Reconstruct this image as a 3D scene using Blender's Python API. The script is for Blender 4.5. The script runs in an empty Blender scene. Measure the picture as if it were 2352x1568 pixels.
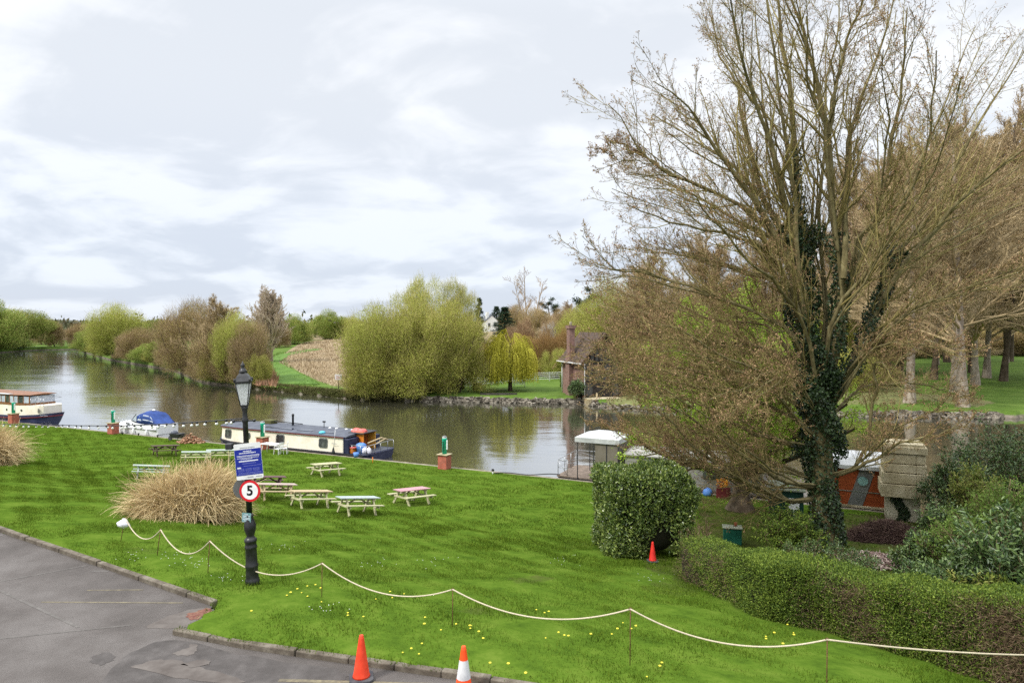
import bpy, math, random
import numpy as np
from mathutils import Vector, Matrix
rad = math.radians
random.seed(11)
rng = np.random.default_rng(11)
scene = bpy.context.scene
col = scene.collection

# ------------------------------------------------------------------ survey of the place
# camera stands at (0,0,ZC) looking along +Y; the survey helpers turn a sighting into a point
ZC, F, CX, HY = 10.4, 1568.0, 1176.0, 748.0
U = np.array([0.9023, -0.4311]); NB = np.array([-0.4311, -0.9023]); Q0 = np.array([5.4, 43.3])
QROT = math.atan2(U[1], U[0])
_zs = np.linspace(0, 70, 701)
_zv = np.interp(_zs, [0, 4, 8, 14, 20, 25, 29, 31, 70], [0.42, 0.68, 1.0, 1.55, 2.5, 3.55, 4.4, 4.6, 4.6])
_k = np.ones(21) / 21
_zv = np.convolve(np.pad(_zv, 10, mode='edge'), _k, mode='valid')
def sdist(x, y): return (x - Q0[0]) * NB[0] + (y - Q0[1]) * NB[1]
def tdist(x, y): return (x - Q0[0]) * U[0] + (y - Q0[1]) * U[1]
def zlawn(x, y): return np.interp(sdist(x, y), _zs, _zv)
def qpos(t, s, z=0.0):
    p = Q0 + U * t + NB * s
    return Vector((p[0], p[1], z))
def at(px, py, d): return Vector(((px - CX) / F * d, d, ZC - (py - HY) / F * d))
def onplane(px, py, z):
    return at(px, py, F * (ZC - z) / (py - HY))
def G(px, py):
    """ground point of the near bank"""
    lo = 5.0
    for i in range(3000):
        d = lo + i * 0.03
        p = at(px, py, d)
        if p.z <= zlawn(p.x, p.y): return Vector((p.x, p.y, float(zlawn(p.x, p.y))))
    return p
def tq(px):
    r = (px - CX) / F
    return (Q0[1] * r - Q0[0]) / (U[0] - U[1] * r)
def zfar(x, y):
    return 0.75 + 0.5 * np.clip((y - 105) / 60, 0, 1) + 9.5 * np.exp(-((x - 45) / 105) ** 2 - ((y - 330) / 95) ** 2)
def FA(px, d):
    x = (px - CX) / F * d
    return Vector((x, d, float(zfar(x, d))))

# ------------------------------------------------------------------ object helpers
def tag(o, label=None, cat=None, group=None, kind=None):
    if label: o['label'] = label
    if cat: o['category'] = cat
    if group: o['group'] = group
    if kind: o['kind'] = kind
    return o
def thing(name, label, cat, loc=(0, 0, 0), rotz=0.0, group=None):
    o = bpy.data.objects.new(name, None); col.objects.link(o)
    o.empty_display_size = 0.2
    o.location = loc; o.rotation_euler = (0, 0, rotz)
    return tag(o, label, cat, group)
def copy_tree(o, parent=None):
    c = o.copy(); col.objects.link(c)
    if parent is not None: c.parent = parent
    for ch in o.children: copy_tree(ch, c)
    return c

def np_mesh(name, chunks):
    """chunks: list of (V(n,3), F(m,k), material index, smooth)"""
    vs, loops, starts, tot, mi, sm = [], [], [], [], [], []
    off = 0; lo = 0
    for V, Fc, m, s in chunks:
        if len(Fc) == 0: continue
        vs.append(np.asarray(V, dtype=np.float32))
        k = Fc.shape[1]
        loops.append((Fc + off).ravel())
        starts.append(lo + np.arange(len(Fc)) * k)
        tot.append(np.full(len(Fc), k))
        mi.append(np.full(len(Fc), m)); sm.append(np.full(len(Fc), s, dtype=bool))
        off += len(V); lo += len(Fc) * k
    me = bpy.data.meshes.new(name)
    V = np.concatenate(vs); L = np.concatenate(loops).astype(np.int32)
    me.vertices.add(len(V)); me.vertices.foreach_set('co', V.ravel())
    me.loops.add(len(L)); me.loops.foreach_set('vertex_index', L)
    st = np.concatenate(starts).astype(np.int32)
    me.polygons.add(len(st)); me.polygons.foreach_set('loop_start', st)
    try: me.polygons.foreach_set('loop_total', np.concatenate(tot).astype(np.int32))
    except Exception: pass
    me.polygons.foreach_set('material_index', np.concatenate(mi).astype(np.int32))
    me.polygons.foreach_set('use_smooth', np.concatenate(sm))
    me.update(calc_edges=True)
    return me
def np_obj(name, chunks, mats, parent=None):
    me = np_mesh(name, chunks)
    for m in mats: me.materials.append(m)
    o = bpy.data.objects.new(name, me); col.objects.link(o)
    if parent is not None: o.parent = parent
    return o

class MB:
    """collects simple shapes, builds ONE mesh object"""
    def __init__(s): s.v = []; s.f = []; s.sm = []
    def add(s, vs, fs, smooth=False, M=None):
        o = len(s.v)
        for v in vs:
            v = Vector(v)
            s.v.append(M @ v if M is not None else v)
        for f in fs: s.f.append(tuple(i + o for i in f)); s.sm.append(smooth)
        return s
    def box(s, x0, x1, y0, y1, z0, z1, M=None, bev=0.0):
        if bev > 0:
            bm = bevel_box(x1 - x0, y1 - y0, z1 - z0, bev)
            T = Matrix.Translation(((x0 + x1) / 2, (y0 + y1) / 2, (z0 + z1) / 2))
            return s.add(bm[0], bm[1], False, (M @ T) if M is not None else T)
        vs = [(x0, y0, z0), (x1, y0, z0), (x1, y1, z0), (x0, y1, z0), (x0, y0, z1), (x1, y0, z1), (x1, y1, z1), (x0, y1, z1)]
        fs = [(3, 2, 1, 0), (4, 5, 6, 7), (0, 1, 5, 4), (1, 2, 6, 5), (2, 3, 7, 6), (3, 0, 4, 7)]
        return s.add(vs, fs, False, M)
    def bar(s, a, b, w, h, up=(0, 0, 1)):
        """rectangular bar from a to b"""
        a = Vector(a); b = Vector(b); d = (b - a); L = d.length; d.normalize()
        u = Vector(up); sd = d.cross(u)
        if sd.length < 1e-4: sd = d.cross(Vector((1, 0, 0)))
        sd.normalize(); u = sd.cross(d)
        M = Matrix(((d.x, sd.x, u.x, a.x), (d.y, sd.y, u.y, a.y), (d.z, sd.z, u.z, a.z), (0, 0, 0, 1)))
        return s.box(0, L, -w / 2, w / 2, -h / 2, h / 2, M)
    def tube(s, pts, r, k=8, caps=True):
        P = np.array([list(p) for p in pts], float)[None]
        if np.isscalar(r): r = [r] * len(pts)
        V, Fq = tubes(P, np.array(r, float)[None], k)
        o = len(s.v)
        for v in V: s.v.append(Vector(v))
        for f in Fq: s.f.append(tuple(int(i) + o for i in f)); s.sm.append(True)
        if caps:
            n = len(pts)
            s.f.append(tuple(o + i for i in range(k))[::-1]); s.sm.append(False)
            s.f.append(tuple(o + (n - 1) * k + i for i in range(k))); s.sm.append(False)
        return s
    def lathe(s, prof, k=16, c=(0, 0, 0), smooth=True, caps=True, rot=0.0, M=None):
        vs = []; fs = []
        for (r, z) in prof:
            for i in range(k):
                a = 2 * math.pi * i / k + rot
                vs.append((c[0] + r * math.cos(a), c[1] + r * math.sin(a), c[2] + z))
        n = len(prof)
        for j in range(n - 1):
            for i in range(k):
                fs.append((j * k + i, j * k + (i + 1) % k, (j + 1) * k + (i + 1) % k, (j + 1) * k + i))
        s.add(vs, fs, smooth, M)
        if caps:
            o = len(s.v) - len(vs)
            s.f.append(tuple(o + i for i in range(k))[::-1]); s.sm.append(False)
            s.f.append(tuple(o + (n - 1) * k + i for i in range(k))); s.sm.append(False)
        return s
    def prism(s, poly, z0, z1, M=None, smooth=False):
        n = len(poly)
        vs = [(p[0], p[1], z0) for p in poly] + [(p[0], p[1], z1) for p in poly]
        fs = [tuple(range(n))[::-1], tuple(range(n, 2 * n))]
        for i in range(n): fs.append((i, (i + 1) % n, n + (i + 1) % n, n + i))
        return s.add(vs, fs, smooth, M)
    def loft(s, secs, smooth=True, closed=False, capends=True):
        """secs: equal-length lists of points"""
        n = len(secs[0]); vs = [p for sec in secs for p in sec]; fs = []
        for j in range(len(secs) - 1):
            for i in range(n - (0 if closed else 1)):
                fs.append((j * n + i, j * n + (i + 1) % n, (j + 1) * n + (i + 1) % n, (j + 1) * n + i))
        s.add(vs, fs, smooth)
        if capends:
            o = len(s.v) - len(vs)
            s.f.append(tuple(o + i for i in range(n))[::-1]); s.sm.append(False)
            s.f.append(tuple(o + (len(secs) - 1) * n + i for i in range(n))); s.sm.append(False)
        return s
    def build(s, name, mat, parent=None, bevel=0.0):
        me = bpy.data.meshes.new(name)
        me.from_pydata([tuple(v) for v in s.v], [], s.f)
        me.polygons.foreach_set('use_smooth', s.sm)
        me.materials.append(mat)
        me.update()
        o = bpy.data.objects.new(name, me); col.objects.link(o)
        if parent is not None: o.parent = parent
        if bevel > 0:
            b = o.modifiers.new('bevel', 'BEVEL'); b.width = bevel; b.segments = 2; b.limit_method = 'ANGLE'
        return o

def bevel_box(w, d, h, b):
    xs = [-w / 2, w / 2]; ys = [-d / 2, d / 2]; zs = [-h / 2, h / 2]
    ring = lambda z, i: [(xs[0] + i, ys[0] + i + b, z), (xs[0] + i + b, ys[0] + i, z), (xs[1] - i - b, ys[0] + i, z), (xs[1] - i, ys[0] + i + b, z),
                         (xs[1] - i, ys[1] - i - b, z), (xs[1] - i - b, ys[1] - i, z), (xs[0] + i + b, ys[1] - i, z), (xs[0] + i, ys[1] - i - b, z)]
    rings = [ring(zs[0], b * .7), ring(zs[0] + b, 0), ring(zs[1] - b, 0), ring(zs[1], b * .7)]
    vs = [p for r in rings for p in r]; fs = [tuple(range(8))[::-1], tuple(range(24, 32))]
    for j in range(3):
        for i in range(8): fs.append((j * 8 + i, j * 8 + (i + 1) % 8, (j + 1) * 8 + (i + 1) % 8, (j + 1) * 8 + i))
    return vs, fs

# ------------------------------------------------------------------ vector growth helpers
def unit(v): return v / (np.linalg.norm(v, axis=-1, keepdims=True) + 1e-9)
def tubes(P, Rd, k):
    B, N, _ = P.shape
    T = unit(np.gradient(P, axis=1))
    t0 = unit(P[:, -1] - P[:, 0])
    ref = np.where(np.abs(t0[:, 2:3]) < 0.85, np.array([[0, 0, 1.0]]), np.array([[1.0, 0.1, 0]]))
    u = unit(np.cross(T, ref[:, None, :])); w = np.cross(T, u)
    a = np.arange(k) * 2 * math.pi / k
    V = P[:, :, None, :] + Rd[:, :, None, None] * (np.cos(a)[None, None, :, None] * u[:, :, None, :] + np.sin(a)[None, None, :, None] * w[:, :, None, :])
    b = (np.arange(B) * N * k)[:, None, None] + (np.arange(N - 1) * k)[None, :, None]
    i = np.arange(k)[None, None, :]; j = (i + 1) % k
    Fq = np.stack(np.broadcast_arrays(b + i, b + j, b + k + j, b + k + i), -1).reshape(-1, 4)
    return V.reshape(-1, 3), Fq
def cards(C, D, L, W, fold=0.0):
    """diamond shaped leaves"""
    n = len(C)
    L = np.broadcast_to(np.asarray(L, float), (n,))[:, None]; W = np.broadcast_to(np.asarray(W, float), (n,))[:, None]
    sd = unit(np.cross(D, rng.normal(size=(n, 3))))
    V = np.stack([C, C + D * L * .45 + sd * W / 2, C + D * L, C + D * L * .45 - sd * W / 2], 1)
    return V.reshape(-1, 3), np.arange(n * 4).reshape(-1, 4)
def ovals(C, D, Nn, L, W):
    """six-point leaf with a folded midrib: C base, D along, Nn leaf normal"""
    n = len(C); L = np.broadcast_to(np.asarray(L, float), (n,))[:, None]; W = np.broadcast_to(np.asarray(W, float), (n,))[:, None]
    D = unit(D); sd = unit(np.cross(D, Nn)); up = np.cross(sd, D)
    V = np.stack([C, C + D * L * .3 + sd * W * .45 + up * W * .15, C + D * L * .7 + sd * W * .42 + up * W * .12, C + D * L - up * L * .12,
                  C + D * L * .7 - sd * W * .42 + up * W * .12, C + D * L * .3 - sd * W * .45 + up * W * .15], 1).reshape(-1, 3)
    b = np.arange(n)[:, None] * 6
    Fq = np.concatenate([b + np.array([[0, 1, 2, 3]]), b + np.array([[0, 3, 4, 5]])])
    return V, Fq
def rand_dirs(n): return unit(rng.normal(size=(n, 3)))
def spawn(P, Rd, c, u0, u1, a0, a1, Lf, N, trop, wig, rf, rmin=0.004, Ldecay=0.7, Labs=None):
    B, n, _ = P.shape
    plen = np.linalg.norm(np.diff(P, axis=1), axis=2).sum(1)
    q = (np.arange(c)[None, :] + rng.random((B, c))) / c
    u = u0 + (u1 - u0) * q
    x = u * (n - 1); i0 = np.clip(np.floor(x).astype(int), 0, n - 2); f = (x - i0)[..., None]
    bi = np.arange(B)[:, None]
    pos = P[bi, i0] * (1 - f) + P[bi, i0 + 1] * f
    tan = unit(P[bi, i0 + 1] - P[bi, i0])
    rr = Rd[bi, i0] * (1 - f[..., 0]) + Rd[bi, i0 + 1] * f[..., 0]
    a = rng.uniform(a0, a1, (B, c))[..., None]
    per = unit(np.cross(tan, rng.normal(size=(B, c, 3))))
    d = tan * np.cos(a) + per * np.sin(a)
    base = plen[:, None] if Labs is None else np.full((B, 1), Labs)
    L = base * Lf * (1 - Ldecay * q) * rng.uniform(.65, 1.25, (B, c))
    M = B * c
    pos = pos.reshape(M, 3); d = d.reshape(M, 3); L = L.reshape(M); rr = rr.reshape(M)
    pts = np.zeros((M, N, 3)); pts[:, 0] = pos
    for j in range(1, N):
        d = unit(d + np.array([0, 0, trop]) / N + rng.normal(size=(M, 3)) * wig)
        pts[:, j] = pts[:, j - 1] + d * (L / (N - 1))[:, None]
    Rc = np.maximum((rr * rf)[:, None] * np.linspace(1, .4, N)[None], rmin)
    return pts, Rc
def resample(pts, n):
    pts = np.array([list(p) for p in pts], float)
    # Catmull-Rom through the points
    m = len(pts)
    ext = np.vstack([2 * pts[0] - pts[1], pts, 2 * pts[-1] - pts[-2]])
    u = np.linspace(0, m - 1 - 1e-6, n); i = np.floor(u).astype(int); f = (u - i)[:, None]
    p0, p1, p2, p3 = ext[i], ext[i + 1], ext[i + 2], ext[i + 3]
    return 0.5 * (2 * p1 + (p2 - p0) * f + (2 * p0 - 5 * p1 + 4 * p2 - p3) * f ** 2 + (3 * p1 - p0 - 3 * p2 + p3) * f ** 3)

# ------------------------------------------------------------------ materials
def srgb(*c):
    c = [x / 255.0 for x in c]
    return tuple(x / 12.92 if x <= .04045 else ((x + .055) / 1.055) ** 2.4 for x in c)
def M(name, c1, c2=None, c3=None, scale=4.0, detail=4.0, rough=0.75, isl=0.0, bump=0.0, bscale=40.0, spec=0.3, metal=0.0, transl=0.0,
      stretch=None, objvar=0.0, ramp=(0.3, 0.5, 0.7)):
    m = bpy.data.materials.new(name); m.use_nodes = True
    nt = m.node_tree; N = nt.nodes; Lk = nt.links
    b = N['Principled BSDF']; out = N['Material Output']
    b.inputs['Roughness'].default_value = rough; b.inputs['Metallic'].default_value = metal
    b.inputs['Specular IOR Level'].default_value = spec
    c2 = c2 or c1; c3 = c3 or c2
    tc = N.new('ShaderNodeTexCoord'); vec = tc.outputs['Object']
    if stretch:
        mp = N.new('ShaderNodeMapping'); mp.inputs['Scale'].default_value = stretch
        Lk.new(vec, mp.inputs['Vector']); vec = mp.outputs['Vector']
    nz = N.new('ShaderNodeTexNoise'); nz.inputs['Scale'].default_value = scale; nz.inputs['Detail'].default_value = detail
    nz.inputs['Roughness'].default_value = 0.62
    Lk.new(vec, nz.inputs['Vector'])
    fac = nz.outputs['Fac']
    if isl > 0:
        g = N.new('ShaderNodeNewGeometry'); mx = N.new('ShaderNodeMix'); mx.inputs['Factor'].default_value = isl
        Lk.new(fac, mx.inputs['A']); Lk.new(g.outputs['Random Per Island'], mx.inputs['B']); fac = mx.outputs['Result']
    rp = N.new('ShaderNodeValToRGB'); e = rp.color_ramp.elements
    e[0].position = ramp[0]; e[0].color = (*c1, 1); e[1].position = ramp[2]; e[1].color = (*c3, 1)
    k = e.new(ramp[1]); k.color = (*c2, 1)
    Lk.new(fac, rp.inputs['Fac']); colr = rp.outputs['Color']
    if objvar > 0:
        oi = N.new('ShaderNodeObjectInfo'); hs = N.new('ShaderNodeHueSaturation')
        mr = N.new('ShaderNodeMapRange'); mr.inputs['To Min'].default_value = 1 - objvar; mr.inputs['To Max'].default_value = 1 + objvar
        Lk.new(oi.outputs['Random'], mr.inputs['Value']); Lk.new(mr.outputs['Result'], hs.inputs['Value'])
        mr2 = N.new('ShaderNodeMapRange'); mr2.inputs['To Min'].default_value = .5 - objvar * .08; mr2.inputs['To Max'].default_value = .5 + objvar * .08
        Lk.new(oi.outputs['Random'], mr2.inputs['Value']); Lk.new(mr2.outputs['Result'], hs.inputs['Hue'])
        Lk.new(colr, hs.inputs['Color']); colr = hs.outputs['Color']
    Lk.new(colr, b.inputs['Base Color'])
    if bump > 0:
        n2 = N.new('ShaderNodeTexNoise'); n2.inputs['Scale'].default_value = bscale; n2.inputs['Detail'].default_value = 3
        Lk.new(vec, n2.inputs['Vector'])
        bp = N.new('ShaderNodeBump'); bp.inputs['Strength'].default_value = bump; bp.inputs['Distance'].default_value = 0.02
        Lk.new(n2.outputs['Fac'], bp.inputs['Height']); Lk.new(bp.outputs['Normal'], b.inputs['Normal'])
    if transl > 0:
        t = N.new('ShaderNodeBsdfTranslucent'); Lk.new(colr, t.inputs['Color'])
        ms = N.new('ShaderNodeMixShader'); ms.inputs['Fac'].default_value = transl
        Lk.new(b.outputs['BSDF'], ms.inputs[1]); Lk.new(t.outputs['BSDF'], ms.inputs[2]); Lk.new(ms.outputs['Shader'], out.inputs['Surface'])
    return m
def brick_mat(name, c1, c2, mortar, scale=1.0, bw=0.225, rh=0.075):
    m = bpy.data.materials.new(name); m.use_nodes = True
    nt = m.node_tree; N = nt.nodes; Lk = nt.links; b = N['Principled BSDF']
    tc = N.new('ShaderNodeTexCoord'); sp = N.new('ShaderNodeSeparateXYZ'); Lk.new(tc.outputs['Object'], sp.inputs[0])
    ad = N.new('ShaderNodeMath'); Lk.new(sp.outputs['X'], ad.inputs[0]); Lk.new(sp.outputs['Y'], ad.inputs[1])
    cb = N.new('ShaderNodeCombineXYZ'); Lk.new(ad.outputs[0], cb.inputs['X']); Lk.new(sp.outputs['Z'], cb.inputs['Y'])
    br = N.new('ShaderNodeTexBrick'); br.inputs['Scale'].default_value = scale
    br.inputs['Brick Width'].default_value = bw; br.inputs['Row Height'].default_value = rh; br.inputs['Mortar Size'].default_value = 0.012
    br.inputs['Color1'].default_value = (*c1, 1); br.inputs['Color2'].default_value = (*c2, 1); br.inputs['Mortar'].default_value = (*mortar, 1)
    Lk.new(cb.outputs[0], br.inputs['Vector'])
    nz = N.new('ShaderNodeTexNoise'); nz.inputs['Scale'].default_value = 3; Lk.new(tc.outputs['Object'], nz.inputs['Vector'])
    mx = N.new('ShaderNodeMix'); mx.data_type = 'RGBA'; mx.blend_type = 'MULTIPLY'; mx.inputs['Factor'].default_value = .55
    rp = N.new('ShaderNodeValToRGB'); rp.color_ramp.elements[0].position = .3; rp.color_ramp.elements[0].color = (.45, .42, .4, 1)
    rp.color_ramp.elements[1].position = .65; rp.color_ramp.elements[1].color = (1, 1, 1, 1)
    Lk.new(nz.outputs['Fac'], rp.inputs['Fac'])
    Lk.new(br.outputs['Color'], mx.inputs['A']); Lk.new(rp.outputs['Color'], mx.inputs['B'])
    Lk.new(mx.outputs['Result'], b.inputs['Base Color']); b.inputs['Roughness'].default_value = .9
    return m
# ------------------------------------------------------------------ camera, sun, sky
cam_d = bpy.data.cameras.new('camera'); cam = bpy.data.objects.new('camera', cam_d); col.objects.link(cam)
cam.location = (0, 0, ZC); cam.rotation_euler = (rad(90), 0, 0)
cam_d.sensor_width = 36; cam_d.lens = 24.0; cam_d.shift_y = -(784 - HY) / 2352.0
cam_d.clip_start = 0.1; cam_d.clip_end = 20000
scene.camera = cam
SUN_EL, SUN_AZ = rad(48), rad(238)      # azimuth clockwise from +Y: high on the left, a little behind
sd_ = bpy.data.lights.new('sun', 'SUN'); sun = bpy.data.objects.new('sun', sd_); col.objects.link(sun)
sd_.energy = 2.8; sd_.angle = rad(8); sd_.color = (1.0, 0.96, 0.9)
to_sun = Vector((math.sin(SUN_AZ) * math.cos(SUN_EL), math.cos(SUN_AZ) * math.cos(SUN_EL), math.sin(SUN_EL)))
sun.rotation_euler = to_sun.to_track_quat('Z', 'Y').to_euler()
w = bpy.data.worlds.new('World'); scene.world = w; w.use_nodes = True
nt = w.node_tree; N = nt.nodes; Lk = nt.links
bg = N['Background']; bg.inputs['Strength'].default_value = 0.1
sky = N.new('ShaderNodeTexSky'); sky.sky_type = 'NISHITA'; sky.sun_disc = False; sky.sun_elevation = SUN_EL; sky.sun_rotation = SUN_AZ
def mth(op, a, b=None, clamp=False):
    n = N.new('ShaderNodeMath'); n.operation = op; n.use_clamp = clamp
    for i, v in enumerate((a, b)):
        if v is None: continue
        if isinstance(v, (int, float)): n.inputs[i].default_value = v
        else: Lk.new(v, n.inputs[i])
    return n.outputs[0]
tc = N.new('ShaderNodeTexCoord'); sp = N.new('ShaderNodeSeparateXYZ'); Lk.new(tc.outputs['Generated'], sp.inputs[0])
zc = mth('ADD', mth('MAXIMUM', sp.outputs['Z'], 0.0), 0.3)
cb = N.new('ShaderNodeCombineXYZ'); Lk.new(mth('DIVIDE', sp.outputs['X'], zc), cb.inputs['X'])
Lk.new(mth('MULTIPLY', mth('DIVIDE', sp.outputs['Y'], zc), 1.25), cb.inputs['Y'])
def noise(scale, detail, rough, dist, off):
    mp = N.new('ShaderNodeMapping'); mp.inputs['Location'].default_value = off; mp.inputs['Rotation'].default_value = (0, 0, 0.35)
    Lk.new(cb.outputs[0], mp.inputs['Vector'])
    n = N.new('ShaderNodeTexNoise'); n.inputs['Scale'].default_value = scale; n.inputs['Detail'].default_value = detail
    n.inputs['Roughness'].default_value = rough; n.inputs['Distortion'].default_value = dist
    Lk.new(mp.outputs['Vector'], n.inputs['Vector']); return n.outputs['Fac']
n1 = noise(1.15, 7, 0.55, 0.7, (3.1, 1.7, 0)); n2 = noise(3.4, 6, 0.5, 0.5, (8.3, 4.4, 0))
cl = mth('ADD', mth('MULTIPLY', n1, 0.62), mth('MULTIPLY', n2, 0.38))
mr = N.new('ShaderNodeMapRange'); mr.interpolation_type = 'SMOOTHSTEP'; mr.inputs['From Min'].default_value = 0.43; mr.inputs['From Max'].default_value = 0.56
Lk.new(cl, mr.inputs['Value'])
# cloud shade -> cloud light, slightly bluer and darker low down
lowc = N.new('ShaderNodeMix'); lowc.data_type = 'RGBA'
lowc.inputs['A'].default_value = (5.75, 6.3, 7.3, 1); lowc.inputs['B'].default_value = (7.5, 8.0, 8.8, 1); Lk.new(mr.outputs['Result'], lowc.inputs['Factor'])
higc = N.new('ShaderNodeMix'); higc.data_type = 'RGBA'
higc.inputs['A'].default_value = (6.95, 7.3, 7.8, 1); higc.inputs['B'].default_value = (8.7, 8.9, 9.2, 1); Lk.new(mr.outputs['Result'], higc.inputs['Factor'])
el = N.new('ShaderNodeMapRange'); el.interpolation_type = 'SMOOTHSTEP'; el.inputs['From Min'].default_value = 0.02; el.inputs['From Max'].default_value = 0.34
Lk.new(sp.outputs['Z'], el.inputs['Value'])
mixc = N.new('ShaderNodeMix'); mixc.data_type = 'RGBA'; Lk.new(el.outputs['Result'], mixc.inputs['Factor'])
Lk.new(lowc.outputs['Result'], mixc.inputs['A']); Lk.new(higc.outputs['Result'], mixc.inputs['B'])
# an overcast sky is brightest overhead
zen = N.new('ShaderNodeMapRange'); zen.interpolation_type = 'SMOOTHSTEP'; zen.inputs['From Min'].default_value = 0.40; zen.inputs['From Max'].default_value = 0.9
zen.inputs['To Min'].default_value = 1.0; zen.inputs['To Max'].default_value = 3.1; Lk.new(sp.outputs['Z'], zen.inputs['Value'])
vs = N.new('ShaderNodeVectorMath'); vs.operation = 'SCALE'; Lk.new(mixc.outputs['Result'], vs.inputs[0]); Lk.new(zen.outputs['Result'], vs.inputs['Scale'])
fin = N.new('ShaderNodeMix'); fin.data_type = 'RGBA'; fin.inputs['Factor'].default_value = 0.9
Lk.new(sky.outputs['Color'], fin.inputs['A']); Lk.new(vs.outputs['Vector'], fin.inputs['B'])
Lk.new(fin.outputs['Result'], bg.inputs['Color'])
vsn = scene.view_settings; vsn.view_transform = 'Standard'; vsn.look = 'None'; vsn.gamma = 1; vsn.exposure = 0.32
scene.view_settings.use_curve_mapping = False
cy = scene.cycles
cy.max_bounces = 6; cy.diffuse_bounces = 2; cy.glossy_bounces = 3; cy.transmission_bounces = 4; cy.transparent_max_bounces = 4
cy.caustics_reflective = False; cy.caustics_refractive = False
cy.use_denoising = False
cy.sample_clamp_indirect = 3.0

# ------------------------------------------------------------------ near bank: lawn, asphalt, kerb, quay
ZA = 4.5
K1a, K1b = onplane(0, 1222, ZA), onplane(488, 1392, ZA)
K2a, K2b = onplane(395, 1457, ZA), onplane(1125, 1572, ZA)
KM = [onplane(560, 1490, ZA), onplane(800, 1524, ZA)]
k1dir = (K1a - K1b).normalized(); k2dir = (K2b - K2a).normalized()
K1far = K1b + k1dir * 60; K2far = K2b + k2dir * 6
gap = [onplane(470, 1412, ZA), onplane(438, 1440, ZA)]
APOLY = [K1far, K1b] + gap + [K2a] + KM + [K2b, K2far, Vector((K2far.x, 1, ZA)), Vector((-75, 1, ZA))]
def inside(px, py, poly):
    r = np.zeros(px.shape, bool); n = len(poly)
    for i in range(n):
        a, b = poly[i], poly[(i + 1) % n]
        c = ((a[1] > py) != (b[1] > py)) & (px < (b[0] - a[0]) * (py - a[1]) / (b[1] - a[1] + 1e-12) + a[0])
        r ^= c
    return r
tt = np.concatenate([np.arange(-130, -14, 1.2), np.arange(-14, 16, 0.16), np.arange(16, 62, 1.0)])
ss = np.concatenate([[0.0, 0.15], np.arange(0.5, 25, 0.5), np.arange(25, 36, 0.16), np.arange(36, 64, 2.0)])
T_, S_ = np.meshgrid(tt, ss, indexing='ij')
X_ = Q0[0] + U[0] * T_ + NB[0] * S_; Y_ = Q0[1] + U[1] * T_ + NB[1] * S_
Z_ = np.interp(S_, _zs, _zv)
bump = .018 * np.sin(X_ * 2.1 + 1.3 * np.sin(Y_ * 1.1)) + .014 * np.sin(Y_ * 3.3 + X_ * .7) + .02 * np.sin(X_ * .9 - Y_ * 1.3)
Z_ = Z_ + bump * np.clip((S_ - .3) / 2, 0, 1)
low_ = inside(X_, Y_, APOLY)
for dx_, dy_ in ((.1, 0), (-.1, 0), (0, .1), (0, -.1)): low_ |= inside(X_ + dx_, Y_ + dy_, APOLY)
Z_ = np.where(low_, ZA - 0.16, Z_)
V = np.stack([X_, Y_, Z_], -1).reshape(-1, 3)
n_, m_ = T_.shape
idx = np.arange(n_ * m_).reshape(n_, m_)
Fq = np.stack([idx[:-1, :-1], idx[:-1, 1:], idx[1:, 1:], idx[1:, :-1]], -1).reshape(-1, 4)

def attr_mix(m, attr, colr, cold=None):
    """mixes a second real ground colour in where the mesh attribute says so"""
    nt = m.node_tree; N = nt.nodes; b = N['Principled BSDF']
    src = b.inputs['Base Color'].links[0].from_socket
    a = N.new('ShaderNodeAttribute'); a.attribute_name = attr
    nz = N.new('ShaderNodeTexNoise'); nz.inputs['Scale'].default_value = 2.5; nz.inputs['Detail'].default_value = 5
    tcn = N.new('ShaderNodeTexCoord'); nt.links.new(tcn.outputs['Object'], nz.inputs['Vector'])
    ad = N.new('ShaderNodeMath'); ad.operation = 'MULTIPLY_ADD'; ad.inputs[1].default_value = 1.6
    s2 = N.new('ShaderNodeMath'); s2.operation = 'MULTIPLY_ADD'; s2.inputs[1].default_value = 1.4; s2.inputs[2].default_value = -1.0
    nt.links.new(nz.outputs['Fac'], s2.inputs[0])
    nt.links.new(a.outputs['Fac'], ad.inputs[0]); nt.links.new(s2.outputs[0], ad.inputs[2]); ad.use_clamp = True
    mx = N.new('ShaderNodeMix'); mx.data_type = 'RGBA'; nt.links.new(ad.outputs[0], mx.inputs['Factor'])
    nt.links.new(src, mx.inputs['A'])
    nz2 = N.new('ShaderNodeTexNoise'); nz2.inputs['Scale'].default_value = 1.3; nz2.inputs['Detail'].default_value = 6; nt.links.new(tcn.outputs['Object'], nz2.inputs['Vector'])
    rp = N.new('ShaderNodeValToRGB'); rp.color_ramp.elements[0].color = (*colr, 1); rp.color_ramp.elements[1].color = (*(cold or colr), 1)
    rp.color_ramp.elements[0].position = .35; rp.color_ramp.elements[1].position = .65
    nt.links.new(nz2.outputs['Fac'], rp.inputs['Fac']); nt.links.new(rp.outputs['Color'], mx.inputs['B'])
    nt.links.new(mx.outputs['Result'], b.inputs['Base Color'])

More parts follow.
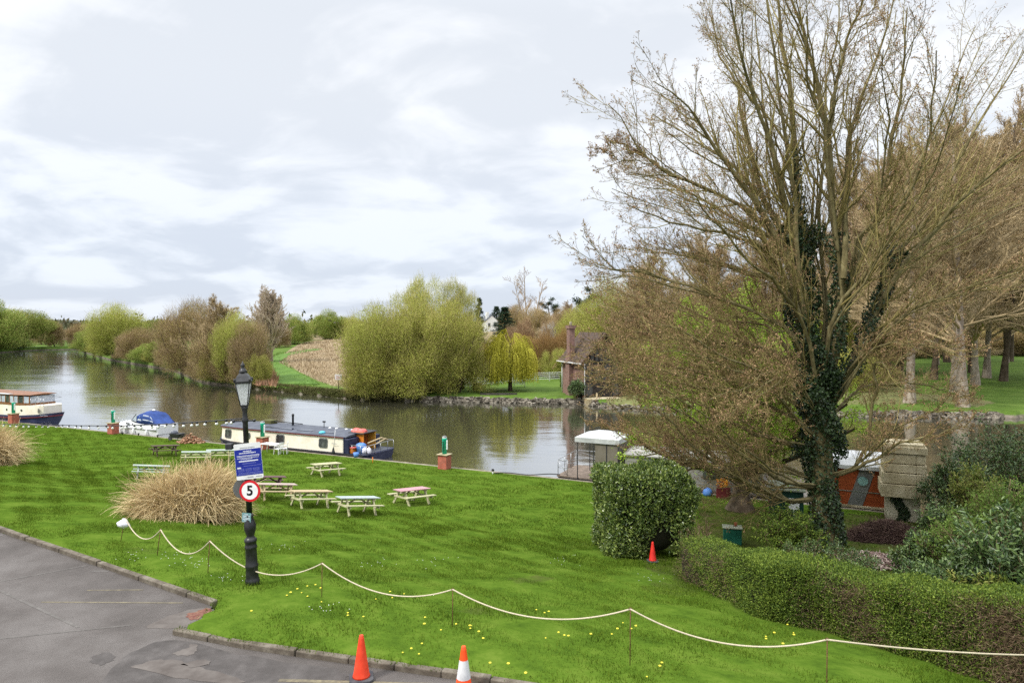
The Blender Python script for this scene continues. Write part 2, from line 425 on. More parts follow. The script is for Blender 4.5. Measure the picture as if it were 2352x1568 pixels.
m_lawn = M('lawn_grass', (.030, .060, .008), (.070, .122, .014), (.126, .178, .028), scale=1.1, detail=9, rough=1, bump=.8, bscale=9, spec=0, ramp=(.28, .5, .74))  # ground colour darkened so shade in the gaps between blades is painted in
m_lawn.node_tree.nodes['Noise Texture'].inputs['Roughness'].default_value = .78
attr_mix(m_lawn, 'litter', (.075, .06, .03), (.045, .05, .018))
lawn_me = np_mesh('lawn', [(V, Fq, 0, True)]); lawn_me.materials.append(m_lawn)
lawn = bpy.data.objects.new('lawn', lawn_me); col.objects.link(lawn); tag(lawn, kind='structure')
def zone_attr(me, name, V, polys):
    a = me.attributes.new(name, 'FLOAT', 'POINT'); val = np.zeros(len(V))
    for poly, wgt in polys: val = np.maximum(val, inside(V[:, 0], V[:, 1], poly) * wgt)
    a.data.foreach_set('value', val.astype(np.float32))
zone_attr(lawn_me, 'litter', V, [([G(*p) for p in [(1612, 1240), (1600, 1135), (1700, 1165), (1900, 1180), (2100, 1180), (2352, 1150), (2352, 1480), (1960, 1330), (1700, 1260)]], .62),
                                 ([G(*p) for p in [(1485, 1310), (1460, 1250), (1600, 1220), (1620, 1300), (1700, 1400), (1620, 1350)]], .55),
                                 ([G(*p) for p in [(1470, 1345), (1570, 1320), (1640, 1330), (1600, 1365), (1490, 1365)]], .35),
                                 ([G(*p) for p in [(1145, 1330), (1230, 1322), (1290, 1335), (1190, 1345)]], .4)] + [([G(px_ + 48 * math.cos(a_), py_ + 12 * math.sin(a_)) for a_ in np.linspace(0, 6.28, 9)[:-1]], .28) for px_, py_ in ((378, 1046), (449, 1062), (505, 1057), (748, 1091), (632, 1146), (711, 1164), (819, 1180), (945, 1156), (330, 1262), (1330, 1250), (1100, 1400))])

m_asph = M('asphalt', (.060, .052, .046), (.100, .088, .080), (.150, .136, .126), scale=.55, detail=14, rough=.82, bump=.9, bscale=90, spec=.3, ramp=(.3, .5, .72))
am = MB(); am.add([(p.x, p.y, ZA) for p in APOLY], [tuple(range(len(APOLY)))])
asph = am.build('car_park_asphalt', m_asph); tag(asph, kind='structure')
# patched and dark damp areas of the car park, laid a few millimetres proud
m_patch = M('asphalt_patch', (.042, .036, .032), (.068, .060, .055), (.105, .094, .087), scale=2.0, detail=8, rough=.7, bump=.6, bscale=50)
m_dirt = M('silt', (.075, .063, .055), (.105, .091, .081), (.14, .124, .11), scale=3, detail=6, rough=.95)
def patch(name, pts, z, m):
    pp = [onplane(*p, ZA) for p in pts]; n = len(pp)
    pr = resample(pp + [pp[0]], n * 6)[:-1]
    pr = [(p[0] + random.uniform(-.035, .035), p[1] + random.uniform(-.035, .035), ZA + z) for p in pr]
    a = MB(); a.add(pr, [tuple(range(len(pr)))]); o = a.build(name, m); return tag(o, kind='structure')
patch('asphalt_patch', [(215, 1580), (300, 1500), (400, 1468), (560, 1505), (760, 1534), (790, 1560), (640, 1580)], .004, m_patch)
patch('asphalt_patch', [(215, 1506), (250, 1496), (262, 1512), (235, 1526), (210, 1520)], .004, m_patch)
patch('silt_patch', [(300, 1530), (380, 1514), (470, 1536), (560, 1568), (420, 1560)], .008, m_dirt)
patch('silt_patch', [(395, 1500), (430, 1488), (440, 1478), (455, 1490), (430, 1506)], .008, m_dirt)
patch('silt_patch', [(420, 1524), (470, 1514), (480, 1524), (440, 1534)], .012, m_dirt)
patch('silt_patch', [(330, 1444), (420, 1440), (470, 1420), (490, 1400), (440, 1398), (360, 1425)], .004, m_dirt)
m_leaflit = M('leaf_litter', (.10, .03, .025), (.16, .07, .05), (.2, .13, .08), scale=8, detail=5, rough=.95, bump=.8, bscale=30)
patch('leaf_litter', [(428, 1410), (470, 1398), (486, 1398), (478, 1412), (440, 1424)], .009, m_leaflit)
m_line = M('worn_line_paint', (.075, .067, .061), (.105, .096, .087), (.155, .144, .132), scale=6, detail=8, rough=.8)
m_yel = M('worn_yellow_paint', (.09, .078, .058), (.14, .12, .08), (.22, .19, .115), scale=9, detail=8, rough=.8)
def line(a, b, wd, m, z=.004):
    A, B = onplane(*a, ZA), onplane(*b, ZA); d = (B - A).normalized(); s = Vector((-d.y, d.x, 0)) * wd / 2
    q = MB(); q.add([A - s + Vector((0, 0, z)), B - s + Vector((0, 0, z)), B + s + Vector((0, 0, z)), A + s + Vector((0, 0, z))], [(0, 1, 2, 3)])
    tag(q.build('road_marking', m), kind='structure')
line((0, 1335), (212, 1296), .05, m_line); line((212, 1311), (250, 1311), .08, m_line); line((0, 1228), (6, 1229), .1, m_line)
line((95, 1382), (420, 1384), .05, m_yel); line((200, 1355), (330, 1354), .04, m_yel); line((0, 1356), (180, 1440), .06, m_line)
line((640, 1562), (1000, 1572), .09, m_yel, .008); line((0, 1466), (300, 1435), .05, m_line)

m_kerb = M('kerb_stone', (.062, .05, .037), (.115, .096, .072), (.19, .167, .13), scale=4, detail=8, rough=.92, bump=.5, bscale=25)
kb = MB()
def kerb_run(pts, zt=.10):
    for a, b in zip(pts[:-1], pts[1:]):
        L = (b - a).length; n = max(1, round(L / .92)); d = (b - a) / n
        for i in range(n):
            p = a + d * (i + .008); q = a + d * (i + .992)
            sd2 = Vector((-d.y, d.x, 0)).normalized()
            if sd2.y < 0: sd2 = -sd2
            o = sd2 * .07 + Vector((random.uniform(-.008, .008), random.uniform(-.008, .008), 0))
            h = zt + random.uniform(-.012, .012)
            kb.bar(p + o + Vector((0, 0, h / 2 - .08)), q + o + Vector((0, 0, h / 2 - .08)), .14, h + .16)
kerb_run([K1far, K1b]); kerb_run([K2a] + KM + [K2b, K2far])
kerb = kb.build('kerb', m_kerb, bevel=.018); tag(kerb, kind='structure')

m_quay = M('quay_concrete', (.12, .1, .075), (.2, .17, .13), (.3, .26, .2), scale=2, detail=7, rough=.9, bump=.4, bscale=20)
qb = MB()
for i in range(-65, 31):
    a, b = qpos(i * 2, -.17), qpos(i * 2 + 1.985, -.17)
    qb.bar(a + Vector((0, 0, -.43)), b + Vector((0, 0, -.43)), .34, 1.72 + random.uniform(-.015, .015))
quay = qb.build('quay_edge', m_quay); tag(quay, kind='structure')

# ------------------------------------------------------------------ river
m_wat = bpy.data.materials.new('river_water'); m_wat.use_nodes = True
nt = m_wat.node_tree; N = nt.nodes; Lk = nt.links; b = N['Principled BSDF']
b.inputs['Base Color'].default_value = (.06, .058, .036, 1); b.inputs['Roughness'].default_value = 1; b.inputs['Specular IOR Level'].default_value = 0
gl = N.new('ShaderNodeBsdfGlossy'); gl.inputs['Roughness'].default_value = .07; gl.inputs['Color'].default_value = (.97, .98, 1, 1)
frn = N.new('ShaderNodeFresnel'); frn.inputs['IOR'].default_value = 1.33; pw = N.new('ShaderNodeMath'); pw.operation = 'POWER'; pw.inputs[1].default_value = .36
msw = N.new('ShaderNodeMixShader'); Lk.new(frn.outputs[0], pw.inputs[0]); Lk.new(pw.outputs[0], msw.inputs[0]); Lk.new(b.outputs[0], msw.inputs[1]); Lk.new(gl.outputs[0], msw.inputs[2]); Lk.new(msw.outputs[0], N['Material Output'].inputs['Surface'])
tc = N.new('ShaderNodeTexCoord')
def wn(scale, st, det):
    mp = N.new('ShaderNodeMapping'); mp.inputs['Scale'].default_value = st; mp.inputs['Rotation'].default_value = (0, 0, .28)
    Lk.new(tc.outputs['Object'], mp.inputs['Vector'])
    n = N.new('ShaderNodeTexNoise'); n.inputs['Scale'].default_value = scale; n.inputs['Detail'].default_value = det
    Lk.new(mp.outputs['Vector'], n.inputs['Vector']); return n.outputs['Fac']
rip = wn(1.0, (1.1, 2.4, 1), 3); big = wn(1.0, (.035, .11, 1), 4); swl = wn(1.0, (.16, .42, 1), 2)
mk = N.new('ShaderNodeMapRange'); mk.inputs['From Min'].default_value = .42; mk.inputs['From Max'].default_value = .66; mk.inputs['To Min'].default_value = .1; mk.inputs['To Max'].default_value = 1.0
Lk.new(big, mk.inputs['Value'])
ml = N.new('ShaderNodeMath'); ml.operation = 'MULTIPLY'; Lk.new(rip, ml.inputs[0]); Lk.new(mk.outputs['Result'], ml.inputs[1])
ad = N.new('ShaderNodeMath'); ad.operation = 'MULTIPLY_ADD'; ad.inputs[1].default_value = 1.2; Lk.new(swl, ad.inputs[0]); Lk.new(ml.outputs[0], ad.inputs[2])
bp = N.new('ShaderNodeBump'); bp.inputs['Strength'].default_value = .42; bp.inputs['Distance'].default_value = .05
Lk.new(ad.outputs[0], bp.inputs['Height']); Lk.new(bp.outputs['Normal'], gl.inputs['Normal'])
wb = MB(); wb.add([(-6000, -200, 0), (6000, -200, 0), (6000, 9000, 0), (-6000, 9000, 0)], [(0, 1, 2, 3)])
tag(wb.build('river_water', m_wat), kind='structure')

# ------------------------------------------------------------------ far bank, meadow, park and hills
EDGE = [(-700, 816), (-300, 814), (0, 810), (90, 804), (178, 803), (190, 808), (250, 826), (330, 840), (400, 851), (470, 880), (590, 894), (700, 906), (830, 919),
        (960, 921), (1340, 929), (1372, 933), (1400, 938), (1500, 942), (1700, 948), (1900, 953), (2070, 958), (2200, 961), (2290, 962), (2330, 962), (2352, 961), (2500, 960), (2900, 958)]
pxs = np.arange(-700, 2900, 5.0); pys = np.interp(pxs, [e[0] for e in EDGE], [e[1] for e in EDGE])
pys += (.8 * np.sin(pxs * .13) + .6 * np.sin(pxs * .31 + 1)) * np.clip((pys - 830) / 100, 0, 1)
dE = F * ZC / (pys - HY)
rows = np.concatenate([[0, .15, .5, .9], np.arange(1.5, 40, 1.2), np.geomspace(41, 4200, 60)])
D_ = dE[:, None] + rows[None, :]
X_ = (pxs[:, None] - CX) / F * D_; Y_ = D_
Z_ = zfar(X_, Y_) + .05 * np.sin(X_ * .8) * np.sin(Y_ * .6)
Z_[:, 0] = -1.0; Z_[:, 1] = .06; Z_[:, 2] = .28; Z_[:, 3] = .5
V = np.stack([X_, Y_, Z_], -1).reshape(-1, 3)
n_, m_ = X_.shape; idx = np.arange(n_ * m_).reshape(n_, m_)
Fq = np.stack([idx[:-1, :-1], idx[1:, :-1], idx[1:, 1:], idx[:-1, 1:]], -1).reshape(-1, 4)
m_far = M('far_bank_grass', (.052, .095, .013), (.08, .135, .02), (.112, .165, .032), scale=.35, detail=8, rough=.9, bump=.5, bscale=4, spec=.1)
attr_mix(m_far, 'dry', (.20, .145, .085), (.27, .21, .13))
attr_mix(m_far, 'stone', (.07, .06, .045), (.20, .17, .135))
far_me = np_mesh('far_bank', [(V, Fq, 0, True)]); far_me.materials.append(m_far)
far_o = bpy.data.objects.new('far_bank', far_me); col.objects.link(far_o); tag(far_o, kind='structure')
def GP(px, py):
    d = 60.0
    while d < 3500:
        p = at(px, py, d)
        if p.z <= zfar(p.x, p.y): return p
        d += .6
    return p
dry = [[GP(*p) for p in pts] for pts in (
    [(650, 812), (720, 782), (800, 778), (840, 790), (830, 880), (770, 886), (735, 876), (690, 855), (665, 838)],
    [(585, 880), (600, 845), (622, 850), (645, 878), (640, 890), (600, 890)],
    [(2080, 925), (2100, 905), (2200, 908), (2290, 925), (2240, 936), (2120, 918)],
    [(1390, 930), (1400, 850), (2080, 840), (2080, 930)])]
zone_attr(far_me, 'dry', V, [([(-3000, 430), (3000, 430), (6000, 6000), (-6000, 6000)], .9), ([(-8, 132), (22, 130), (50, 160), (120, 300), (100, 700), (-60, 700)], .75), (dry[0], .95), (dry[1], .9), (dry[2], .5), (dry[3], .45)])
st = np.zeros((n_, m_)); okc = (pxs > -900) & (pxs < 3000); st[okc, :3] = .8
a = far_me.attributes.new('stone', 'FLOAT', 'POINT'); a.data.foreach_set('value', st.reshape(-1).astype(np.float32))
m_path = M('mown_path_grass', (.05, .115, .010), (.075, .15, .014), (.10, .18, .022), scale=.5, detail=6, rough=.9)
def far_sheet(name, pts, m, dz=.05):
    pp = [GP(*p) for p in pts]; cx = sum(p.x for p in pp) / len(pp)
    q = MB(); q.add([(p.x, p.y, float(zfar(p.x, p.y)) + dz) for p in pp], [tuple(range(len(pp)))]); return tag(q.build(name, m), kind='structure')
# mown path as a strip that follows the ground
pl = [(672, 884, 120, 0), (655, 868, 105, 0), (640, 850, 60, 0), (622, 832, 36, 0), (655, 815, 30, 0), (730, 802, 28, 0)]
strip = MB(); prev = None
for i in range(60):
    u = i / 59 * (len(pl) - 1); j = min(int(u), len(pl) - 2); f = u - j
    px = pl[j][0] * (1 - f) + pl[j + 1][0] * f; py = pl[j][1] * (1 - f) + pl[j + 1][1] * f; wpx = pl[j][2] * (1 - f) + pl[j + 1][2] * f
    a_, b_ = GP(px - wpx / 2, py), GP(px + wpx / 2, py)
    strip.v += [Vector((a_.x, a_.y, float(zfar(a_.x, a_.y)) + .12)), Vector((b_.x, b_.y, float(zfar(b_.x, b_.y)) + .12))]
    if i: strip.f.append((2 * i - 2, 2 * i - 1, 2 * i + 1, 2 * i)); strip.sm.append(True)
tag(strip.build('mown_path', m_path), kind='structure')
# rubble stones along the waterline
sv = []; sf = []
m_stone = M('bank_stone', (.07, .06, .045), (.15, .13, .10), (.27, .24, .19), scale=3, detail=4, rough=.95, isl=.7)
cube = np.array([(-1, -1, -1), (1, -1, -1), (1, 1, -1), (-1, 1, -1), (-1, -1, 1), (1, -1, 1), (1, 1, 1), (-1, 1, 1)], float) * .5
cf = np.array([(3, 2, 1, 0), (4, 5, 6, 7), (0, 1, 5, 4), (1, 2, 6, 5), (2, 3, 7, 6), (3, 0, 4, 7)])
cnt = 0
for px in np.arange(930, 2300, .55):
    if 1375 < px < 2050 and random.random() < .7: continue
    py = np.interp(px, pxs, pys); d = F * ZC / (py - HY) + random.uniform(-.25, .9)
    s_ = random.uniform(.12, .42)
    p = np.array([(px - CX) / F * d, d, max(.02, .05 + (d - F * ZC / (py - HY)) * .55 + random.uniform(-.05, .08))])
    a3 = random.uniform(0, 3.1); c, s2 = math.cos(a3), math.sin(a3)
    jit = cube * (1 + .35 * rng.normal(size=(8, 3))) * np.array([s_ * 1.3, s_, s_ * .7])
    jit = jit @ np.array([[c, s2, 0], [-s2, c, 0], [0, 0, 1]]) + p
    sv.append(jit); sf.append(cf + cnt * 8); cnt += 1
o = np_obj('bank_stones', [(np.concatenate(sv), np.concatenate(sf), 0, False)], [m_stone]); tag(o, 'rough grey rubble stones lining the far river bank', kind='stuff')
# hills on the horizon
hv = []; nH = 220
m_hill = M('hill_wood', (.035, .042, .026), (.055, .06, .035), (.075, .075, .045), scale=.02, detail=8, rough=1)
for k, (dd, hh) in enumerate(((1500, 0), (1750, 16), (2100, 34), (2600, 30), (3300, 0))):
    for i in range(nH):
        px = -900 + i * 4200 / nH
        h = hh * (0.62 + .3 * math.sin(px * .0048 + 1.1) + .16 * math.sin(px * .013 + k) + .05 * math.sin(px * .05))
        hv.append(((px - CX) / F * dd, dd, max(h, .5)))
hf = [(k * nH + i, k * nH + i + 1, (k + 1) * nH + i + 1, (k + 1) * nH + i) for k in range(4) for i in range(nH - 1)]
hb = MB(); hb.add(hv, hf, True); tag(hb.build('hills', m_hill), kind='structure')
# ------------------------------------------------------------------ foliage materials
m_bark = M('bark_olive', (0.08001, 0.06436, 0.02732), (0.1528, 0.1259, 0.05589), (0.2473, 0.2145, 0.1056), scale=6, detail=6, rough=.95, bump=.6, bscale=18, stretch=(1, 1, .3))
m_barkg = M('bark_grey', (0.1677, 0.1328, 0.09783), (0.2934, 0.2375, 0.1816), (0.4471, 0.3773, 0.3074), scale=3, detail=6, rough=.95, bump=.6, bscale=10, stretch=(1, 1, .35))
m_barkb = M('bark_brown', (.05, .035, .022), (.09, .065, .042), (.13, .10, .07), scale=3, detail=5, rough=.95, bump=.5, bscale=10)
m_twig = M('twig_olive', (0.1333, 0.1087, 0.03487), (0.2196, 0.1726, 0.05812), (0.298, 0.2478, 0.09298), scale=2, rough=.9, isl=.6)
m_bud = M('red_buds', (0.1589, 0.08925, 0.05286), (0.2863, 0.1696, 0.09576), (0.4292, 0.2856, 0.1486), scale=1.2, rough=.85, isl=.7, transl=.2)
m_ivy = M('ivy_leaf', (0.01235, 0.02636, 0.00806), (0.02223, 0.04563, 0.0129), (0.04322, 0.07605, 0.02257), scale=1.0, rough=.45, isl=.75, spec=.4)
m_lime = M('lime_leaf', (0.2143, 0.3436, 0.02577), (0.3213, 0.4725, 0.04295), (0.45, 0.6013, 0.07516), scale=.6, rough=.7, isl=.6, transl=.35)
m_tw_ol = M('twigs_olive_far', (0.2574, 0.2271, 0.06757), (0.3646, 0.3294, 0.09652), (0.4718, 0.4314, 0.1448), scale=.35, rough=.9, isl=.5, objvar=.1)
m_tw_br = M('twigs_brown_far', (0.2302, 0.161, 0.08332), (0.3349, 0.2415, 0.1296), (0.4605, 0.3421, 0.1943), scale=.35, rough=.9, isl=.5, objvar=.1)
m_tw_or = M('twigs_orange_far', (0.221, 0.1235, 0.0455), (0.299, 0.1755, 0.065), (0.364, 0.234, 0.0975), scale=.35, rough=.9, isl=.5, objvar=.08)
m_tw_gr = M('twigs_pale_far', (0.3694, 0.3013, 0.2138), (0.5054, 0.4082, 0.311), (0.6415, 0.5443, 0.418), scale=.35, rough=.9, isl=.5, objvar=.06)
m_lf_ol = M('leaves_olive_far', (0.2507, 0.2796, 0.04037), (0.3552, 0.3913, 0.06055), (0.4596, 0.4808, 0.1009), scale=.3, rough=.8, isl=.5, transl=.3, objvar=.1)
m_lf_br = M('leaves_brown_olive', (0.2512, 0.2075, 0.05544), (0.3494, 0.2948, 0.08316), (0.4368, 0.3822, 0.1201), scale=.3, rough=.85, isl=.5, transl=.25, objvar=.1)
m_lf_gn = M('leaves_green_far', (0.1413, 0.1941, 0.03074), (0.2219, 0.2911, 0.04782), (0.3028, 0.3785, 0.07685), scale=.3, rough=.8, isl=.5, transl=.3, objvar=.1)
m_lf_yl = M('leaves_pale_yellow', (0.264, 0.2904, 0.066), (0.3564, 0.3828, 0.1056), (0.462, 0.4884, 0.1716), scale=.3, rough=.8, isl=.5, transl=.35, objvar=.06)
m_lf_wp = M('weeping_leaf', (0.3283, 0.3089, 0.02317), (0.4633, 0.4345, 0.03861), (0.5792, 0.5405, 0.07722), scale=.8, rough=.8, isl=.55, transl=.3)
m_lf_dk = M('conifer_needles', (.012, .028, .014), (.022, .048, .022), (.04, .075, .03), scale=.5, rough=.85, isl=.5, objvar=.1)
m_lf_pn = M('plane_twigs', (0.2548, 0.196, 0.1078), (0.3528, 0.2646, 0.147), (0.4704, 0.3528, 0.196), scale=.4, rough=.9, isl=.5, objvar=.06)
m_lf_rd = M('leaves_red_brown', (0.1848, 0.0924, 0.05376), (0.2688, 0.1428, 0.084), (0.3528, 0.21, 0.1344), scale=.4, rough=.85, isl=.5, transl=.2, objvar=.1)
m_blos = M('white_blossom', (.45, .46, .40), (.6, .6, .55), (.75, .75, .7), scale=.5, rough=.8, isl=.5, transl=.2)
m_laur = M('laurel_leaf', (0.06066, 0.1003, 0.02096), (0.1158, 0.1737, 0.03493), (0.2344, 0.2895, 0.06984), scale=1.4, rough=.3, isl=.7, spec=.6, transl=.1)
m_laurd = M('shrub_leaf_dark', (0.036, 0.0684, 0.01988), (0.0675, 0.1163, 0.03366), (0.135, 0.1967, 0.0612), scale=1.2, rough=.4, isl=.7, spec=.45, transl=.1)
m_fern = M('shrub_leaf_bright', (0.075, 0.1313, 0.01875), (0.1187, 0.1938, 0.0275), (0.175, 0.2625, 0.05), scale=1.2, rough=.7, isl=.6, transl=.3)
m_yell = M('shrub_leaf_yellow', (0.108, 0.156, 0.024), (0.18, 0.216, 0.036), (0.264, 0.264, 0.072), scale=1.2, rough=.6, isl=.6, transl=.2)
m_hedge = M('hedge_leaf', (0.056, 0.094, 0.01386), (0.1085, 0.1702, 0.0194), (0.1925, 0.2513, 0.03326), scale=.9, rough=.7, isl=.5, transl=.2)
m_hedtw = M('hedge_twig', (0.0945, 0.06075, 0.03375), (0.1552, 0.1013, 0.0567), (0.216, 0.1552, 0.0945), scale=1, rough=.9, isl=.6)
m_shade_core = M('shade_core', (.012, .014, .006), (.02, .02, .009), (.03, .028, .013), scale=3, rough=1)  # near-black: shade inside hedges and slab gaps is put into this colour
m_straw = M('straw_blade', (0.3322, 0.2368, 0.1158), (0.5437, 0.4026, 0.2085), (0.755, 0.5999, 0.3398), scale=.8, rough=.85, isl=.75, transl=.2)
m_blade = M('grass_blade', (0.04422, 0.07703, 0.0077), (0.08845, 0.1459, 0.01347), (0.1454, 0.2031, 0.02502), scale=.42, detail=9, rough=.9, isl=.35, transl=.3, spec=0, ramp=(.3, .5, .68))

# ------------------------------------------------------------------ plant prototypes
def stem_set(n, h, spread, a0, a1, N, r0, trop=.25, wig=.08, lean=0.0, hvar=.25):
    P = np.zeros((n, N, 3)); ph = rng.random(n) * 6.283; rr = spread * np.sqrt(rng.random(n))
    P[:, 0, 0] = rr * np.cos(ph); P[:, 0, 1] = rr * np.sin(ph)
    ph2 = ph + rng.normal(size=n) * .5; a = rng.uniform(a0, a1, n)
    d = np.stack([np.sin(a) * np.cos(ph2), np.sin(a) * np.sin(ph2), np.cos(a)], 1)
    L = h * rng.uniform(1 - hvar, 1 + hvar * .3, n)
    for j in range(1, N):
        d = unit(d + np.array([0, 0, trop]) / N + rng.normal(size=(n, 3)) * wig)
        P[:, j] = P[:, j - 1] + d * (L / (N - 1))[:, None]
    R0 = np.linspace(1, .3, N)[None] * rng.uniform(.7, 1.1, n)[:, None] * r0
    return P, R0
def flare(P, R0, k=1.5):
    R0 = R0.copy(); R0[:, 0] *= k; return R0
def foliage(P, per, L, W, outward=.4, jitter=.12, up=0.0):
    """leaves along twigs"""
    B, N, _ = P.shape
    q = rng.random((B, per)) ** .7; x = q * (N - 1); i0 = np.clip(np.floor(x).astype(int), 0, N - 2); f = (x - i0)[..., None]
    bi = np.arange(B)[:, None]
    C = P[bi, i0] * (1 - f) + P[bi, i0 + 1] * f
    T = unit(P[bi, i0 + 1] - P[bi, i0])
    C = C.reshape(-1, 3) + rng.normal(size=(B * per, 3)) * jitter
    D = unit(T.reshape(-1, 3) * outward + rng.normal(size=(B * per, 3)) * .6 + np.array([0, 0, up]))
    n = len(C)
    return cards(C, D, L * rng.uniform(.6, 1.3, n), W * rng.uniform(.6, 1.3, n))
class Proto:
    def __init__(s, levels, k, leafchunks, mbark, mtwig, mleaf, split=1):
        """levels: list of (P,R). First `split` levels make the trunk, the rest the crown twigs"""
        s.tr = np_mesh('trunk', [(*tubes(P, Rr, kk), 0, True) for (P, Rr), kk in zip(levels[:split], k[:split])]); s.tr.materials.append(mbark)
        ch = [(*tubes(P, Rr, kk), 0, False) for (P, Rr), kk in zip(levels[split:], k[split:])]
        mats = [mtwig]
        if leafchunks:
            mats.append(mleaf); ch += [(V, Fc, 1, False) for V, Fc in leafchunks]
        s.cr = None
        if ch:
            s.cr = np_mesh('crown', ch)
            for m in mats: s.cr.materials.append(m)
        allp = np.concatenate([P.reshape(-1, 3) for P, _ in levels])
        s.w = np.percentile(allp[:, 0], 98.5) - np.percentile(allp[:, 0], 1.5); s.h = np.percentile(allp[:, 2], 99.6)
    def place(s, name, label, cat, loc, w, h, group=None, rot=None, dp=None):
        o = thing(name, label, cat, loc, random.uniform(0, 6.28) if rot is None else rot, group)
        fx = w / s.w; o.scale = (fx, fx if dp is None else fx * dp, h / s.h)
        a = bpy.data.objects.new('trunk', s.tr); col.objects.link(a); a.parent = o
        if s.cr is not None:
            c = bpy.data.objects.new('crown', s.cr); col.objects.link(c); c.parent = o
        return o

def make_scrub(mt, ml, nst=22, h=12, spread=1.8, a1=1.0, per=5, lw=.17, seedtrop=.5, c=(9, 8, 5), tw=.012, lf=(.42, .4, .4)):
    P0, R0 = stem_set(nst, h, spread, .05, a1, 8, .11, trop=seedtrop, wig=.09)
    P1, R1 = spawn(P0, R0, c[0], .15, 1, .25, .8, lf[0], 6, .5, .1, .5, .02)
    P2, R2 = spawn(P1, R1, c[1], .15, 1, .3, .8, lf[1], 4, .5, .12, .55, .016)
    P3, R3 = spawn(P2, R2, c[2], .1, 1, .3, .8, lf[2], 3, .5, .15, .6, tw)
    lf_ = [foliage(P3, per, lw, lw * .42, up=.3), foliage(P2, 2, lw, lw * .42, up=.3)] if per else []
    return Proto([(P0, R0), (P1, R1), (P2, R2), (P3, R3)], [5, 4, 3, 3], lf_, m_barkb, mt, ml)
def make_tree(mt, ml, h=14, trunk=.25, a=(.3, .9), per=4, lw=.2, c=(24, 9, 8, 4), mb=None, tropo=.4, Lb=.55, u0=.22, r0=.3, tw=.012, ntr=1, split=1, wig=.1, decay=.75, straight=False):
    P0, R0 = stem_set(ntr, h * .95, .4 if ntr > 1 else .01, 0.0 if straight else .02, .01 if straight else (.1 if ntr == 1 else .3), 9, r0, trop=.5, wig=.008 if straight else .03, hvar=.1)
    R0 = flare(P0, R0)
    P1, R1 = spawn(P0, R0, c[0], u0, .98, a[0], a[1], Lb, 7, tropo, wig, .5, .03, Ldecay=decay)
    P2, R2 = spawn(P1, R1, c[1], .2, 1, .3, .8, .42, 5, tropo, wig, .55, .018, Ldecay=.6)
    P3, R3 = spawn(P2, R2, c[2], .15, 1, .3, .8, .42, 4, tropo, wig * 1.2, .6, tw, Ldecay=.5)
    P4, R4 = spawn(P3, R3, c[3], .1, 1, .3, .8, .5, 3, tropo, wig * 1.3, .7, tw, Ldecay=.5)
    lf_ = [foliage(P4, per, lw, lw * .45)] if per else []
    return Proto([(P0, R0), (P1, R1), (P2, R2), (P3, R3), (P4, R4)], [8, 5, 3, 3, 3], lf_, mb or m_barkb, mt, ml, split)

def make_dome(mt, ml, w=12, h=12, zc=.42, hz=.58, K=80, ntw=9000, nlf=42000, tl=1.2, ls=.2, spread=.075, up=.6, nst=12, tw=.013, trunk=0, r0=.1, shell=(.5, .97)):
    """rounded crown of many twig clumps on spreading stems"""
    if trunk:
        P0, R0 = stem_set(trunk, h * .8, .3 if trunk > 1 else .01, .02, .15, 8, r0, trop=.4, wig=.04, hvar=.1)
        Pm, Rm = spawn(P0, R0, 16, .25, .98, .4, 1.1, .5, 6, .3, .1, .5, .03, Ldecay=.5)
    else:
        P0, R0 = stem_set(nst, h * .8, w * .12, .05, 1.0, 8, r0, trop=.5, wig=.08)
        Pm, Rm = spawn(P0, R0, 7, .2, 1, .3, .8, .4, 5, .4, .1, .5, .025)
    d = rand_dirs(K * 3); d = d[d[:, 2] > -.72][:K]; k = len(d)
    rr_ = rng.uniform(shell[0], shell[1], k)
    ctr = np.stack([d[:, 0] * w / 2, d[:, 1] * w / 2, zc * h + d[:, 2] * h * hz], 1)
    ctr = np.array([0, 0, zc * h]) + (ctr - np.array([0, 0, zc * h])) * rr_[:, None]
    siz = rng.uniform(.6, 1.5, k) * spread * (w + h) / 2
    wgt = siz ** 2; wgt /= wgt.sum()
    def pts(n):
        i = rng.choice(k, n, p=wgt); g = rng.normal(size=(n, 3)); g = g / np.maximum(1, np.linalg.norm(g, axis=1, keepdims=True) / 1.7)
        p = ctr[i] + g * siz[i][:, None]
        p[:, 2] = np.maximum(p[:, 2], .1 * h * rng.random(n) * .5); return p
    A = pts(ntw); out = unit(A - np.array([0, 0, zc * h * .6]))
    D = unit(out * .6 + np.array([0, 0, up]) + rng.normal(size=(ntw, 3)) * .38); L = tl * rng.uniform(.5, 1.3, ntw)
    P2 = np.stack([A, A + D * L[:, None]], 1); R2 = np.tile(np.array([[tw, tw * .6]]), (ntw, 1))
    lf_ = []
    if nlf:
        B = pts(nlf); lf_.append(cards(B, unit(rng.normal(size=(nlf, 3)) + np.array([0, 0, .5])), ls * rng.uniform(.6, 1.35, nlf), ls * .5 * rng.uniform(.7, 1.2, nlf)))
    p_ = Proto([(P0, R0), (Pm, Rm), (P2, R2)], [6, 4, 3], lf_, m_barkb, mt, ml)
    return p_
pr_ol = make_dome(m_tw_ol, m_lf_ol, 13, 13, K=95, ntw=12000, nlf=48000, ls=.2)
pr_ol2 = make_dome(m_tw_ol, m_lf_ol, 13, 9, K=85, ntw=11000, nlf=40000, ls=.19, up=.2)
pr_br = make_dome(m_tw_br, m_lf_br, 12, 12, K=85, ntw=17000, nlf=26000, ls=.18)
pr_gn = make_dome(m_tw_ol, m_lf_gn, 12, 11, K=80, ntw=6000, nlf=50000, ls=.24)
pr_or = make_dome(m_tw_or, m_lf_br, 9, 8, K=60, ntw=13000, nlf=8000, ls=.16, up=1.0, tl=1.5)
pr_rd = make_dome(m_tw_br, m_lf_rd, 9, 8, K=55, ntw=7000, nlf=20000, ls=.2)
